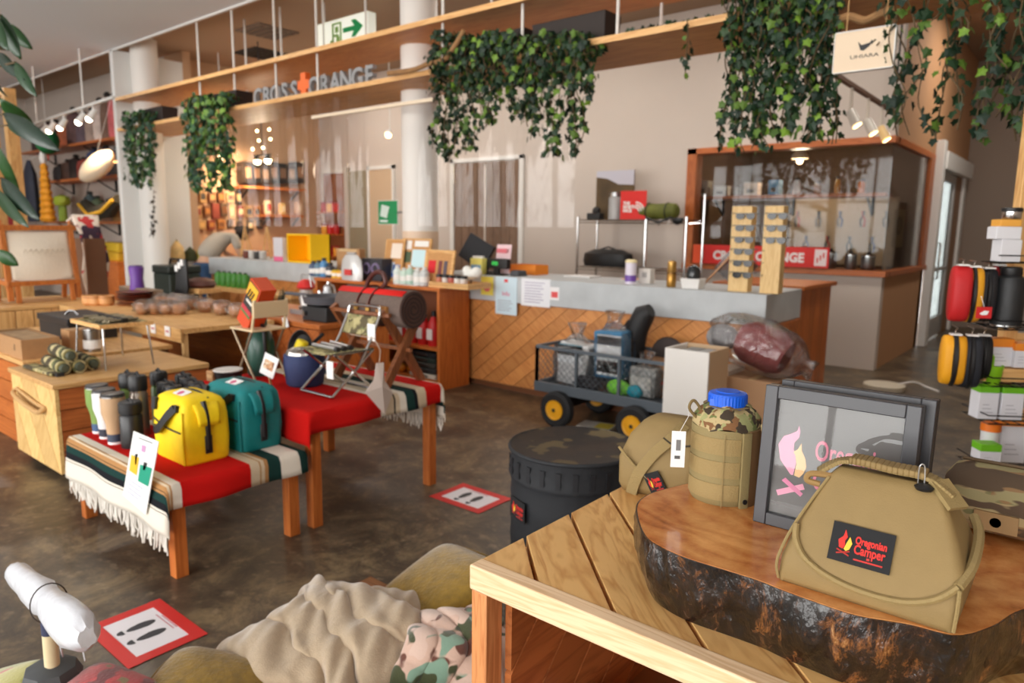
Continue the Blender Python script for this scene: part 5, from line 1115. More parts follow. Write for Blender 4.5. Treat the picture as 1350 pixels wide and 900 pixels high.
# second low chest and the rope-handled chest
DPL = wood((188, 106, 54), (150, 78, 36), 1, rough=.45)
lc = T('low_chest', 'low wooden chest behind the rope-handled chest', 'chest', (-6.95, 1.45, 0)); MB().box(.02, 1.72, .02, .93, 0, .55).build('carcass', mat((110, 66, 36), .7), lc); MB().box(0, 1.74, 0, .95, .55, .58).build('top_board', PINE, lc, bevel=.003)
for k in range(4): MB().box(.0, 1.74, .0, .018, k*.137+.003, k*.137+.134).build('front_plank', ORANGEW, lc)
cx0, cx1, cy0, cy1, cz = -5.13, -4.4, 1.36, 2.25, .57
rc = T('rope_chest', 'pine drawer chest on casters with a rope handle, left of the rugs', 'chest', (cx0, cy0, 0)); W = cx1-cx0; Dp = cy1-cy0
MB().box(.02, W-.02, .02, Dp, .06, cz-.03).build('carcass', mat((130, 80, 44), .7), rc)
for ps in diag_planks(W+.002, cz-.07, .2, .006, R(-58)): MB().prism(ps, 0, .02, Matrix.Translation((0, .02, .05)) @ RX).build('front_plank', wood((232, 194, 128), (208, 160, 94), ('y', 58, 0), scale=4), rc, smooth=False)
for k in range(4): MB().box(W-.02, W, .022, Dp, .05+k*.122+.003, .05+k*.122+.119).build('side_plank', DPL, rc)
MB().box(-.012, W+.012, -.012, Dp, cz-.03, cz).build('chest_top', PINEY, rc, bevel=.004)
MB().tube(catmull([(.10, -.002, .45), (.12, -.03, .43), (.30, -.035, .40), (.5, -.035, .385), (.56, -.03, .39), (.57, -.002, .41)], 5), .014, 8).build('rope_handle', mat((196, 156, 104), .9, bump=.6, scale=60), rc)
MB().tube(catmull([(.10, -.004, .455), (.2, -.012, .45), (.45, -.012, .42), (.57, -.004, .41)], 5), .010, 8).build('rope_back', mat((196, 156, 104), .9, bump=.6, scale=60), rc)
for x in (.07, W-.07):
    for y in (.08, Dp-.1): MB().cyl((x-.015, y, .03), (x+.015, y, .03), .03, n=12).build('caster', mat((90, 90, 94), .4), rc)
# goods on the low chest
P = at(80, 452, z=.58); t = T('black_box', 'large black lidded box on the low chest', 'box', (P.x, P.y+.06, .58)); MB().box(-.62, 0, 0, .34, 0, .12).build('box_body', mat((28, 28, 32), .5), t, bevel=.004); MB().box(-.63, .01, -.01, .35, .12, .17).build('box_lid', mat((32, 32, 36), .45), t, bevel=.004); MB().tube([(-.34, .1, .17), (-.32, .12, .2), (-.28, .14, .2), (-.26, .16, .17)], .008, 6).build('metal_knob', CHROME, t)
t = T('cardboard_tray', 'long cardboard tray at the left edge of the low chest', 'tray', (-5.9, 1.47, .58)); MB().box(0, .62, 0, .012, 0, .13).box(0, .62, .21, .222, 0, .13).box(0, .012, .012, .21, 0, .13).box(.608, .62, .012, .21, 0, .13).box(.012, .608, .012, .21, 0, .01).build('tray_shell', CARD, t); MB().box(.05, .58, .03, .2, .02, .125).build('folded_cloths', mat((170, 140, 104), .9, var=.2, scale=15, bump=.5), t)
for x in (.13, .48): MB().box(x, x+.008, -.002, 0, .05, .09).build('slot', DARK, t)
t = T('tan_carton', 'tan cardboard cube right of the long tray', 'carton', (at(70, 462, z=.58).x+.02, at(70, 462, z=.58).y+.05, .58)); MB().box(0, .15, 0, .15, 0, .15).build('carton_body', CARD, t, bevel=.004); MB().box(.06, .09, 0, .15, .15, .152).build('tape', mat((200, 170, 124), .5), t)
P = at(106, 464, z=.58); lathe_thing('steel_cup', 'ribbed steel cup with a white tag on the low chest', 'cup', (min(P.x, -5.3), P.y+.08, .58), [('body', [(.05, 0), (.052, .02), (.056, .15)], STEEL), ('rim', [(.058, .15), (.058, .158), (.05, .158)], CHROME), ('tag', [(.0575, .02), (.0575, .08)], PAPER)])
# mini folding table with mesh parts standing on the rope chest
P = at(150, 470, z=.57); t = T('mini_table', 'small camping table with thin metal legs on the rope chest', 'table', (-4.83, 1.85, .57)); CAMO = blotch([(150, 140, 90), (96, 100, 60), (190, 176, 130), (70, 60, 40)], 14)
MB().box(-.22, .22, -.15, .15, .26, .275).build('table_top', CAMO, t); MB().box(-.23, .23, -.16, -.15, .255, .28).box(-.23, .23, .15, .16, .255, .28).box(-.23, -.22, -.15, .15, .255, .28).box(.22, .23, -.15, .15, .255, .28).build('table_rim', PINE, t)
for x in (-.2, .2):
    for y in (-.13, .13): MB().cyl((x*1.0, y, .255), (x*1.15, y*1.1, 0), .006, n=8).build('leg', CHROME, t)
for k in range(4):
    o = T('tent_stakes', '%s bundle of metal stakes heaped on the mini table' % ('left', 'second', 'third', 'right')[k], 'stakes', (-4.99+k*.1, 1.85, .847), rnd(-.4, .4), 'stake bundles on the mini table')
    for q in range(4): MB().cyl((-.03+q*.018, -.1, .008+.008*(q % 2)), (-.03+q*.018+rnd(-.01, .01), .1, .01+.008*(q % 2)), .007, n=6).build('stake', mat((150, 140, 116), .35, .6), o)
    MB().box(-.04, .04, -.02, .02, .0, .026).build('band', mat((40, 36, 30), .7), o)
# camouflage rolls on the rope chest
for k, (x, y, z, l, lab) in enumerate(((-4.98, 1.52, .57, .34, 'nearest camo roll on the rope chest'), (-4.97, 1.60, .57, .34, 'second camo roll on the rope chest'), (-4.975, 1.56, .638, .33, 'camo roll lying on top of two others'), (-4.99, 1.69, .57, .32, 'camo roll behind the stacked three'))):
    t = T('camo_roll', lab, 'roll', (x, y, z), R(-4), 'camo rolls on the rope chest'); MB().tube([(0, 0, .04), (l, 0, .04)], .039, 14).build('roll', CAMO, t); MB().tube([(l, 0, .04), (l+.02, 0, .04)], [.03, .02], 12).build('end_cap', mat((70, 76, 60), .6), t); MB().tube([(l*.85, .04*math.cos(a), .04+.04*math.sin(a)) for a in [q*PI/6 for q in range(12)]], .004, 5, closed=True).build('strap', DARK, t)
t = T('camo_pouch', 'flat mesh pouch lying at the front of the rope chest', 'pouch', (-5.05, 1.40, .57), R(3)); MB().box(0, .42, 0, .08, 0, .022).build('pouch_body', CAMO, t, bevel=.008); MB().box(.42, .45, .02, .06, 0, .02).build('buckle', DARK, t)
# orange chest of diagonal boards behind the red rugs
oc = T('orange_chest', 'orange wooden table-chest with diagonal boards carrying the skillet', 'chest', (-6.4, 3.25, 0)); W = 1.78; Dp = .72
MB().box(.02, W-.02, .03, Dp, 0, .66).build('carcass', mat((140, 80, 40), .6), oc)
for ps in diag_planks(W, .64, .17, .008, R(-40)): MB().prism(ps, 0, .02, Matrix.Translation((0, .03, .01)) @ RX).build('diagonal_board', wood((196, 110, 54), (164, 84, 38), ('y', 40, 0), scale=3), oc, smooth=False)
for y in range(5): MB().box(W-.02, W-.0, .03+y*.138, .03+y*.138+.134, 0, .655).build('end_board', ORANGEZ, oc)
MB().box(-.02, W+.02, 0, Dp+.02, .66, .70).build('chest_top', ORANGEW, oc, bevel=.004)
# ================================================================== TABLES WITH STRIPED RUGS
def rrect(w, d, r, n=4, cx=0, cy=0, z=0):
    pts = []
    for sx, sy, a0 in ((1, 1, 0), (-1, 1, 90), (-1, -1, 180), (1, -1, 270)):
        for k in range(n+1):
            a = R(a0+90*k/n); pts.append((cx+sx*(w/2-r)+r*math.cos(a), cy+sy*(d/2-r)+r*math.sin(a), z))
    return pts
def loft(mb, rings, cap=True, M=None):
    n = len(rings[0]); vs = [p for r in rings for p in r]; fs = []
    for i in range(len(rings)-1):
        for j in range(n): j2 = (j+1) % n; fs.append((i*n+j, i*n+j2, (i+1)*n+j2, (i+1)*n+j))
    if cap: fs += [tuple(reversed(range(n))), tuple((len(rings)-1)*n+j for j in range(n))]
    return mb.add(vs, fs, M)
TX0, TX1 = -3.83, -2.79
def rug_table(lab, y0, y1, z):
    t = T('low_table', lab, 'table', (TX0, y0, 0)); W = TX1-TX0; D_ = y1-y0
    for x in (.02, W-.075):
        for y in (.02, D_-.075): MB().box(x, x+.055, y, y+.055, 0, z-.05).build('leg', ORANGEZ, t, bevel=.003)
    MB().box(0, W, 0, D_, z-.025, z-.008).build('table_top', ORANGEW, t)
    MB().box(.03, W-.03, .02, .04, z-.075, z-.025).box(.03, W-.03, D_-.04, D_-.02, z-.075, z-.025).box(W-.04, W-.02, .04, D_-.04, z-.075, z-.025).build('apron', ORANGEW, t)
    return t
rug_table('low orange wooden table under the front striped rug', 1.23, 1.865, .41)
rug_table('taller orange wooden table under the rear striped rug', 1.90, 2.77, .58)
RED, WHT, TAN, BEI, GRN, BLK = (196, 24, 20), (226, 218, 204), (176, 130, 84), (208, 190, 162), (30, 58, 54), (30, 30, 34)
def rug(lab, y0, y1, z, h1, h2, hx, stops, fringe1, fringe2, seed):
    t = T('striped_rug', lab, 'rug', (TX0, y0, z), 0, 'striped rugs over the low tables'); W = TX1-TX0; D_ = y1-y0; Lv = h1+D_+h2; rg = random.Random(seed)
    p1 = rg.uniform(0, 6)
    def fn(a, b_):
        s = a*(W+hx); v = b_*Lv
        x, y, zz, dx, dy = s, v-h1, .0, 0, 0
        if s > W: dx = s-W; x = W+.008+.25*dx*.3
        if v < h1: dy = h1-v; y = -.008-.05*dy
        elif v > h1+D_: dy = v-h1-D_; y = D_+.008+.05*dy
        drop = math.hypot(dx, dy) if dx and dy else max(dx, dy)
        if dx and not dy: x += .012*math.sin(v*16+p1)*dx/max(hx, .01)
        if dy: y += (-1 if v < h1 else 1)*.010*math.sin(s*13+p1)*min(1, dy/.15)
        return (x, y, .004-drop)
    mb = MB().grid(fn, 44, int(Lv/.02)); mb.build('woven_cloth', stripes([(0 if v == 0 else v/Lv, c) for v, c in stops]), t, solid=.006, ang=60)
    for on, yy, hh in ((fringe1, -.014, h1), (fringe2, D_+.014, h2)):
        if not on: continue
        fb = MB()
        for k in range(70):
            x = W*(k+.5)/70; l = rg.uniform(.06, .1); dx = rg.uniform(-.012, .012)
            fb.tube([(x, yy, -hh+.005), (x+dx*.5, yy+rg.uniform(-.006, .006), -hh-l*.5), (x+dx, yy+rg.uniform(-.01, .01), -hh-l)], [.003, .005, .0035], 5)
        o = fb.build('fringe', mat((228, 222, 212), .9), t); o['kind'] = 'stuff'
    return t
rug('front striped rug with red centre and white fringe', 1.23, 1.865, .41, .20, .03, .10, [(0, WHT), (.085, BLK), (.09, WHT), (.10, BLK), (.13, GRN), (.165, TAN), (.175, BLK), (.178, TAN), (.195, BEI), (.205, TAN), (.21, WHT), (.25, RED), (.555, BEI), (.60, TAN), (.605, BEI), (.625, TAN), (.64, GRN), (.70, WHT), (.80, GRN), (.845, WHT)], True, False, 3)
rug('rear striped rug with broad red field and fringed far end', 1.90, 2.77, .58, .15, .20, .10, [(0, RED), (.575, WHT), (.61, BEI), (.66, BLK), (.67, BEI), (.70, WHT), (.74, GRN), (.80, BLK), (.82, BEI), (.89, RED), (1.01, WHT), (1.03, BEI), (1.06, TAN), (1.08, GRN), (1.14, BLK), (1.15, WHT)], False, True, 4)
# hanging product card on the front rug
t = T('product_card', 'white product card picturing a yellow and a green bag, hung on the front rug', 'card', at(177, 568, y=1.2))
q = [at(u, v, y=1.2)-t.location for u, v in ((177, 568), (210, 582), (193, 678), (163, 652))]
nn = Vector((0, -.003, 0))
MB().add([p for p in q]+[p+nn for p in q], [(0, 1, 2, 3), (7, 6, 5, 4), (0, 4, 5, 1), (1, 5, 6, 2), (2, 6, 7, 3), (3, 7, 4, 0)]).build('card', PAPER, t, smooth=False)
def onq(a, b_): return q[0]*(1-a)*(1-b_)+q[1]*a*(1-b_)+q[2]*a*b_+q[3]*(1-a)*b_+nn*1.3
def patch(ps, c, n): mb = MB(); k = len(ps); mb.add([onq(*p) for p in ps]+[onq(*p)+nn*.2 for p in ps], [tuple(range(k)), tuple(reversed(range(k, 2*k)))]); mb.build(n, mat(c, .6), t, smooth=False)
patch([(.08, .34), (.4, .32), (.42, .58), (.1, .58)], (236, 186, 40), 'yellow_bag_picture'); patch([(.48, .4), (.95, .36), (.92, .62), (.5, .64)], (20, 150, 120), 'green_bag_picture'); patch([(.22, .3), (.32, .28), (.34, .44), (.28, .44)], (30, 30, 30), 'strap_picture'); patch([(.6, .34), (.75, .33), (.7, .44), (.62, .45)], (30, 30, 30), 'strap_picture'); patch([(.42, .13), (.58, .12), (.58, .21), (.44, .22)], (200, 150, 190), 'logo_mark')
for k in range(4): patch([(.15, .70+k*.06), (.75-.1*(k % 2), .69+k*.06), (.75-.1*(k % 2), .705+k*.06), (.15, .715+k*.06)], (180, 180, 200), 'print_line')
patch([(.25, .05), (.8, .04), (.8, .055), (.25, .065)], (120, 120, 120), 'print_line')

# ------------------------------------------------ cooler bags
def cooler(lab, x0, x1, y0, y1, z, h, c):
    W, D_ = x1-x0, y1-y0; t = T('cooler_bag', lab, 'bag', ((x0+x1)/2, (y0+y1)/2, z), 0, 'cooler bags on the front rug'); m_ = mat(c, .65, var=.05, scale=20, bump=.15, bscale=60)
    rings = []
    for f, wx, dy in ((0, .97, .96), (.03, 1.0, 1.0), (.35, 1.03, 1.04), (.7, 1.0, 1.02), (.86, .96, .96), (.94, .88, .84), (.985, .74, .66), (1.0, .5, .4)): rings.append(rrect(W*wx, D_*dy, min(W, D_)*.16, 4, 0, 0, h*f))
    loft(MB(), rings).build('bag_body', m_, t, ang=60)
    # overhanging top flap on the right end
    mb = MB().grid(lambda a, b_: (W*.5*1.03-.06+.075*math.sin(b_*PI*.55), -D_*.30+D_*.60*a*(1-.25*b_)+D_*.07*b_, h*.99-.34*h*b_*b_-.02), 8, 8); mb.build('end_flap', m_, t, solid=.012)
    MB().tube(catmull([(W*.47, -D_*.05, h*.93), (W*.545, -D_*.04, h*.72), (W*.55, -D_*.03, h*.5), (W*.545, -D_*.02, h*.22)], 5), [.012]*16, 6).build('end_strap', BLACK, t)
    MB().box(W*.52, W*.545, -D_*.1, D_*.06, h*.14, h*.42).build('strap_pad', BLACK, t, bevel=.01)
    MB().bar((W*.3, -D_*.53, h*.80), (W*.3, -D_*.51, h*.90), .035, .014).build('handle_anchor', BLACK, t); MB().bar((-W*.36, -D_*.53, h*.74), (-W*.36, -D_*.5, h*.92), .035, .014).build('handle_anchor', BLACK, t)
    pts = catmull([(W*.30, -D_*.535, h*.86), (W*.12, -D_*.60, h*.70), (-W*.15, -D_*.62, h*.47), (-W*.36, -D_*.55, h*.45)], 6)
    mb = MB()
    for p, q_ in zip(pts, pts[1:]): mb.bar(p, q_+(q_-p)*.1, .012, .034)
    mb.build('front_handle', BLACK, t)
    MB().tube(catmull([(-W*.4, -D_*.535, h*.60), (0, -D_*.545, h*.52), (W*.42, -D_*.53, h*.50)], 5), .004, 5).build('zip_line', DARK, t)
    MB().tube(catmull([(W*.46, -D_*.5, h*.02), (W*.47, -D_*.52, h*.4), (W*.44, -D_*.49, h*.8)], 5), .006, 6).build('seam_piping', m_, t)
    MB().tube(catmull([(-W*.3, D_*.1, h*1.0), (W*.1, D_*.12, h*1.005), (W*.42, D_*.1, h*.95)], 5), .005, 6).build('top_zip', DARK, t)
    MB().box(-.045, .045, -.03, .03, 0, .004, Matrix.Translation((W*.02, -D_*.2, h*1.0-.002)) @ Matrix.Rotation(R(16), 4, 'X')).build('label_patch', PAPER, t)
    MB().lathe([(.016, 0), (.016, .002)], 14, Matrix.Translation((W*.02, -D_*.2, h*1.0+.002)) @ Matrix.Rotation(R(16), 4, 'X')).build('label_emblem', mat((206, 90, 130), .6), t)
    return t
cooler('bright yellow cooler bag with black straps on the front rug', -3.25, -2.95, 1.385, 1.595, .417, .295, (250, 214, 6))
cooler('teal cooler bag with black straps behind the yellow one', -3.30, -2.94, 1.645, 1.858, .417, .30, (0, 122, 124))

# ------------------------------------------------ tumblers and flasks on the front rug
def tumbler(lab, P, c, h=.245, r0=.033, r1=.053, base=(60, 90, 130), lid=True):
    t = T('tumbler', lab, 'tumbler', P, 0, 'tumblers on the front rug'); m_ = mat(c, .4)
    MB().lathe([(r0, 0), (r0*1.02, .03), (r0*1.15, h*.4), (r1, h*.62), (r1, h*.93)], 20).build('body', m_, t); MB().lathe([(r1*1.01, h*.93), (r1*1.01, h*.955), (r1*.92, h*.96)], 20).build('steel_rim', CHROME, t)
    MB().lathe([(r0*1.04, .012), (r0*1.06, .05)], 20).build('label_band', mat(base, .5), t); MB().lathe([(r0*1.02, 0), (r0*1.03, .012)], 20).build('foot', PAPER, t)
    MB().lathe([(r1*.93, h*.94), (r1*.95, h), (r1*.5, h*1.01)], 20).build('lid', mat((60, 60, 62), .3) if lid else BLACK, t)
    return t
z1 = .417
tumbler('green tapered tumbler at the left end of the front row', (-3.795, 1.36, z1), (130, 160, 84))
tumbler('white tapered tumbler in the front row', (-3.67, 1.345, z1), (236, 236, 236), base=(40, 44, 60))
tumbler('tan tapered tumbler in the front row', (-3.545, 1.335, z1), (206, 170, 132), base=(60, 70, 90))
def flask(lab, P, c, h, r, metal=0, lidc=None):
    t = T('vacuum_flask', lab, 'flask', P, 0, 'flasks behind the front tumblers')
    MB().lathe([(r*.96, 0), (r, .01), (r, h*.66), (r*.88, h*.70)], 18).build('body', mat(c, .35, metal), t); MB().lathe([(r*.9, h*.70), (r*.9, h*.735)], 18).build('collar', mat(c, .3, .6), t)
    MB().lathe([(r*1.0, h*.735), (r*1.03, h*.80), (r*1.03, h*.93), (r*.9, h*.97), (r*.5, h*.98)], 18).build('cap', mat(lidc or (24, 24, 26), .45), t); MB().tube([(-r*.8, 0, h*.95), (0, 0, h*1.02), (r*.8, 0, h*.95)], .007, 6).build('carry_loop', mat(lidc or (24, 24, 26), .5), t)
    return t
flask('black mug-shaped flask beside the tan tumbler', (-3.43, 1.365, z1), (32, 32, 34), .225, .05)
flask('green flask with black cap behind the white tumbler', (-3.735, 1.485, z1), (120, 150, 70), .30, .043)
flask('brushed steel flask with black cap in the second row', (-3.60, 1.475, z1), (170, 160, 150), .31, .043, .9)
flask('dark green flask with black cap at the back of the rug', (-3.74, 1.64, z1), (84, 110, 56), .285, .042)
for k, (x, y, c) in enumerate(((-3.62, 1.62, (30, 30, 30)), (-3.50, 1.60, (38, 36, 36)), (-3.63, 1.74, (28, 28, 30)), (-3.51, 1.72, (196, 170, 130)), (-3.40, 1.70, (34, 34, 36)), (-3.74, 1.77, (30, 30, 30)))): flask(('black flask left of the tan flask group, third row', 'charcoal flask in the third row behind the yellow bag', 'black flask in the rear row on the front rug', 'cream flask with black cap in the rear row', 'black flask beside the teal bag', 'black flask at the rear left corner of the front rug')[k], (x, y, z1), c, .25, .043)
# ------------------------------------------------ on the rear rug
z2 = .587
# camo folding stool-chair
t = T('camp_chair', 'small folding chair with camo fabric and steel frame on the rear rug', 'chair', (-3.07, 2.14, z2)); hw = .135
CAMOL = blotch([(150, 140, 96), (110, 116, 70), (180, 168, 120), (90, 80, 54)], 26)
for x in (-hw, hw):
    MB().tube([(x, .0, .008), (x, .27, .225)], .008, 8).build('leg_tube', CHROME, t); MB().tube([(x, .27, .008), (x, .02, .225)], .008, 8).build('leg_tube', CHROME, t)
    MB().tube([(x, .27, .225), (x, .02, .225)], .008, 8).build('seat_rail', CHROME, t)
    MB().tube([(x, .16, .13), (x*.99, .26, .28), (x*.98, .32, .40)], .008, 8).build('back_post', CHROME, t)
MB().tube([(-hw, .0, .008), (hw, .0, .008)], .008, 8).build('front_foot_bar', CHROME, t); MB().tube([(-hw, .27, .008), (hw, .27, .008)], .008, 8).build('rear_foot_bar', CHROME, t)
MB().tube(catmull([(-hw*.98, .32, .40), (-hw*.93, .326, .43), (-hw*.7, .328, .44), (hw*.7, .328, .44), (hw*.93, .326, .43), (hw*.98, .32, .40)], 4), .009, 8).build('back_bow', CHROME, t)
MB().grid(lambda a, b_: (-hw+2*hw*a, .275+.04*b_, .29+.10*b_-.0), 8, 4).build('back_fabric', CAMOL, t, solid=.008); MB().grid(lambda a, b_: (-hw+2*hw*a, .02+.25*b_, .232-.02*math.sin(PI*a)), 8, 4).build('seat_fabric', CAMOL, t, solid=.008)
MB().box(hw*.75, hw*1.2, .26, .263, .27, .36).build('white_tag', PAPER, t); MB().box(hw*.6, hw*1.0, -.012, -.008, .1, .19, Matrix.Translation((0, .02, .0))).build('white_tag', PAPER, t)
for k in range(3): 
    o = T('steel_rods', '%s steel rod lying on the seat of the camo chair' % ('front', 'middle', 'rear')[k], 'rod', (-3.07, 2.2+k*.05, z2+.236), rnd(-.2, .2), 'rods on the camo chair'); MB().cyl((-.11, 0, .01), (.1, 0, .01), .011, n=10).build('rod', STEEL, o); MB().cyl((.1, 0, .01), (.125, 0, .01), .014, n=10).build('end_cap', DARK, o)
# blanket roll on X rack
P = at(545, 408, y=2.62); rx = T('log_carrier', 'crossed-leg wooden rack holding the blanket roll', 'rack', (P.x-.02, 2.62, z2)); WB = wood((140, 84, 50), (110, 62, 36), 2)
for x in (-.05, -.48):
    MB().bar((x, -.15, 0), (x, .13, .42), .03, .045).build('cross_leg', WB, rx); MB().bar((x-.032, .15, 0), (x-.032, -.13, .42), .03, .045).build('cross_leg', WB, rx)
for y in (-.13, .13): MB().bar((-.52, y*1.02, .40), (-.02, y*1.02, .40), .02).build('rail', WB, rx)
MB().bar((-.52, 0, .20), (0, 0, .20), .018).build('axle', WB, rx)
rr = .105; cz_ = P.z-z2
br = T('blanket_roll', 'grey-brown felt blanket roll with red band and leather straps', 'blanket', (P.x, 2.62, P.z-rr))
L = .56
sp = []
for k in range(60): a = k*.42; r_ = rr*(.12+.88*k/59); sp.append((r_*math.cos(a), r_*math.sin(a)))
mb = MB().tube([(-L, 0, rr), (-L+.01, 0, rr), (-.01, 0, rr), (0, 0, rr)], [rr*.95, rr, rr, rr*.95], 28); mb.build('felt_roll', mat((104, 88, 80), .95, var=.1, scale=60, bump=.2), br)
MB().tube([(.003, c*.96, rr+s*.96) for c, s in sp], .006, 5).build('spiral_edge', mat((52, 34, 30), .9), br); MB().tube([(.0005, 0, rr), (.0035, 0, rr)], rr*.93, 24).build('end_layer', mat((84, 58, 48), .95), br)  # darker brown disc over the roll's end, under the spiral line
mb = MB().grid(lambda a, b_: (-L+.005+(L-.01)*a, (rr+.003)*math.cos(R(112)+R(24)*b_), rr+(rr+.003)*math.sin(R(112)+R(24)*b_)), 2, 6); mb.build('red_band', mat((214, 26, 18), .9), br, solid=.004)
for x in (-L*.62, -L*.44):
    mb = MB(); N_ = 28
    for k in range(N_):
        a0, a1 = 2*PI*k/N_, 2*PI*(k+1)/N_; mb.bar((x+.05*math.sin(a0)*.2, (rr+.004)*math.cos(a0), rr+(rr+.004)*math.sin(a0)), (x+.05*math.sin(a1)*.2, (rr+.004)*math.cos(a1), rr+(rr+.004)*math.sin(a1)), .016, .006, up=(1, 0, 0))
    mb.build('leather_strap', mat((92, 36, 26), .45), br); MB().box(x-.014, x+.014, -rr-.014, -rr-.004, rr-.02, rr+.02).build('buckle', mat((190, 150, 80), .3, .9), br)
MB().tube(catmull([(-L*.66, -.02, 2*rr), (-L*.60, -.02, 2*rr+.05), (-L*.5, -.02, 2*rr+.085), (-L*.4, -.02, 2*rr+.08), (-L*.36, -.02, 2*rr+.03), (-L*.42, -.02, 2*rr)], 5), .013, 8).build('carry_handle', mat((80, 34, 26), .45), br)
MB().box(-L*.30, -L*.15, -.02, .004, -.025, .025, Matrix.Translation((0, -rr*.97, rr*.92))).build('leather_label', mat((170, 116, 60), .6), br)
# navy bucket bag, growler, black disc with yellow tool, bowl, card, carton
t = T('bucket_bag', 'round navy bucket bag with crinkled silver lining on the rear rug', 'bag', (-3.33, 2.25, z2)); MB().lathe([(.09, 0), (.1, .01), (.115, .12), (.11, .17), (.105, .175)], 22).build('bag_body', mat((40, 54, 96), .7, bump=.3, scale=30), t); mb = MB().lathe([(.10, .17), (.095, .19), (.06, .20), (.02, .195)], 16); mb.v = [(x, y, z+rnd(-.008, .012)) for x, y, z in mb.v]; mb.build('silver_lining', mat((170, 166, 160), .25, .8), t, ang=10); MB().tube([(-.11, -.02, .12), (-.13, -.03, .05), (-.11, -.02, .0)], .006, 6).build('side_cord', DARK, t)
t = T('growler', 'dark green growler bottle with steel neck on the rear rug', 'bottle', (-3.75, 2.24, z2)); MB().lathe([(.072, 0), (.078, .01), (.08, .19), (.06, .25), (.042, .27), (.042, .33)], 22).build('body', mat((46, 84, 72), .3), t); MB().lathe([(.044, .33), (.044, .345), (.03, .35)], 18).build('steel_neck', CHROME, t); MB().tube([(.045, -.02, .31), (.095, -.03, .29), (.1, -.03, .16), (.075, -.02, .1)], .012, 8).build('handle', BLACK, t)
t = T('black_pan', 'round black pan standing on edge on the rear rug', 'pan', (-3.66, 2.47, z2)); M_ = Matrix.Translation((0, 0, .125)) @ Matrix.Rotation(R(80), 4, 'X'); MB().lathe([(.10, 0), (.125, .03), (.118, .03), (.095, .008)], 26, M_).build('pan_body', BLACK, t); MB().tube([(.1, 0, .18), (.17, .02, .24)], .012, 8).build('handle', BLACK, t)
t = T('yellow_torch', 'yellow hand torch leaning on the black pan', 'torch', (-3.585, 2.31, z2)); M_ = Matrix.Rotation(R(18), 4, 'Y') @ Matrix.Rotation(R(-16), 4, 'X'); MB().lathe([(.026, 0), (.03, .02), (.03, .11), (.026, .12), (.026, .15), (.036, .16), (.036, .22), (.03, .23)], 16, M_).build('torch_body', mat((232, 206, 20), .45), t); MB().box(-.008, .008, -.036, -.028, .08, .13, M_).build('switch', DARK, t)
t = T('enamel_bowl', 'white enamel bowl with black outside on the rear rug', 'bowl', (-3.73, 2.02, z2)); MB().lathe([(.05, 0), (.07, .015), (.078, .06)], 22).build('bowl_shell', BLACK, t); MB().lathe([(.079, .06), (.079, .066), (.06, .066)], 22).build('white_rim', WHITE, t)
t = T('kraft_packet', 'tan kraft packet left of the enamel bowl', 'packet', (-3.81, 1.98, z2), R(5)); MB().box(-.0, .06, -.05, .05, 0, .06).build('packet_body', CARD, t, bevel=.004); MB().box(.005, .055, -.051, -.05, .02, .04).build('print', mat((200, 160, 110), .7), t)
t = T('recipe_card', 'small white photo card leaning behind the teal bag', 'card', (-3.44, 2.08, z2+.06), R(10)); M_ = Matrix.Rotation(R(-12), 4, 'X') @ Matrix.Rotation(R(14), 4, 'Y'); MB().box(-.055, .055, -.002, .002, 0, .115, M_).build('card', PAPER, t); MB().box(-.04, .035, -.004, -.002, .035, .085, M_).build('food_picture', blotch([(200, 150, 110), (120, 70, 50), (220, 200, 170)], 60), t); MB().bar((0, .03, -.058), (0, .01, .05), .01).build('prop', CARD, t)
# beige mini chair with the orange box
t = T('mini_chair', 'beige mini folding chair holding an orange box, on the rear rug', 'chair', (-3.80, 2.10, z2)); BG = mat((214, 190, 150), .5)
hw = .1
for y in (0, .2):
    MB().tube([(-.1+.12, y, .0), (.2+.0, y, .28)], .007, 8).build('leg_tube', mat((150, 130, 106), .35, .6), t); MB().tube([(.22, y, .0), (.0, y, .28)], .007, 8).build('leg_tube', mat((150, 130, 106), .35, .6), t)
MB().box(-.02, .22, -.01, .21, .28, .292).build('seat', BG, t, bevel=.004)
for y in (.0, .2): MB().tube([(.2, y, .28), (.235, y, .40), (.24, y, .46)], .008, 8).build('back_post', BG, t)
MB().box(.225, .245, -.01, .21, .36, .45).build('back_panel', BG, t, bevel=.004)
ob = T('orange_box', 'tall orange box with black printed band leaning on the mini chair', 'box', (-3.76, 2.13, z2+.300)); M_ = Matrix.Rotation(R(35), 4, 'Y')
MB().box(-.06, .06, 0, .10, 0, .30, M_).build('carton', mat((206, 70, 20), .5), ob, bevel=.003)
MB().box(-.052, .052, -.002, 0, .1, .29, M_).build('black_band', mat((40, 34, 30), .5), ob); MB().box(-.05, .05, -.004, -.002, .20, .285, M_).build('yellow_picture', mat((236, 176, 30), .5), ob); MB().box(-.05, .05, -.004, -.002, .085, .1, M_).build('green_line', mat((40, 120, 60), .5), ob); MB().box(-.05, .05, -.004, -.002, .10, .13, M_).build('red_line', mat((190, 50, 60), .5), ob)
for k in range(3): MB().bar(M_ @ Vector((-.03+k*.022, -.005, .205)), M_ @ Vector((-.02+k*.022, -.005, .25)), .008).build('dark_figure', BLACK, ob)
MB().box(-.03, .03, -.004, -.002, .165, .18, M_).build('white_lettering', mat((226, 220, 210), .6), ob)
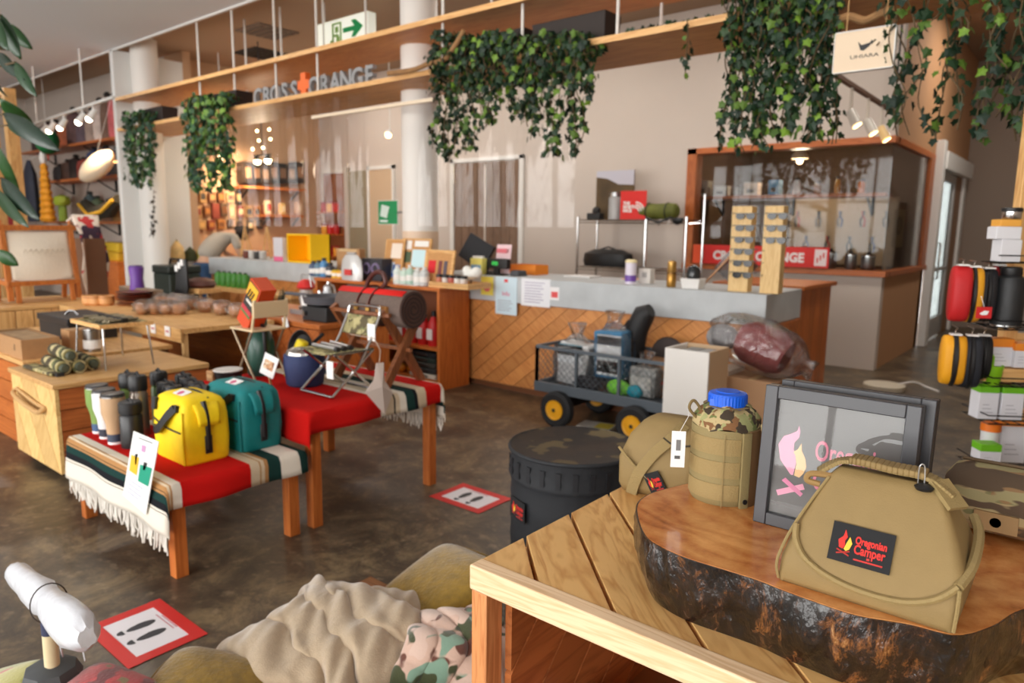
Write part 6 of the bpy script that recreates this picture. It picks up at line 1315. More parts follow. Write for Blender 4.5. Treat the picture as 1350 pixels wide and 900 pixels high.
# crumpled paper tag hanging at the rug edge
P = at(500, 478, x=-2.75); t = T('paper_tag', 'crumpled pale paper bag hanging over the rear rug edge', 'paper bag', P)
pts = [(-.02, 0), (.02, 0), (.04, -.10), (.085, -.17), (.02, -.27), (-.085, -.14), (-.035, -.08)]
mb = MB(); mb.add([(.012*math.sin(k*2.1), y, z) for k, (y, z) in enumerate(pts)]+[(.02, 0, -.12)], [(k, (k+1) % 7, 7) for k in range(7)]); mb.build('paper', mat((206, 190, 180), .8), t, solid=.004, smooth=False); MB().tube([(0, 0, 0), (.0, .01, .06), (-.06, .02, .115)], .002, 5).build('string', mat((190, 170, 150), .8), t)
MB().tube([(-.06, .02, .115), (-.3, .05, .11)], .002, 5).build('string_end', mat((190, 170, 150), .8), t)

# ------------------------------------------------ on the orange chest: griddle, lantern, kettle
zc = .70
P = at(412, 424, z=zc); t = T('black_stove', 'black box stove with a grey griddle pan on top', 'stove', (-4.98, 3.36, zc)); MB().box(-.0, .32, 0, .3, 0, .12).build('stove_body', mat((34, 36, 38), .5), t, bevel=.008); MB().lathe([(.14, .125), (.2, .14), (.215, .2), (.205, .2), (.19, .145)], 28, None, .16, .15).build('griddle_pan', mat((84, 84, 90), .45), t); MB().tube([(-.05, .1, .19), (-.25, .02, .2)], .016, 8).build('pan_handle', mat((84, 84, 90), .45), t); MB().box(-.0, .07, -.006, -.002, .12, .2).build('white_tag', PAPER, t); MB().cyl((.05, -.004, .06), (.05, -.03, .06), .02, n=12).build('knob', STEEL, t)
P = at(404, 395, y=3.72); t = T('red_lantern', 'red-topped camping lantern behind the griddle', 'lantern', (P.x, 3.72, zc)); MB().lathe([(.07, 0), (.07, .05), (.045, .06)], 18).build('base', STEEL, t); MB().lathe([(.055, .06), (.065, .12), (.055, .2)], 18).build('globe', mat((200, 196, 190), .15, alpha=.6), t); MB().lathe([(.06, .2), (.085, .22), (.06, .27), (.025, .29)], 18).build('red_hood', mat((200, 30, 26), .4), t); MB().tube([(-.08, 0, .22), (-.06, 0, .33), (.06, 0, .33), (.08, 0, .22)], .005, 6).build('bail', STEEL, t)
P = at(434, 398, y=3.7); t = T('percolator', 'shiny steel percolator kettle right of the red lantern', 'kettle', (P.x, 3.7, zc)); MB().lathe([(.085, 0), (.09, .02), (.08, .14), (.06, .2), (.055, .22)], 20).build('body', CHROME, t); MB().lathe([(.057, .22), (.05, .25), (.02, .27), (.02, .29)], 18).build('lid', CHROME, t); MB().tube([(.08, 0, .18), (.14, 0, .18), (.14, 0, .08), (.085, 0, .06)], .01, 8).build('handle', CHROME, t); MB().tube([(-.075, 0, .1), (-.12, 0, .16), (-.14, 0, .2)], .014, 8).build('spout', CHROME, t)
P = at(430, 385, y=3.45); t = T('wire_grill', 'black wire toaster standing behind the griddle pan', 'grill', (-4.80, 3.75, zc)); 
for k in range(5): MB().tube([(-.1+k*.05, 0, 0), (-.08+k*.04, 0, .16), (-.04+k*.02, 0, .22)], .005, 6).build('wire', BLACK, t)
MB().tube([(-.12, 0, .005), (.12, 0, .005)], .006, 6).build('foot_wire', BLACK, t)
P = at(378, 425, y=3.23); t = T('white_tag', 'white paper tag hanging at the front of the orange chest', 'tag', (P.x, 3.22, P.z)); MB().box(-.035, .035, -.003, 0, -.04, .045, Matrix.Rotation(R(-18), 4, 'Y')).build('paper', PAPER, t); MB().tube([(-.005, 0, .04), (-.02, .005, .12)], .002, 5).build('string', DARK, t)
P = at(345, 415, y=3.4); t = T('bottle_brush', 'dark bristly wreath lying on the orange chest', 'wreath', (-5.55, 3.45, zc)); rg = random.Random(3); mb = MB()
for k in range(90): a = rg.uniform(0, 6.28); mb.tube([(.07*math.cos(a), .07*math.sin(a), .06), ((.07+rg.uniform(-.06, .08))*math.cos(a+rg.uniform(-.4, .4)), .12*math.sin(a), .06+rg.uniform(-.05, .16))], .004, 4)
mb.build('bristles', mat((34, 44, 32), .8), t); MB().tube([(.07*math.cos(a), .07*math.sin(a), .05) for a in [k*PI/8 for k in range(16)]], .02, 6, closed=True).build('ring', DARK, t)
t = T('red_flask', 'small red tin behind the orange box', 'tin', (-5.62, 3.34, zc)); MB().lathe([(.05, 0), (.052, .01), (.052, .09)], 14).build('body', mat((190, 40, 34), .4), t); MB().lathe([(.053, .09), (.053, .1), (.02, .105)], 14).build('lid', STEEL, t)
t = T('grey_tray', 'flat grey tin tray on the orange chest', 'tray', (-5.42, 3.55, zc)); MB().box(0, .32, 0, .22, 0, .02).build('tray_base', mat((150, 146, 146), .4, .4), t); MB().box(-.01, .33, -.01, .0, 0, .04).box(-.01, .33, .22, .23, 0, .04).build('tray_rim', mat((170, 166, 166), .4, .4), t)
# ================================================================== FLOOR SIGNS, WAGON, BOXES, BIN
def shoe(mb, cx, cy, L, W, M=None):
    s1 = [(cx+W/2*math.cos(a)*(1 if math.sin(a) > 0 else .85), cy+L*.12+L*.38*math.sin(a)) for a in [k*PI/10 for k in range(20)]]
    mb.prism(s1, 0, .001, M)
    mb.prism([(cx+W*.36*math.cos(a), cy-L*.42+L*.14*math.sin(a)) for a in [k*PI/7 for k in range(8)]][::1] if False else [(cx+W*.38*math.cos(a), cy-L*.33-L*.17*abs(math.sin(a))) for a in [k*PI/8 for k in range(9)]], 0, .001, M)
def floor_sign(lab, x0, x1, y0, y1):
    t = T('floor_sign', lab, 'floor sign', ((x0+x1)/2, (y0+y1)/2, 0), 0, 'distance signs on the floor'); W, D_ = x1-x0, y1-y0
    MB().box(-W/2, W/2, -D_/2, D_/2, 0.0005, .0025).build('white_sheet', mat((232, 228, 232), .5), t)
    b_ = .042; 
    for q in ((-W/2-.006, W/2+.006, -D_/2-.004, -D_/2+b_, .0025, .0035), (-W/2-.006, W/2+.006, D_/2-b_, D_/2+.004, .0025, .0035), (-W/2-.004, -W/2+b_, -D_/2+b_, D_/2-b_, .0024, .0032), (W/2-b_, W/2+.004, -D_/2+b_, D_/2-b_, .0024, .0032)): MB().box(*q).build('red_tape', mat((206, 36, 32), .5), t)
    for xx in (-.045, .04):
        mb = MB(); shoe(mb, 0, 0, .135, .042, Matrix.Translation((xx, -.012, .0026))); mb.build('shoe_print', mat((60, 60, 64), .6), t, smooth=False)
    mb = MB()
    for k in range(2): mb.box(-.08+.02*k, .06, D_*.27+.012*k, D_*.27+.005+.012*k, .0026, .0030)
    mb.build('print_lines', mat((200, 150, 156), .6), t)
floor_sign('red-taped footprint sign on the floor beside the black bin', -2.69, -2.335, 2.585, 2.85)
floor_sign('red-taped footprint sign on the floor near the blankets', -2.70, -2.335, .865, 1.13)
# cable reel lying on the corridor floor
P = at(1165, 513, z=0); t = T('cable_reel', 'flat white cable reel on the corridor floor', 'reel', P); MB().lathe([(.17, 0), (.18, .02), (.18, .05), (.1, .06)], 24).build('reel', mat((206, 196, 176), .5), t); MB().tube(catmull([(.1, .05, .05), (.2, .25, .06), (.3, .3, .02), (.42, .2, .01)], 5), .01, 6).build('cable', WHITE, t)

# wagon: mesh sided garden cart
wx0, wx1, wy0, wy1 = -3.22, -2.14, 4.22, 4.70
WG = mat((92, 100, 108), .45, .3)
t = T('garden_wagon', 'grey mesh-sided wagon with yellow wheels before the counter', 'wagon', (wx0, wy0, 0)); W, D_ = wx1-wx0, wy1-wy0; zb, zt_ = .27, .58
MB().box(0, W, 0, D_, zb, zb+.012).build('floor_plate', WG, t)
mb = MB()
for y in (0, D_): mb.box(-.015, W+.015, y-.015, y+.015, zb-.03, zb+.045)
for x in (0, W): mb.box(x-.015, x+.015, 0, D_, zb-.03, zb+.045)
mb.build('bed_frame', WG, t, bevel=.004)
def mesh_side(p, q, n):
    mb = MB(); p, q = Vector(p), Vector(q)
    mb.bar(p+Vector((0, 0, zt_)), q+Vector((0, 0, zt_)), .022)
    for k in range(n+1): a = p.lerp(q, k/n); mb.bar(a+Vector((0, 0, zb)), a+Vector((0, 0, zt_)), .02)
    mb.build('side_rail', WG, t)
    ms = MB(); L = (q-p).length; s_ = .05; H = zt_-zb
    for k in range(-int(H/s_), int(L/s_)+1):
        for sg_ in (1, -1):
            a, b_ = k*s_, k*s_+H; za, zz = (zb, zt_) if sg_ > 0 else (zt_, zb)
            if a < 0: f_ = -a/(b_-a); za += (zz-za)*f_; a = 0
            if b_ > L: f_ = (L-a)/(b_-a) if b_ > a else 0; zz = za+(zz-za)*f_; b_ = L
            if b_-a > .01: ms.tube([p.lerp(q, a/L)+Vector((0, 0, za)), p.lerp(q, b_/L)+Vector((0, 0, zz))], .0016, 3, cap=False)
    ms.build('wire_mesh', WG, t)
mesh_side((0, 0, 0), (W, 0, 0), 3); mesh_side((0, D_, 0), (W, D_, 0), 3); mesh_side((0, 0, 0), (0, D_, 0), 2); mesh_side((W, 0, 0), (W, D_, 0), 2)
for x in (.23, W-.20):
    MB().cyl((x, -.02, .135), (x, D_+.02, .135), .015, n=8).build('axle', DARK, t); MB().box(x-.03, x+.03, .06, D_-.06, .13, zb).build('axle_bracket', DARK, t)
    for y, sg_ in ((-.045, 1), (D_+.045, -1)):
        M_ = Matrix.Translation((x, y, .137)) @ RX
        wl = MB().lathe([(.075, -.035), (.115, -.04), (.135, -.025), (.137, 0), (.135, .025), (.115, .04), (.075, .035)], 28, M_).build('tyre', mat((26, 26, 28), .7), t)
        MB().lathe([(.02, -.046), (.05, -.037), (.074, -.044), (.074, .044), (.05, .037), (.02, .046)], 22, M_).build('yellow_hub', mat((240, 170, 20), .45), wl); MB().lathe([(.014, -.05), (.014, .05)], 12, M_).build('axle_cap', mat((60, 50, 30), .4), wl)
WO = Vector((wx0, wy0, 0))
# goods in the wagon
CLR = film((.985, .985, .985), .10, .1, 1.0, 18)
def bagged(lab, x, y, z, w, d, h, c, cprint, seed, neck=.14):
    t = T('bagged_pack', lab, 'package', WO+Vector((x, y, z))); rg = random.Random(seed)
    MB().box(-w/2, w/2, -d/2, d/2, .01, h, Matrix.Rotation(R(rg.uniform(-6, 6)), 4, 'Y')).build('pack', mat(c, .6), t, bevel=.015)
    for k, (a0, a1, cc) in enumerate(cprint): MB().box(-w*.42, w*.42, -d/2-.006, -d/2-.002, h*a0, h*a1).build('printed_panel', mat(cc, .6), t)
    rings = []
    for f, s_ in ((0, 1.0), (.1, 1.14), (.5, 1.18), (.85, 1.12), (1.0, .8), (1.0+neck/h*.4, .3), (1.0+neck/h, .62)):
        r_ = rrect(w*s_, d*s_*1.1, min(w, d)*.3, 3, 0, 0, .002+h*f); rings.append([(p[0]+rg.uniform(-.015, .015), p[1]+rg.uniform(-.015, .015), p[2]+(rg.uniform(-.012, .012) if f > 0 else 0)) for p in r_])
    loft(MB(), rings).build('clear_bag', CLR, t, ang=20)
    return t
bagged('pale blue pack in a clear bag at the left of the wagon', .22, .2, zb+.012, .26, .16, .33, (206, 206, 206), [(.55, .95, (226, 230, 232)), (.72, .84, (90, 110, 60)), (.86, .97, (80, 130, 150))], 2)
bagged('blue, white and red pack in a clear bag in the middle of the wagon', .54, .22, zb+.10, .24, .14, .36, (60, 120, 160), [(.1, .92, (222, 224, 226)), (.72, .9, (40, 100, 150)), (.15, .4, (190, 60, 70))], 3)
bagged('small grey pack in a clear bag at the right of the wagon', .82, .2, zb+.012, .2, .14, .22, (150, 150, 146), [(.3, .7, (200, 196, 188))], 5, .1)
t = T('black_bottle_bag', 'tall black padded bag standing at the back of the wagon', 'bag', WO+Vector((.60, .38, zb+.012))); MB().tube([(-.02, 0, .0), (0, 0, .25), (.03, 0, .45), (.09, .0, .57), (.14, .0, .6)], [.075, .085, .085, .08, .05], 16).build('bag_body', mat((26, 26, 28), .6), t); MB().tube([(-.06, -.05, .3), (-.07, -.08, .42), (.0, -.07, .52)], .008, 6).build('strap', DARK, t)
t = T('green_pouch', 'lime green and blue pouch low in the wagon', 'pouch', WO+Vector((.66, .10, zb+.012))); MB().sphere((0, 0, .06), .06, 12, 8, (1.6, .8, 1)).build('green_part', mat((120, 200, 60), .5), t); MB().sphere((.13, 0, .05), .05, 12, 8, (1.2, .8, 1)).build('blue_part', mat((30, 140, 160), .5), t)
t = T('black_cloth', 'dark crumpled cloth heaped in the wagon', 'cloth', WO+Vector((.40, .10, zb+.012))); mb = MB().sphere((0, 0, .05), .1, 14, 8, (1.2, .7, .5)); mb.v = [(x+rnd(-.015, .015), y+rnd(-.01, .01), max(0, z+rnd(-.01, .02))) for x, y, z in mb.v]; mb.build('heap', mat((40, 38, 42), .8), t); MB().tube([(-.05, -.05, .08), (0, -.06, .1), (.06, -.05, .09)], .012, 6).build('fold', mat((52, 50, 54), .8), t)
t = T('brown_carton', 'brown carton with red lines at the right end inside the wagon', 'carton', WO+Vector((.86, .32, zb+.012))); MB().box(-.1, .12, -.08, .1, 0, .26).build('carton_body', mat((150, 110, 76), .8), t, bevel=.003); MB().box(-.1, .12, -.083, -.08, .1, .12).build('red_line', mat((190, 70, 60), .6), t)
t = T('round_disc', 'dark round disc standing at the back of the wagon', 'disc', WO+Vector((.86, .445, zb+.012))); MB().lathe([(.13, -.012), (.14, 0), (.13, .012)], 22, Matrix.Translation((0, 0, .27)) @ RX).build('disc', mat((54, 42, 38), .6), t); MB().box(-.05, .05, -.01, .01, 0, .15).build('stand', DARK, t)
t = T('flat_pack', 'flat white and yellow packet lying under the wagon', 'packet', (-2.75, 4.35, 0), R(12)); MB().box(-.13, .13, -.09, .09, 0, .025).build('packet_body', mat((206, 200, 190), .6), t); MB().box(.0, .12, -.07, .07, .025, .026).build('yellow_print', mat((220, 196, 70), .6), t)
# tall white cabinet box and cartons in front of the counter
P = at(872, 562, z=0); a = at(879, 452, y=4.10); b_ = at(872, 560, y=4.10)
bx0 = at(876, 480, y=3.98).x; bx1 = at(934, 480, y=3.98).x; by0 = 3.98; bzt = at(900, 461, y=3.98).z
t = T('white_box', 'tall white open-topped cabinet box right of the wagon', 'box', (bx0, by0, 0)); W = bx1-bx0; D_ = .30; w_ = .014; m_ = mat((232, 228, 222), .5); m2 = mat((206, 176, 140), .6)
MB().box(0, W, 0, w_, 0, bzt).build('front_panel', m_, t); MB().box(0, w_, w_, D_, 0, bzt).build('side_panel', m_, t); MB().box(W-w_, W, w_, D_, 0, bzt).build('side_panel', m2, t); MB().box(w_, W-w_, D_-w_, D_, 0, bzt).build('back_panel', m2, t); MB().box(w_, W-w_, w_, D_-w_, bzt-.05, bzt-.04).build('inner_tray', mat((120, 110, 100), .4), t)
for k, (x, c) in enumerate(((.08, (110, 110, 106)), (.18, (150, 150, 150)))): MB().box(x, x+.09, .05, .22, bzt-.04, bzt-.012).build('bottle_tops', mat(c, .3), t)
gx = at(962, 500, y=4.45).x
t = T('cardboard_box', 'tan cardboard carton with a white flap right of the white box', 'carton', (gx, 4.40, 0)); MB().box(0, .32, 0, .32, 0, .52).build('carton_body', mat((176, 136, 100), .8), t, bevel=.004); MB().box(-.10, 0, 0.02, .3, .0, .55).build('white_flap', mat((226, 214, 200), .7), t); MB().box(-.10, -.02, .01, .02, .36, .45).build('dark_window', mat((96, 40, 36), .6), t); MB().box(.14, .18, 0, .32, .52, .522).build('tape', mat((206, 176, 130), .5), t)
P = Vector((gx+.12, 4.55, .555))
t = T('bagged_blanket', 'maroon rolled blanket in a clear bag lying on the cartons', 'blanket', P); M_ = Matrix.Rotation(R(18), 4, 'Y')
MB().tube([tuple(M_ @ Vector(p)) for p in ((-.16, 0, .16), (-.1, 0, .165), (.08, 0, .165), (.16, 0, .16))], [.10, .14, .145, .11], 18).build('rolled_blanket', mat((140, 70, 70), .9, var=.15, scale=20, bump=.4), t); MB().sphere((-.22, -.02, .2), .1, 12, 8, (1.1, .9, .9)).build('grey_lining', mat((150, 150, 152), .9), t)
rings = []; rg = random.Random(8)
for x, r_ in ((-.36, .06), (-.3, .13), (-.18, .175), (0, .185), (.15, .175), (.22, .13), (.28, .05), (.34, .07)):
    rings.append([tuple(M_ @ Vector((x+rg.uniform(-.02, .02), (r_+rg.uniform(-.02, .02))*math.cos(a), max(.155-.155, .165+(r_+rg.uniform(-.02, .02))*math.sin(a)*.95)))) for a in [k*PI/9 for k in range(18)]])
loft(MB(), rings).build('clear_bag', CLR, t, ang=20)

# pop-up bin
bc = (-1.60, 2.36); br_ = .262; bh = .565
t = T('popup_bin', 'black round pop-up bin with a dark camo lid and red logo patch', 'bin', (bc[0], bc[1], 0)); BF = mat((30, 32, 36), .7, var=.1, scale=15, bump=.3)
prof = [(br_*.98, 0), (br_, .02)]
for k in range(9): z = .05+k*(bh-.19)/8; prof.append((br_*(1.0 if k % 2 else .985), z))
MB().lathe(prof+[(br_*1.0, bh-.12)], 40).build('bin_wall', BF, t, ang=60)
mb = MB().lathe([(br_*1.0, bh-.12), (br_*1.03, bh-.10), (br_*1.0, bh-.085), (br_*1.02, bh-.06), (br_*.99, bh-.03), (br_*1.015, bh-.01), (br_*1.01, bh)], 44); mb.v = [(x*(1+.012*math.sin(18*math.atan2(y, x))*(1 if abs(z-(bh-.06)) < .03 else 0)), y*(1+.012*math.sin(18*math.atan2(y, x))*(1 if abs(z-(bh-.06)) < .03 else 0)), z) for x, y, z in mb.v]; mb.build('gathered_collar', BF, t, ang=60)
MB().lathe([(br_*1.0, bh), (br_*1.012, bh+.005), (br_*1.0, bh+.012), (br_*.96, bh+.008), (0.01, bh+.004)], 40).build('lid', blotch([(34, 25, 20), (24, 19, 18), (46, 34, 25), (92, 78, 48)], 7, rough=.55), t, ang=60)
MB().tube([((br_*1.012)*math.cos(a), (br_*1.012)*math.sin(a), bh+.004) for a in [k*PI/20 for k in range(40)]], .009, 8, closed=True).build('rim_piping', BF, t)
a0 = math.atan2(-bc[1]-.35, -bc[0]-1.25)
for k in range(10):
    a = a0-1.0+k*.25; MB().box(-.010, .010, .002, .008, bh-.11, bh-.03, Matrix.Rotation(a, 4, 'Z') @ Matrix.Translation((br_*1.03, 0, 0)) @ Matrix.Rotation(R(90), 4, 'Z')).build('webbing_loop', mat((24, 24, 28), .7), t)
def logo_patch(t, M_, w, h, name='logo_patch'):
    """Black woven patch in the local XZ plane facing -Y: a flame over crossed logs and two lines of red lettering."""
    MB().box(0, w, -.0015, .0, 0, h, M_).build(name, mat((22, 22, 24), .8), t)
    Q = M_ @ RX
    MB().prism([(w*.16, h*.36), (w*.13, h*.55), (w*.2, h*.66), (w*.22, h*.84), (w*.27, h*.66), (w*.24, h*.56), (w*.25, h*.42), (w*.22, h*.34)], .0016, .0024, Q).build('red_flame', mat((216, 40, 30), .7), t, smooth=False)
    MB().prism([(w*.24, h*.34), (w*.27, h*.5), (w*.31, h*.68), (w*.36, h*.52), (w*.33, h*.36), (w*.28, h*.30)], .0018, .0027, Q).build('yellow_flame', mat((240, 190, 60), .7), t, smooth=False)
    MB().bar(M_ @ Vector((w*.13, -.002, h*.2)), M_ @ Vector((w*.34, -.002, h*.31)), w*.025, .001, up=(0, 1, 0)).bar(M_ @ Vector((w*.34, -.002, h*.2)), M_ @ Vector((w*.13, -.002, h*.31)), w*.025, .001, up=(0, 1, 0)).build('crossed_logs', mat((170, 40, 30), .7), t)
    for s_, z_, k in (('Oregonian', .55, .205), ('Camper', .30, .25)):
        mb = text_mb(s_, h*k*1.15, .001, .0004, 'LEFT'); mx = max(v[0] for v in mb.v); sc = w*.50/mx
        mb.v = [tuple(M_ @ Vector((w*.40+x*sc, -.002+y, h*z_+z*1.15))) for x, y, z in mb.v]; mb.build('lettering', mat((214, 44, 36), .7), t, smooth=False)
    MB().box(w*.42, w*.88, -.002, -.0015, h*.13, h*.17, M_).box(w*.62, w*.67, -.002, -.0015, h*.2, h*.26, M_).build('small_print', mat((190, 44, 36), .7), t)
aP = math.atan2(at(692, 670, y=2.1).y-bc[1]-.05, -0.16)
logo_patch(t, Matrix.Rotation(R(-112), 4, 'Z') @ Matrix.Translation((br_+.006, -.05, .30)) @ Matrix.Rotation(R(90), 4, 'Z'), .115, .085)
# ================================================================== FOREGROUND TABLE
FX0, FX1, FY0, FY1, FZ = -.82, .95, .884, 1.75, .85
TPW = wood((226, 178, 112), (192, 134, 70), ('z', 45, 0), scale=7, rough=.38, stretch=5, island=.08)
LWD = wood((232, 200, 162), (212, 172, 126), 0, scale=5)
t = T('plank_table', 'pine table with diagonal planks and a pale front beam, nearest the viewer', 'table', (FX0, FY0, 0)); W, D_ = FX1-FX0, FY1-FY0
for ps in diag_planks(W, D_-.034, .11, .007, R(-45), off=.02): MB().prism(ps, FZ-.022, FZ, Matrix.Translation((0, .034, 0))).build('top_plank', TPW, t, bevel=.0015, smooth=False)
MB().box(0, W, 0, .034, FZ-.045, FZ+.002).build('front_beam', LWD, t, bevel=.003); MB().box(0, W, D_-.001, D_+.03, FZ-.045, FZ).build('rear_beam', LWD, t, bevel=.003)
MB().box(.0, .03, .036, D_-.002, FZ-.065, FZ-.023).build('side_beam', wood((226, 178, 112), (192, 134, 70), 1), t)
PWD = wood((206, 140, 88), (176, 106, 60), 2, scale=5)
for x in (.003, W-.04):
    for y in (.003, D_-.045): MB().box(x, x+.036, y, y+.045, 0, FZ-.046).build('post', PWD, t, bevel=.002)
MB().box(.04, W-.04, .02, D_-.02, .36, .385).build('lower_shelf', mat((150, 96, 54), .6), t)
for ps in diag_planks(D_-.1, .42, .12, .006, R(45)): MB().prism(ps, 0, .015, Matrix.Translation((.045, .05, .385)) @ Matrix.Rotation(R(90), 4, 'Z') @ RX).build('side_plank', wood((176, 104, 56), (140, 76, 38), 1), t, smooth=False)
for k in range(4): MB().box(.06, W-.06, D_-.03, D_-.015, .39+k*.1, .39+k*.1+.097).build('back_board', ORANGEW, t)
# things on its lower shelf
P = at(712, 884, y=1.12); u = T('round_lamp', 'grey round work lamp on the lower shelf of the plank table', 'lamp', (P.x+.06, 1.12, .385)); MB().lathe([(.07, 0), (.08, .01), (.075, .06), (.05, .085), (.028, .09)], 24).build('housing', mat((96, 96, 84), .4), u); MB().lathe([(.03, .09), (.032, .1), (.02, .108), (.0, .11)], 20).build('lens', mat((70, 74, 80), .1, .6), u)
P = at(800, 893, y=1.14); u = T('red_tool', 'red and grey clamp tool on the lower shelf of the plank table', 'tool', (P.x, 1.14, .385)); MB().box(-.02, .10, -.03, .03, .0, .11).build('red_body', mat((196, 50, 36), .45), u, bevel=.01); MB().cyl((-.05, 0, .09), (.0, 0, .1), .018, n=12).build('grey_nose', mat((130, 130, 128), .4, .5), u); MB().tube([(.03, 0, .11), (.05, 0, .14), (.09, 0, .12)], .01, 8).build('grip', BLACK, u)
u = T('black_case', 'black tool case on the lower shelf of the plank table', 'case', (-.42, 1.2, .385)); MB().box(0, .3, 0, .2, 0, .12).build('case_body', BLACK, u, bevel=.012); MB().box(.1, .2, -.008, 0, .05, .09).build('latch', mat((200, 50, 40), .5), u)

# ------------------------------------------------ live-edge slab
SZ = .96
def slab_mats():
    m = bpy.data.materials.new('varnished_slab'); m.use_nodes = True; nt = m.node_tree; b = nt.nodes['Principled BSDF']; N = nt.nodes.new; K = nt.links.new
    tc = N('ShaderNodeTexCoord'); ln = N('ShaderNodeVectorMath'); ln.operation = 'LENGTH'
    mp = N('ShaderNodeMapping'); mp.inputs['Location'].default_value = (.08, -.05, 0); mp.inputs['Scale'].default_value = (1, 1.5, 0); K(tc.outputs['Object'], mp.inputs['Vector'])
    n = N('ShaderNodeTexNoise'); n.inputs['Scale'].default_value = 5; n.inputs['Detail'].default_value = 6; n.inputs['Distortion'].default_value = 1.2; K(tc.outputs['Object'], n.inputs['Vector'])
    K(mp.outputs['Vector'], ln.inputs[0])
    ad = N('ShaderNodeMath'); ad.operation = 'MULTIPLY_ADD'; ad.inputs[1].default_value = .22; K(n.outputs['Fac'], ad.inputs[0]); K(ln.outputs['Value'], ad.inputs[2])
    ml = N('ShaderNodeMath'); ml.operation = 'MULTIPLY'; ml.inputs[1].default_value = 34; K(ad.outputs[0], ml.inputs[0])
    pp = N('ShaderNodeMath'); pp.operation = 'PINGPONG'; pp.inputs[1].default_value = 1; K(ml.outputs[0], pp.inputs[0])
    n2 = N('ShaderNodeTexNoise'); n2.inputs['Scale'].default_value = 9; n2.inputs['Detail'].default_value = 7; n2.inputs['Roughness'].default_value = .7; K(tc.outputs['Object'], n2.inputs['Vector'])
    mx = N('ShaderNodeMath'); mx.operation = 'MULTIPLY_ADD'; mx.inputs[1].default_value = .18; K(pp.outputs[0], mx.inputs[0]); K(n2.outputs['Fac'], mx.inputs[2])
    r = N('ShaderNodeValToRGB'); e = r.color_ramp.elements; e[0].position = .3; e[0].color = (*lin((120, 62, 28)), 1); e[1].position = .8; e[1].color = (*lin((226, 158, 92)), 1); k = e.new(.5); k.color = (*lin((192, 116, 58)), 1)
    K(mx.outputs[0], r.inputs['Fac']); K(r.outputs['Color'], b.inputs['Base Color']); b.inputs['Roughness'].default_value = .22; b.inputs['Coat Weight'].default_value = .5; b.inputs['Coat Roughness'].default_value = .1
    m2 = bpy.data.materials.new('bark'); m2.use_nodes = True; nt = m2.node_tree; b = nt.nodes['Principled BSDF']; N = nt.nodes.new; K = nt.links.new
    tc = N('ShaderNodeTexCoord'); mp = N('ShaderNodeMapping'); mp.inputs['Scale'].default_value = (1, 1, .5); K(tc.outputs['Object'], mp.inputs['Vector'])
    n = N('ShaderNodeTexNoise'); n.inputs['Scale'].default_value = 19; n.inputs['Detail'].default_value = 10; n.inputs['Roughness'].default_value = .78; n.inputs['Distortion'].default_value = .4; K(mp.outputs['Vector'], n.inputs['Vector'])
    r = N('ShaderNodeValToRGB'); e = r.color_ramp.elements; e[0].position = .48; e[0].color = (*lin((20, 15, 13)), 1); e[1].position = .74; e[1].color = (*lin((222, 176, 116)), 1); k = e.new(.55); k.color = (*lin((46, 31, 24)), 1); k = e.new(.62); k.color = (*lin((126, 78, 40)), 1)
    K(n.outputs['Fac'], r.inputs['Fac']); K(r.outputs['Color'], b.inputs['Base Color']); b.inputs['Roughness'].default_value = .2; b.inputs['Coat Weight'].default_value = .6; b.inputs['Coat Roughness'].default_value = .15
    n3 = N('ShaderNodeTexNoise'); n3.inputs['Scale'].default_value = 45; n3.inputs['Detail'].default_value = 5; K(mp.outputs['Vector'], n3.inputs['Vector'])
    bp = N('ShaderNodeBump'); bp.inputs['Strength'].default_value = 1.0; bp.inputs['Distance'].default_value = .014; K(n3.outputs['Fac'], bp.inputs['Height']); K(bp.outputs['Normal'], b.inputs['Normal'])
    return m, m2
SLT, SLB = slab_mats()
front = [at(u_, v_, z=SZ) for u_, v_ in ((838, 672), (848, 704), (872, 722), (905, 736), (950, 750), (1000, 766), (1030, 778), (1080, 796), (1130, 812), (1200, 824), (1262, 838), (1310, 826), (1350, 804))]
back = [Vector((.035, 1.20, SZ)), Vector((.08, 1.33, SZ)), Vector((.04, 1.46, SZ)), Vector((-.12, 1.54, SZ)), Vector((-.30, 1.53, SZ)), Vector((-.46, 1.44, SZ)), Vector((-.55, 1.32, SZ)), Vector((-.60, 1.20, SZ)), Vector((-.61, 1.13, SZ))]
ctr = Vector((-.26, 1.24, FZ)); ol = catmull([p-ctr for p in front+back], 6, closed=True)
t = T('wood_slab', 'thick varnished live-edge wood slab with dark bark rim on the plank table', 'slab', ctr)
n = len(ol); hS = SZ-FZ; rg = random.Random(21); mb = MB(); rows = 9
nz = [sum(math.sin((k+1)*6.283*j/n*c+ph)/c for k, c, ph in ((3, 1.0, .3), (7, 1.6, 2.0), (17, 2.6, 1.0), (29, 3.4, 4.0))) for j in range(n)]
for i in range(rows+1):
    f_ = i/rows
    for j, p in enumerate(ol):
        d = Vector((p.x, p.y, 0)).normalized(); k = .004*nz[j]*math.sin(PI*f_)+rg.uniform(-.0022, .0022)*(1 if 0 < i < rows else 0)
        inw = -.020*(1-f_)**1.2 + .006*math.sin(PI*f_)
        mb.v.append(tuple(Vector((p.x, p.y, hS*f_))+d*(inw+k)))
for i in range(rows):
    for j in range(n): j2 = (j+1) % n; mb.f.append((i*n+j, i*n+j2, (i+1)*n+j2, (i+1)*n+j))
mb.f.append(tuple(reversed(range(n)))); mb.f.append(tuple(rows*n+j for j in range(n))); mb.build('bark_rim', SLB, t, ang=50)
mb = MB(); mb.prism([(p.x*.992, p.y*.992) for p in ol], hS-.002, hS+.0008); mb.build('varnished_face', SLT, t, smooth=False)
SZ += .001

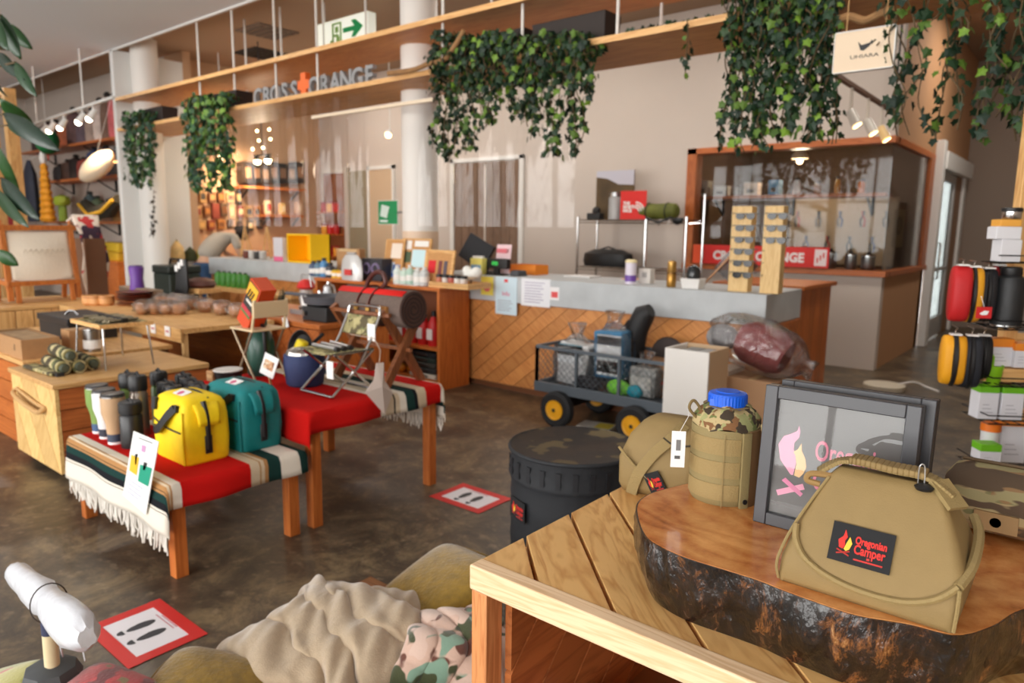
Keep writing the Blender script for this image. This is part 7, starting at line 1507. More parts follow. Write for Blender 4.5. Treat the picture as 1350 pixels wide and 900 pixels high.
# ------------------------------------------------ tan bag with logo
KH = mat((138, 114, 70), .72, var=.05, scale=25, bump=.1, bscale=500); KH2 = mat((148, 126, 80), .75, bump=.25, scale=300)
bx0, bx1, by0, by1 = -.306, -.092, .978, 1.135
W, D_, H = bx1-bx0, by1-by0, .163
t = T('tan_bag', 'tan canvas tool bag with a black flame logo patch on the slab', 'bag', (bx0, by0, SZ))
rings = []
for f_, w0, w1, y0_, y1_, r_ in ((0, 0, 1, .0, 1.0, .006), (.05, -.012, 1.012, -.02, 1.02, .012), (.22, -.005, 1.03, .0, 1.03, .014), (.42, .035, 1.02, .10, .97, .014), (.62, .085, .965, .21, .86, .013), (.80, .14, .90, .31, .75, .011), (.92, .19, .85, .39, .66, .008), (.985, .235, .80, .45, .58, .003)):
    rings.append(rrect((w1-w0)*W, (y1_-y0_)*D_, r_, 5, W*(w0+w1)/2, D_*(y0_+y1_)/2, H*f_))
loft(MB(), rings).build('bag_body', KH, t, ang=70)
def yf(f_):
    T_ = ((0, 0), (.05, -.02), (.22, .0), (.42, .10), (.62, .21), (.80, .31), (.92, .39), (1.0, .46))
    for (a, ya), (b_, yb) in zip(T_, T_[1:]):
        if a <= f_ <= b_: return (ya+(yb-ya)*(f_-a)/(b_-a))*D_
    return .5*D_
pts = [(.06, .50), (.08, .38), (.16, .26), (.32, .17), (.52, .13), (.74, .15), (.90, .24), (1.0, .36)]
MB().tube(catmull([(W*x, yf(f_)-.003, H*f_) for x, f_ in pts], 6), .0045, 7).build('flap_piping', KH2, t)
MB().tube(catmull([(W*1.0, yf(.36)-.002, H*.36), (W*1.04, D_*.3, H*.46), (W*1.03, D_*.7, H*.58), (W*.98, D_*.9, H*.66)], 6), .0065, 7).build('side_piping', KH2, t)
MB().tube(catmull([(W*1.025, D_*.25, H*.38), (W*1.03, D_*.6, H*.52), (W*.99, D_*.9, H*.66)], 6), .004, 6).build('side_zip', mat((96, 70, 40), .6), t)
MB().tube(catmull([(W*1.004, .0, .003), (W*1.012, -.002, H*.2), (W*1.01, .004, H*.35)], 5), .0025, 6).build('corner_seam', KH2, t)
MB().tube(catmull([(W*.0, .0, .003), (-W*.012, -.002, H*.2), (W*.05, yf(.5), H*.5), (W*.19, yf(.9), H*.9)], 6), .0022, 6).build('corner_seam', KH2, t)
# handle webbing along the ridge
hp = catmull([(W*.10, D_*.46, H*.90), (W*.22, D_*.5, H*1.02), (W*.34, D_*.5, H*1.055), (W*.55, D_*.51, H*1.04), (W*.76, D_*.52, H*1.03), (W*.90, D_*.5, H*.93)], 7)
mb = MB()
for p, q_ in zip(hp, hp[1:]): mb.bar(p, q_+(q_-p)*.15, .026, .006)
mb.build('handle_strap', KH2, t, bevel=.0015)
mb = MB()
for p, q_ in zip(hp[12:27], hp[13:28]): mb.bar(p+Vector((0, 0, .003)), q_+(q_-p)*.15+Vector((0, 0, .003)), .030, .009)
mb.build('handle_wrap', KH, t, bevel=.002)
MB().bar((W*.80, D_*.52, H*1.02), (W*.93, D_*.40, H*.86), .03, .006).build('strap_end', KH2, t)
MB().tube(catmull([(W*.20, D_*.42, H*.90), (W*.08, D_*.36, H*.90), (W*.06, D_*.34, H*.84), (W*.14, D_*.36, H*.82)], 5), .0045, 7).build('zip_pull', mat((150, 118, 70), .8), t)
MB().tube(catmull([(W*0.7, D_*.44, H*.96), (W*0.705, D_*.40, H*1.14), (W*0.73, D_*.42, H*1.14), (W*0.735, D_*.44, H*.96)], 6), .0009, 6).build('wire_loop', mat((220, 220, 220), .3, .8), t)
MB().lathe([(.010, 0), (.012, .004), (.006, .008)], 14, Matrix.Translation((W*.74, D_*.40, H*.955))).build('black_button', BLACK, t)
ang_ = math.atan2(.105*D_, .2*H)
logo_patch(t, Matrix.Translation((W*.285, yf(.31)-.003, H*.31)) @ Matrix.Rotation(-ang_, 4, 'X'), .077, .052)

# ------------------------------------------------ bottle pouch
pc = (-.502, 1.238); r_ = .062
t = T('bottle_pouch', 'khaki webbed bottle pouch with camo collar on the slab', 'pouch', (pc[0], pc[1], SZ)); CAM3 = blotch([(190, 168, 120), (104, 112, 62), (120, 82, 48), (150, 150, 100), (60, 48, 34)], 22, rough=.85)
PK = mat((138, 122, 80), .8, bump=.12, scale=300)
MB().lathe([(r_*.93, 0), (r_*.98, .006), (r_, .02), (r_, .135), (r_*.985, .140)], 36).build('pouch_wall', PK, t)
mb = MB().lathe([(r_*.985, .139), (r_*.96, .155), (r_*.80, .168), (r_*.62, .175), (r_*.52, .178)], 36); mb.v = [(x*(1+.02*math.sin(7*math.atan2(y, x))), y*(1+.02*math.sin(7*math.atan2(y, x))), z+.004*math.sin(5*math.atan2(y, x)+1)) for x, y, z in mb.v]; mb.build('camo_collar', blotch([(176, 156, 112), (104, 112, 62), (120, 82, 48), (150, 150, 100), (60, 48, 34)], 42, rough=.85), t, ang=70)
th0 = math.atan2(-pc[1], -pc[0])     # towards the viewer
def arc_band(z0, z1, a0, a1, rr_, mt, nm, th=.0025):
    mb = MB(); N_ = 16; vs = []; fs = []
    for k in range(N_+1):
        a = th0+a0+(a1-a0)*k/N_
        for q_, zz in ((rr_, z0), (rr_, z1), (rr_+th, z1), (rr_+th, z0)): vs.append((q_*math.cos(a), q_*math.sin(a), zz))
    for k in range(N_):
        for j in range(4): fs.append((k*4+j, k*4+(j+1) % 4, k*4+4+(j+1) % 4, k*4+4+j))
    fs += [(3, 2, 1, 0), tuple(N_*4+j for j in range(4))]
    return mb.add(vs, fs).build(nm, mt, t)
for z in (.012, .054, .096): arc_band(z, z+.030, -1.35, .45, r_+.0004, KH2, 'webbing_band', .0012)
arc_band(.0, .138, .48, .72, r_+.0006, PK, 'side_flap', .006); arc_band(.0, .140, .72, 1.55, r_+.0004, mat((120, 88, 54), .8), 'brown_side_panel', .003)
arc_band(.0, .136, -.02, .0, r_+.003, KH2, 'stitch_line', .0012)
MB().lathe([(.0045, 0), (.0045, .002)], 14, Matrix.Translation(((r_+.0075)*math.cos(th0+.60), (r_+.0075)*math.sin(th0+.60), .013)) @ Matrix.Rotation(th0+.6, 4, 'Z') @ Matrix.Rotation(R(90), 4, 'Y')).build('snap', BLACK, t)
sd = Vector((math.cos(th0+1.15), math.sin(th0+1.15), 0))
MB().tube(catmull([sd*(r_+.004)+Vector((0, 0, .15)), sd*(r_+.012)+Vector((0, 0, .10)), sd*(r_+.006)+Vector((0, 0, .05)), sd*(r_+.010)+Vector((0, 0, .025))], 5), .0016, 6).build('draw_cord', mat((196, 176, 130), .8), t); MB().bar(sd*(r_+.008)+Vector((0, 0, .03)), sd*(r_+.012)+Vector((0, 0, .004)), .01, .005).build('cord_end', KH2, t)
lf_ = Vector((math.cos(th0-1.1), math.sin(th0-1.1), 0))
MB().tube(catmull([lf_*(r_*.9)+Vector((0, 0, .150)), lf_*(r_+.012)+Vector((0, 0, .170)), lf_*(r_+.004)+Vector((0, 0, .185)), lf_*(r_*.8)+Vector((0, 0, .165))], 6), .0028, 7).build('hang_loop', mat((120, 100, 60), .8), t)
MB().lathe([(r_*.55, .176), (r_*.70, .176), (r_*.66, .1765)], 30).build('collar_binding', KH2, t)
wb = T('water_bottle', 'water bottle with a ribbed blue screw cap inside the khaki pouch', 'bottle', (pc[0], pc[1], SZ+.004)); MB().lathe([(.03, .0), (.031, .165)], 22).build('neck', mat((200, 206, 210), .2, alpha=.7), wb)
mb = MB(); N_ = 72; BL = mat((20, 90, 210), .35)
for (rr_, z) in ((.034, .166), (.0345, .168), (.0345, .190), (.033, .194), (.022, .196), (.021, .1975), (.001, .198)):
    for k in range(N_): q_ = rr_*(1+(.02 if k % 2 else 0)*(1 if rr_ > .033 else 0)); mb.v.append((q_*math.cos(2*PI*k/N_), q_*math.sin(2*PI*k/N_), z))
for i in range(6):
    for k in range(N_): k2 = (k+1) % N_; mb.f.append((i*N_+k, i*N_+k2, (i+1)*N_+k2, (i+1)*N_+k))
mb.f.append(tuple(reversed(range(N_)))); mb.build('ribbed_cap', BL, wb, smooth=False); MB().bar((.034*math.cos(th0-.8), .034*math.sin(th0-.8), .185), (.036*math.cos(th0-.8), .036*math.sin(th0-.8), .155), .012, .003).build('cap_strap', BL, wb)
# price tag on the pouch
P = at(894, 592, y=1.16); tg = T('price_tag', 'white price tag hanging between the khaki pouch and the small bag', 'tag', P); a = (CAM-P).normalized()
M_ = Matrix.Rotation(R(33), 4, 'Z'); MB().box(-.0125, .0125, -.0006, .0006, -.034, .034, M_).build('tag_card', PAPER, tg); MB().box(-.004, .004, -.0014, -.0006, -.002, .018, M_).build('bar_code', mat((120, 120, 120), .7), tg); MB().box(-.006, .004, -.0014, -.0006, -.018, -.012, M_).build('print', mat((90, 90, 90), .7), tg); MB().tube([(0, 0, .03), (.008, .02, .06), (-.01, .05, .075)], .0005, 5).build('string', PAPER, tg)

# ------------------------------------------------ picture frames
fx0, fx1, fz1 = -.413, -.180, .237
def pframe(lab, x, y, dz, back):
    t = T('picture_frame', lab, 'frame', (x, y, SZ), 0, 'picture frames on the slab'); W, H = fx1-fx0, fz1+dz; b_ = .021; M_ = Matrix.Rotation(R(-5), 4, 'X'); FM = mat((58, 58, 62), .35)
    for nm, q_ in (('left_rail', (0, b_, 0, .024, 0, H)), ('right_rail', (W-b_, W, 0, .024, 0, H)), ('top_rail', (b_, W-b_, 0, .024, H-b_, H)), ('bottom_rail', (b_, W-b_, 0, .024, 0, b_))): MB().box(*q_, M_).build(nm, FM, t, bevel=.0015)
    MB().box(b_, W-b_, .012, .016, b_, H-b_, M_).build('print_sheet', mat((104, 98, 96), .5), t); MB().box(0, W, .0245, .03, 0, H, M_).build('back_board', mat((46, 40, 36), .6), t)
    if back: return t
    Q = M_ @ Matrix.Translation((b_, .0118, b_)) @ RX; w, h = W-2*b_, H-2*b_
    pr_ = lambda ps, c, n, z=.0006: MB().prism([(w*x_, h*y_) for x_, y_ in ps], .0002, z, Q).build(n, mat(c, .5), t, smooth=False)
    PK_, OR_ = (240, 160, 186), (246, 196, 140)
    pr_([(.16, .36), (.06, .47), (.03, .60), (.07, .68), (.13, .71), (.18, .745), (.19, .79), (.205, .74), (.20, .69), (.165, .64), (.165, .58), (.2, .51), (.19, .42), (.18, .36)], PK_, 'pink_flame'); pr_([(.19, .36), (.20, .46), (.185, .53), (.165, .56), (.20, .59), (.225, .645), (.235, .58), (.27, .52), (.285, .45), (.265, .39), (.235, .35)], OR_, 'orange_flame', .0009)
    pr_([(.05, .20), (.07, .155), (.29, .26), (.27, .305)], PK_, 'log_mark'); pr_([(.09, .295), (.12, .325), (.28, .22), (.26, .19)], (226, 130, 166), 'log_mark', .0009)
    for s_, z_ in (('Oregonian', .53), ('Camper', .28)):
        mb = text_mb(s_, h*.24, .0006, .0008, 'LEFT'); mx = max(v[0] for v in mb.v); sc = w*.60/mx; mb.v = [tuple(M_ @ Vector((b_+w*.34+x_*sc, .0113+y_, b_+h*z_+z))) for x_, y_, z in mb.v]; mb.build('lettering', mat((226, 128, 150), .5), t, smooth=False)
    MB().box(b_, W-b_, .0085, .0095, b_, H-b_, M_).build('glass', film((.97, .98, .98), .0, .012), t, smooth=False)
    return t
pframe('front grey picture frame with pink flame print on the slab', fx0, 1.158, 0, False)
pframe('second dark frame standing close behind the flame picture', fx0+.012, 1.20, .004, True)

# ------------------------------------------------ small tan bag at the left, camo bag at the right
t = T('small_tan_bag', 'small tan pouch bag with strap and logo patch left of the khaki pouch', 'bag', (-.815, 1.395, FZ+.001), R(8)); t.scale = (1.15, 1.1, 1.06); rings = []
for f_, w0, w1, y0_, y1_ in ((0, 0, .145, 0, .13), (.1, -.004, .15, -.008, .135), (.45, -.006, .155, -.004, .13), (.75, .01, .15, .012, .115), (.92, .03, .14, .03, .1), (1.0, .05, .13, .045, .085)): rings.append(rrect(w1-w0, y1_-y0_, .018, 4, (w0+w1)/2, (y0_+y1_)/2, .165*f_))
loft(MB(), rings).build('bag_body', KH, t, ang=70)
sp_ = catmull([(.03, -.012, .0), (.045, -.014, .05), (.075, -.008, .10), (.105, .0, .135), (.12, .03, .16)], 6); mb = MB()
for p, q_ in zip(sp_, sp_[1:]): mb.bar(p, q_+(q_-p)*.1, .022, .003, up=(0, 1, .2))
mb.build('strap', KH2, t)
MB().tube(catmull([(.09, -.006, .135), (.115, -.002, .12), (.15, .01, .125)], 5), .002, 6).build('bungee_cord', mat((60, 50, 34), .7), t); MB().tube(catmull([(.0, -.01, .1), (.04, -.012, .06), (.09, -.01, .02)], 5), .003, 6).build('seam', KH2, t)
logo_patch(t, Matrix.Translation((.075, -.0125, .008)) @ Matrix.Rotation(R(-28), 4, 'Y'), .034, .045)
t = T('camo_bag', 'long camo bag lying behind the tan bag at the right', 'bag', (-.165, 1.325, SZ)); rings = []
for x, s_ in ((0, .55), (.012, .85), (.04, 1.0), (.2, 1.04), (.36, 1.0), (.40, .8), (.41, .55)):
    rings.append([(x, .065+.06*s_*c, max(.0, .057+.055*s_*sn)) for c, sn in [(math.copysign(abs(math.cos(a))**.7, math.cos(a)), math.copysign(abs(math.sin(a))**.7, math.sin(a))) for a in [k*PI/12 for k in range(24)]]])
loft(MB(), rings).build('bag_body', blotch([(162, 142, 102), (118, 114, 74), (138, 106, 70), (148, 138, 98), (84, 66, 48)], 16, rough=.8, stretch=(.6, 1, 2)), t, ang=70); MB().tube([(x, .065, .113+.002) for x in (.02, .1, .2, .3, .38)], .003, 6).build('zip', mat((90, 70, 46), .7), t)
MB().lathe([(.008, -.002), (.008, .003)], 14, Matrix.Translation((.08, .003, .035)) @ RX).build('eyelet', BLACK, t); MB().box(.05, .11, -.0, .006, .02, .05).build('tab', mat((150, 120, 80), .8), t)

# ------------------------------------------------ blankets and cushions heaped at the lower middle
PLB = wood((150, 100, 60), (120, 76, 44), 0)
t = T('low_pallet', 'low wooden pallet under the heaped blankets', 'pallet', (-2.05, .55, 0))
for k in range(8): MB().box(0, 1.05, k*.14, k*.14+.12, .09, .115).build('slat', PLB, t)
for x in (.02, .48, .95): MB().box(x, x+.08, 0, 1.1, 0, .09).build('bearer', PLB, t)
def pillow(lab, c, dims, rot, mt, name='cushion'):
    t = T(name, lab, 'cushion', c); N_, K_ = 20, 12; mb = MB()
    def se(a, p): return math.copysign(abs(a)**p, a)
    M_ = Euler(rot).to_matrix().to_4x4()
    vs, fs = [], []
    for i in range(K_+1):
        b_ = -PI/2+PI*i/K_
        for j in range(N_):
            a = 2*PI*j/N_; wv = 1+.03*math.sin(3*a+2*b_)
            vs.append((dims[0]/2*se(math.cos(b_), .8)*se(math.cos(a), .45)*wv, dims[1]/2*se(math.cos(b_), .8)*se(math.sin(a), .45)*wv, dims[2]/2*se(math.sin(b_), .9)))
    for i in range(K_):
        for j in range(N_): j2 = (j+1) % N_; fs.append((i*N_+j, i*N_+j2, (i+1)*N_+j2, (i+1)*N_+j))
    MB().add(vs, fs, M_).build('cushion_body', mt, t, ang=180, sub=1)
    pts = [tuple(M_ @ Vector((dims[0]/2*1.02*se(math.cos(a), .45), dims[1]/2*1.02*se(math.sin(a), .45), 0))) for a in [k*PI/20 for k in range(40)]]
    MB().tube(pts, .005, 6, closed=True).build('piping', mt, t)
    return t
MUST = mat((134, 104, 24), .85, var=.25, scale=30, sheen=.6, bump=.3, bscale=90)
pillow('mustard velvet cushion at the back of the blanket heap', (-1.58, 1.56, .27), (.44, .36, .13), (R(22), R(-10), R(-15)), MUST)
pillow('mustard velvet cushion left of the beige blanket', (-1.70, .82, .215), (.34, .30, .14), (R(6), R(8), R(35)), MUST)
pillow('mustard velvet cushion at the bottom under the beige blanket', (-1.16, .98, .22), (.40, .34, .14), (0, R(4), R(20)), MUST)
def heap(name, lab, cat, c, W, D_, rz, zf, mt, nu=50, nv=44, paths=(), seed=1):
    """A crumpled throw: a closed heap plus thick folds lying over it, fused into one continuous cloth."""
    t = T(name, lab, cat, c, rz); rg = random.Random(seed); B0 = Matrix.Rotation(-rz, 4, 'Z'); c = Vector(c)
    def fn(a, b_):
        s, q_ = a-.5, b_-.5; dx, dy, z = zf(s, q_); return (s*W+dx, q_*D_+dy, max(z, .012))
    mb = MB().grid(fn, nu, nv, uv=False); n0 = len(mb.v); mb.v += [(x, y, 0) for x, y, z in mb.v]; k = nv+1
    mb.f += [tuple(i+n0 for i in reversed(f_)) for f_ in mb.f]
    rim = [i*k for i in range(nu+1)]+[nu*k+j for j in range(1, k)]+[i*k+nv for i in range(nu-1, -1, -1)]+[j for j in range(nv-1, 0, -1)]
    mb.f += [(p, p+n0, q_+n0, q_) for p, q_ in zip(rim, rim[1:]+rim[:1])]
    for zz, r0, px_ in paths:
        P_ = [at(u_, v_, z=zz+dz) for u_, v_, dz in px_]; cm = catmull([B0 @ (p-c) for p in P_], 9); k = len(cm)
        rs = [r0*(.6+.4*math.sin(PI*min(1, max(0, .12+.8*i/(k-1)))))*(1+.12*math.sin(i*.8+seed)+rg.uniform(-.04, .04)) for i in range(k)]
        mb.tube(cm, rs, 12)
    o = mb.build('throw', mt, t, ang=180, sub=1)
    return t
BEIGE = mat((178, 158, 132), .95, var=.06, scale=60, sheen=.8, bump=.25, bscale=220)
def zb_(s, q_):
    e = 1-min(1, (abs(s)*2)**5); e2 = 1-min(1, (abs(q_)*2)**4.5)
    ph = q_*17+2.3*math.sin(s*3.2+.5)+.9*math.sin(s*7+q_*5)+.35*math.sin(s*17-q_*9)
    f1 = abs(math.sin(ph))**.55; ph2 = s*9+q_*12+1.5*math.sin(q_*7+s*4); f2 = abs(math.sin(ph2))**.6; f3 = abs(math.sin(ph*2.1+s*11+.7))
    z = .012+(.07+.05*math.sin(q_*3.5+.8))*e*e2+.085*f1*(.35+.65*e)*e2+.016*f2*e*e2+.014*f3*e*e2+.003*math.sin(s*60+q_*40)*e
    return (.05*math.sin(q_*9+1)*abs(s)*2, -.034*math.sin(2*ph)*e*e2+.05*math.sin(s*10)*abs(q_)*2, max(0, z))
bb = heap('beige_blanket', 'crumpled beige plush blanket heaped on the pallet', 'blanket', (-1.63, 1.17, .117), .62, .60, R(14), zb_, BEIGE, nu=120, nv=110, seed=1)
PINKC = blotch([(200, 168, 150), (96, 52, 36), (120, 150, 130), (60, 66, 34), (206, 178, 162)], 10, rough=.95, sheen=.6, bump=.25, seed=3)
def zc_(s, q_):
    e = 1-min(1, (abs(s)*2)**3); e2 = 1-min(1, (abs(q_)*2)**3); ph = s*17+2.2*math.sin(q_*5)+.9*math.sin(q_*10+s*3); f1 = abs(math.sin(ph))**.6; f2 = abs(math.sin(q_*11+s*6+1))**.7
    return (-.028*math.sin(2*ph)*e*e2, .02*math.sin(s*9), max(0, .02+.135*e*e2+.06*f1*e2*(.3+.7*e)+.02*f2*e*e2))
cbk = heap('camo_blanket', 'pink, brown and green camo blanket heaped beside the table post', 'blanket', (-1.33, 1.36, .117), .40, .46, R(25), zc_, PINKC, nu=80, nv=80, seed=2)
def zd_(s, q_):
    e = 1-min(1, (abs(s)*2)**3); e2 = 1-min(1, (abs(q_)*2)**3); return (0, 0, max(0, .02+.10*e*e2+.025*(1-abs(math.sin(s*9+q_*7)))*e*e2))
heap('camo_blanket', 'flat pink and green camo blanket peeking out under the beige one', 'blanket', (-1.47, .93, .117), .36, .26, R(25), zd_, blotch([(206, 172, 154), (110, 60, 40), (130, 160, 136), (60, 66, 34), (212, 182, 166)], 9, rough=.95, sheen=.6, bump=.25, seed=9), 40, 30)
REDP = blotch([(170, 26, 30), (120, 96, 40), (190, 36, 40), (110, 20, 26)], 13, rough=.95, sheen=.5, bump=.3, seed=5)
pillow('red and green plaid cushion at the bottom left', (-1.82, .60, .235), (.30, .26, .14), (R(5), R(4), R(20)), REDP)
pillow('yellow-green and red plaid cushion in the bottom left corner', (-2.07, .45, .23), (.26, .26, .12), (R(5), R(-20), R(30)), blotch([(150, 150, 60), (180, 40, 44), (176, 170, 90)], 10, rough=.95, sheen=.5, bump=.3, seed=6))
# cream pole with a plastic-wrapped handle
P = at(66, 872, z=.33); t = T('wrapped_pole', 'cream pole in a dark base with its handle wrapped in white plastic', 'pole', (P.x, P.y, 0))
q0 = at(64, 815, y=P.y)-Vector((P.x, P.y, 0))
MB().cyl((0, 0, .0), (q0.x, 0, q0.z), .0175, n=18).build('cream_tube', mat((222, 206, 166), .5), t); MB().cyl((q0.x*.95, 0, q0.z-.04), (q0.x, 0, q0.z), .0185, n=18).build('blue_collar', mat((50, 56, 84), .5), t)
bz = P.z-.05; MB().lathe([(.07, bz-.02), (.075, bz), (.06, bz+.035), (.028, bz+.05)], 8).build('dark_base_plate', mat((70, 72, 74), .6), t); MB().lathe([(.10, 0), (.10, .02), (.05, .03)], 20).build('floor_foot', mat((60, 60, 62), .6), t)
wp = MB(); A_ = at(22, 756, y=P.y+.02)-Vector((P.x, P.y, 0)); B_ = at(113, 838, y=P.y-.02)-Vector((P.x, P.y, 0)); d = B_-A_
rings = []; rg = random.Random(4); xx = d.normalized(); yy = Vector((0, 1, 0)); zz_ = xx.cross(yy)
for f_, r2 in ((-.06, .016), (0, .030), (.05, .034), (.15, .034), (.3, .040), (.45, .042), (.52, .036), (.58, .040), (.72, .046), (.86, .048), (.96, .040), (1.02, .020)):
    c = A_+d*f_; rings.append([tuple(c+(yy*math.cos(a)*.8+zz_*math.sin(a))*(r2*1.12+rg.uniform(-.004, .004))) for a in [k*PI/8 for k in range(16)]])
loft(wp, rings).build('plastic_wrap', mat((226, 228, 234), .25, alpha=.93, bump=.5, scale=18), t, ang=42)
MB().tube([tuple(A_+d*.53+(yy*math.cos(a)*.85+zz_*math.sin(a))*.049) for a in [k*PI/12 for k in range(24)]], .0018, 5, closed=True).build('rubber_band', mat((60, 50, 44), .6), t)
for k, (f_, l) in enumerate(((.62, .10), (.92, .05))):
    c = A_+d*f_; mb = MB(); mb.add([c+zz_*.03*0+Vector((-.016, 0, -.02)), c+Vector((.018, -.004, -.02)), c+Vector((.03+.01*k, -.006, -.02-l*.7)), c+Vector((.022, .0, -.02-l)), c+Vector((-.0, .004, -.02-l*.6))], [(0, 1, 2, 3, 4)]); mb.build('plastic_tail', mat((226, 228, 234), .25, alpha=.93), t, solid=.003)
P2 = A_; MB().sphere(A_-d*.06+Vector((-.0, 0, -.02)), .022, 10, 6, (1.2, .8, .7)).build('plastic_tip', mat((226, 228, 234), .25, alpha=.93), t)
# ================================================================== RIGHT DISPLAY STAND
def dp(u, v, d=2.8): return CAM + (_f + _r*((u-675)/FPX) - _u*((v-450)/FPX))*d
SC = FPX/2.8; RZS = R(34)
c0 = dp(1347, 400, 2.98)
t = T('display_rack', 'pine display rack with black wire trays at the right edge', 'rack', (c0.x, c0.y, 0), RZS)
MB().box(-.055, .0, 0, .05, 0, 2.15).build('post', PINEZ, t, bevel=.003); MB().box(.30, .355, 0, .05, 0, 2.15).build('post', PINEZ, t, bevel=.003)
for z in (.3, .62, .95, 1.3, 1.7): MB().box(0, .3, .01, .04, z, z+.09).build('cross_board', PINE, t)
MB().box(-.08, .38, -.2, .25, 0, .04).build('base_board', PINE, t)
TR = mat((30, 30, 32), .4, .5)
zs = [dp(1320, 430).z, dp(1310, 507).z+.0, dp(1310, 556).z, dp(1310, 622).z]
zs = [1.085, .855, .70, .50]
for k, z in enumerate(zs):
    mb = MB(); x0, x1 = (-.19, .2)
    for y in (-.20, -.13, -.06, -.01): mb.tube([(x0, y, z-.004), (x1, y, z-.004)], .003, 5)
    for i in range(10): x = x0+(x1-x0)*i/9; mb.tube([(x, -.2, z-.004), (x, 0, z-.004)], .002, 4)
    mb.tube([(x0, 0, z+.03), (x0, -.2, z+.03), (x1, -.2, z+.03), (x1, 0, z+.03)], .0028, 5)
    mb.build('wire_tray', TR, t)
Mr = Matrix.Translation((c0.x, c0.y, 0)) @ Matrix.Rotation(RZS, 4, 'Z')
def loc(u, z, y=-.11):
    """place on the tray line below pixel column u, at tray height z"""
    o = Mr @ Vector((0, y, z)); ex_ = Mr.to_3x3() @ Vector((1, 0, 0))
    lo_, hi = -1.0, 1.0
    for _ in range(40):
        m_ = (lo_+hi)/2; p = o+ex_*m_; d = p-CAM; uu = 675+FPX*d.dot(_r)/d.dot(_f)
        if uu < u: lo_ = m_
        else: hi = m_
    return o+ex_*lo_
def carton(lab, u0, u1, z, h, ctop, y=-.12, ftop=.3, depth=.07, extra=None):
    p = loc(u0, z, y); q = loc(u1, z, y); w = (q-p).length
    t = T('product_carton', lab, 'carton', (p.x, p.y, z), RZS, 'cartons on the display rack'); MB().box(0, w, 0, depth, 0, h*(1-ftop)).build('white_body', mat((222, 222, 228), .6), t, bevel=.002); MB().box(0, w, 0, depth, h*(1-ftop), h).build('coloured_top', mat(ctop, .5), t, bevel=.002)
    mb = MB()
    for k in range(3): mb.box(w*.2, w*(.75-.1*k), -.0008, 0, h*(.2+.12*k), h*(.22+.12*k))
    mb.build('print_lines', mat((170, 170, 178), .6), t); return t
GRN_, ORG_ = (112, 190, 30), (236, 140, 40)
carton('white carton with orange top, upper left on the rack', 1300, 1334, zs[1]+.06, .115, ORG_, -.10)
MBase = T('riser_block', 'small pine riser under the orange-topped cartons', 'block', loc(1298, zs[1], -.13), RZS); MB().box(0, .3, .01, .1, 0, .04).build('block', PINE, MBase); MB().box(0, .3, .0, .11, .04, .055).build('block_top', PINE, MBase)
carton('white carton with orange top, upper right on the rack', 1336, 1362, zs[1]+.06, .10, ORG_, -.12)
carton('left white carton with lime green top on the middle tray', 1288, 1314, zs[2], .135, GRN_, -.14, .18)
carton('right white carton with lime green top on the middle tray', 1318, 1347, zs[2], .135, GRN_, -.14, .18)
carton('white carton with orange edge on the lowest tray', 1315, 1350, zs[3], .175, ORG_, -.08, .1)
carton('short carton with bright green lid on the lowest tray', 1290, 1318, zs[3], .10, GRN_, -.17, .3)
p = loc(1301, zs[3], -.07); t = T('orange_cup', 'orange lidded tub behind the green-lid carton', 'tub', p); MB().lathe([(.03, 0), (.035, .13), (.036, .135)], 20).build('tub', mat((226, 224, 226), .5), t); MB().lathe([(.038, .135), (.038, .165), (.03, .17)], 20).build('orange_lid', mat((236, 120, 30), .5), t)
p = loc(1306, zs[2]+.136, -.105); t = T('green_cup', 'lime green cup standing on the green-topped cartons', 'cup', p); MB().lathe([(.027, 0), (.03, .005), (.04, .085), (.037, .085), (.028, .01)], 22).build('cup', mat((140, 200, 30), .45), t); MB().tube([(.0, -.0, .06), (.0, -.01, .12), (-.02, -.012, .145)], .005, 6).build('spoon', mat((140, 200, 30), .45), t)
p = loc(1325, zs[0], -.1); t = T('large_flask', 'large matte black flask on the top wire tray', 'flask', p); MB().lathe([(.05, 0), (.056, .008), (.057, .17), (.05, .195), (.036, .205)], 28).build('body', mat((30, 32, 34), .5), t); MB().lathe([(.036, .205), (.038, .21), (.038, .235), (.03, .24)], 22).build('cap', BLACK, t); MB().lathe([(.0572, .0), (.0572, .006)], 28).build('steel_foot', CHROME, t)
z = 1.345; t = T('wire_tray', 'small black wire tray above the large flask', 'tray', loc(1316, z, -.12), RZS); mb = MB()
for y in (0, .04, .08, .119): mb.tube([(0, y, -.004), (.16, y, -.004)], .0025, 5)
for i in range(6): mb.tube([(.032*i, 0, -.004), (.032*i, .119, -.004)], .002, 4)
mb.build('wires', TR, t); MB().tube([(0, 0, .025), (.16, 0, .025)], .0025, 5).build('front_rail', TR, t)
def rackbox(lab, u0, u1, z, h, c, name='white_carton', y=-.11, d=.07):
    p = loc(u0, z, y); w = (loc(u1, z, y)-p).length; t = T(name, lab, 'carton', (p.x, p.y, z), RZS); MB().box(0, w, 0, d, 0, h*.97).build('carton_body', mat(c, .6), t, bevel=.002); MB().box(w*.05, w*.95, .005, d-.005, h*.97, h).build('carton_flap', mat(tuple(int(x*.93) for x in c), .6), t); return w
rackbox('tall white carton on the upper wire tray', 1318, 1345, z, .09, (222, 222, 226)); rackbox('wider white carton in the upper stack', 1313, 1346, z+.09, .05, (226, 226, 230)); rackbox('orange carton near the top of the upper stack', 1319, 1347, z+.14, .028, (236, 170, 70))
p = loc(1333, z+.168, -.075); t = T('small_jar', 'small dark-lidded jar on top of the upper stack', 'jar', p); MB().lathe([(.032, 0), (.035, .006), (.035, .03)], 20).build('jar_body', CHROME, t); MB().lathe([(.037, .03), (.037, .045), (.03, .047)], 20).build('lid', BLACK, t)
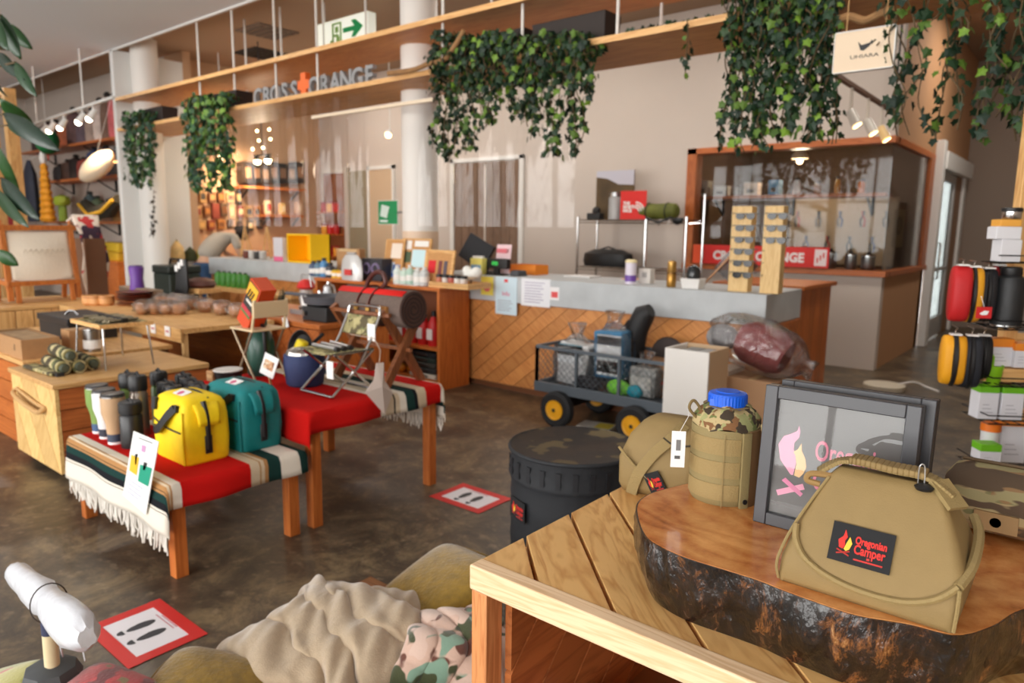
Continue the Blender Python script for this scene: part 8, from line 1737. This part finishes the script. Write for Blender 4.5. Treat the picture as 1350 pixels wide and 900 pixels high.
# hooked bags: seen from the edge
def hang_bag(lab, u, v0, v1, c, wpx, d=2.85, grp='pouches hanging on the rack hooks', stripe=True):
    top = dp(u, v0, d); h = (v1-v0)/FPX*d; th = wpx/FPX*d
    t = T('hanging_pouch', lab, 'pouch', top, R(20), grp); rings = []
    for f_, s_ in ((0, .4), (.08, .8), (.3, 1), (.7, 1), (.92, .8), (1, .4)):
        rings.append([(-th/2+th*f_, .075*s_*0+ (.040+.016*s_)*math.cos(a), -h/2+(h/2-.012+.012*s_)*math.copysign(abs(math.sin(a))**.75, math.sin(a))) for a in [k*PI/12 for k in range(24)]])
    loft(MB(), rings).build('pouch_body', mat(c, .6), t, ang=70)
    if stripe: MB().tube([(0, -.057*math.cos(a), -h/2+h*.49*math.sin(a)) for a in [R(-75)+k*R(150)/14 for k in range(15)]], th*.14, 6).build('zip_band', BLACK, t)
    MB().box(-.02, .02, -.03, .01, .0, .006).build('header_card', WHITE, t); MB().tube([(0, 0, 0), (0, 0, .015), (.02, .05, .02), (.03, .2, .02)], .003, 5).build('hook', CHROME, t)
    return t
hang_bag('red pouch at the left end of the upper hooks', 1269, 350, 424, (190, 26, 30), 22, stripe=False)
hang_bag('yellow pouch with black zip on the upper hooks', 1284, 352, 425, (226, 160, 30), 22)
hang_bag('black pouch on the upper hooks', 1303, 354, 424, (28, 28, 32), 20, 2.9)
hang_bag('narrow red and black pouch next to the large flask', 1317, 350, 410, (150, 26, 30), 12, 2.95)
hang_bag('yellow pouch with black zip on the lower hooks', 1259, 441, 508, (236, 164, 24), 26)
hang_bag('dark navy pouch on the lower hooks', 1281, 442, 512, (34, 38, 46), 24)
hang_bag('black pouch behind the navy one on the lower hooks', 1297, 442, 500, (26, 26, 28), 18, 2.92)
p = dp(1297, 412, 2.72); t = T('red_label', 'red label card with white mark hanging among the upper pouches', 'card', p, R(34)); MB().box(-.028, .028, -.001, .001, -.022, .022).build('card', mat((206, 36, 40), .5), t); MB().prism([(-.016, -.004), (.0, .008), (.018, .006), (.012, -.008), (-.006, -.01)], .001, .002, RX).build('white_mark', PAPER, t, smooth=False); MB().tube([(0, 0, .02), (0, .03, .06)], .001, 4).build('string', PAPER, t)

# white thing on top of the corridor end cupboard
t = T('corridor_cupboard', 'plain grey cupboard at the end of the corridor', 'cupboard', (-1.0, 12.6, 0)); MB().box(0, 1.3, 0, .58, 0, 1.95).build('cupboard_body', mat((150, 140, 130), .6), t, bevel=.004)
for k in range(2): MB().box(.02+k*.64, .63+k*.64, -.02, -.001, .05, 1.9).build('cupboard_door', mat((158, 148, 138), .6), t, bevel=.003)
t = T('white_bundle', 'white folded bundle on top of the corridor cupboard', 'bundle', (-.75, 12.75, 1.95)); MB().box(-.1, .55, 0, .3, 0, .1, taper=.02).build('lower_fold', mat((226, 200, 190), .7), t, bevel=.02); MB().box(-.05, .35, .03, .27, .1, .28, taper=.06).build('upper_fold', mat((226, 226, 224), .7), t, bevel=.02)

# ================================================================== PERSON BENDING BEHIND THE LEFT COUNTER
def skin(name, verts, edges, rad, mt, parent, sub=2):
    me = bpy.data.meshes.new(name); me.from_pydata(verts, edges, []); me.materials.append(mt); o = bpy.data.objects.new(name, me); col.objects.link(o); o.parent = parent
    md = o.modifiers.new('skin', 'SKIN'); md.use_smooth_shade = True; md.branch_smoothing = .6
    for k, r_ in enumerate(rad): me.skin_vertices[0].data[k].radius = (r_, r_) if not isinstance(r_, tuple) else r_
    me.skin_vertices[0].data[0].use_root = True
    s_ = o.modifiers.new('round', 'SUBSURF'); s_.levels = sub; s_.render_levels = sub
    return o
P = at(268, 338, x=-10.05)
pr = T('person', 'person in a pale shirt and blue jeans bending over behind the left counter', 'person', (-10.05, P.y, 0))
SKN = mat((206, 160, 130), .6)
V = [(0, 0, .93), (0, .10, 1.08), (0, .26, 1.24), (0, .40, 1.33), (0, .47, 1.36), (0, .55, 1.345)]; Eg = [(0, 1), (1, 2), (2, 3), (3, 4), (4, 5)]; Rd = [.11, .12, .125, .10, .055, .06]
for sx in (-1, 1):
    b_ = len(V); V += [(sx*.10, -.02, .86), (sx*.11, .03, .48), (sx*.11, -.04, .09), (sx*.115, .08, .04), (sx*.115, .15, .03)]; Eg += [(0, b_), (b_, b_+1), (b_+1, b_+2), (b_+2, b_+3), (b_+3, b_+4)]; Rd += [.085, .06, .042, .038, .03]
    b_ = len(V); V += [(sx*.19, .38, 1.30), (sx*.22, .44, 1.05), (sx*.14, .62, .95), (sx*.12, .69, .93)]; Eg += [(3, b_), (b_, b_+1), (b_+1, b_+2), (b_+2, b_+3)]; Rd += [.055, .042, .03, .028]
    h_ = b_+3
    for k in range(4): c = len(V); V += [(sx*.12+(k-1.5)*.02, .745, .925-.004*abs(k-1)), (sx*.12+(k-1.5)*.021, .785-.008*abs(k-1), .905)]; Eg += [(h_, c), (c, c+1)]; Rd += [.009, .008]
    c = len(V); V += [(sx*.12-sx*.04, .70, .92), (sx*.12-sx*.055, .73, .91)]; Eg += [(h_, c), (c, c+1)]; Rd += [.010, .009]
skin('body', V, Eg, Rd, SKN, pr)
hd = MB().sphere((0, .63, 1.325), .105, 18, 12, (.78, 1.05, .9)); hd.sphere((0, .72, 1.26), .016, 8, 6).sphere((-.082, .62, 1.31), .025, 8, 6, (.4, 1, 1.2)).sphere((.082, .62, 1.31), .025, 8, 6, (.4, 1, 1.2)); ho = hd.build('head', SKN, pr); MB().sphere((-.03, .715, 1.285), .011, 8, 6).sphere((.03, .715, 1.285), .011, 8, 6).build('eyes', BLACK, ho); MB().box(-.02, .02, .702, .71, 1.232, 1.238).build('mouth', mat((150, 70, 64), .6), ho)
MB().sphere((0, .60, 1.36), .125, 18, 12, (.9, 1.0, .86)).build('hair', mat((34, 26, 24), .7, bump=.4, scale=60), pr)
Vs = [(0, .02, .95), (0, .10, 1.09), (0, .26, 1.255), (0, .40, 1.345)]; Es = [(0, 1), (1, 2), (2, 3)]; Rs = [.15, .175, .185, .15]
for sx in (-1, 1): b_ = len(Vs); Vs += [(sx*.19, .385, 1.305), (sx*.22, .43, 1.10)]; Es += [(3, b_), (b_, b_+1)]; Rs += [.075, .06]
skin('shirt', Vs, Es, Rs, mat((178, 168, 154), .9, bump=.3, scale=20), pr)
Vj = [(0, -.01, .94)]; Ej = []; Rj = [.135]
for sx in (-1, 1): b_ = len(Vj); Vj += [(sx*.10, -.02, .84), (sx*.11, .03, .48), (sx*.11, -.04, .10)]; Ej += [(0, b_), (b_, b_+1), (b_+1, b_+2)]; Rj += [.105, .078, .06]
skin('jeans', Vj, Ej, Rj, mat((40, 70, 104), .85), pr)
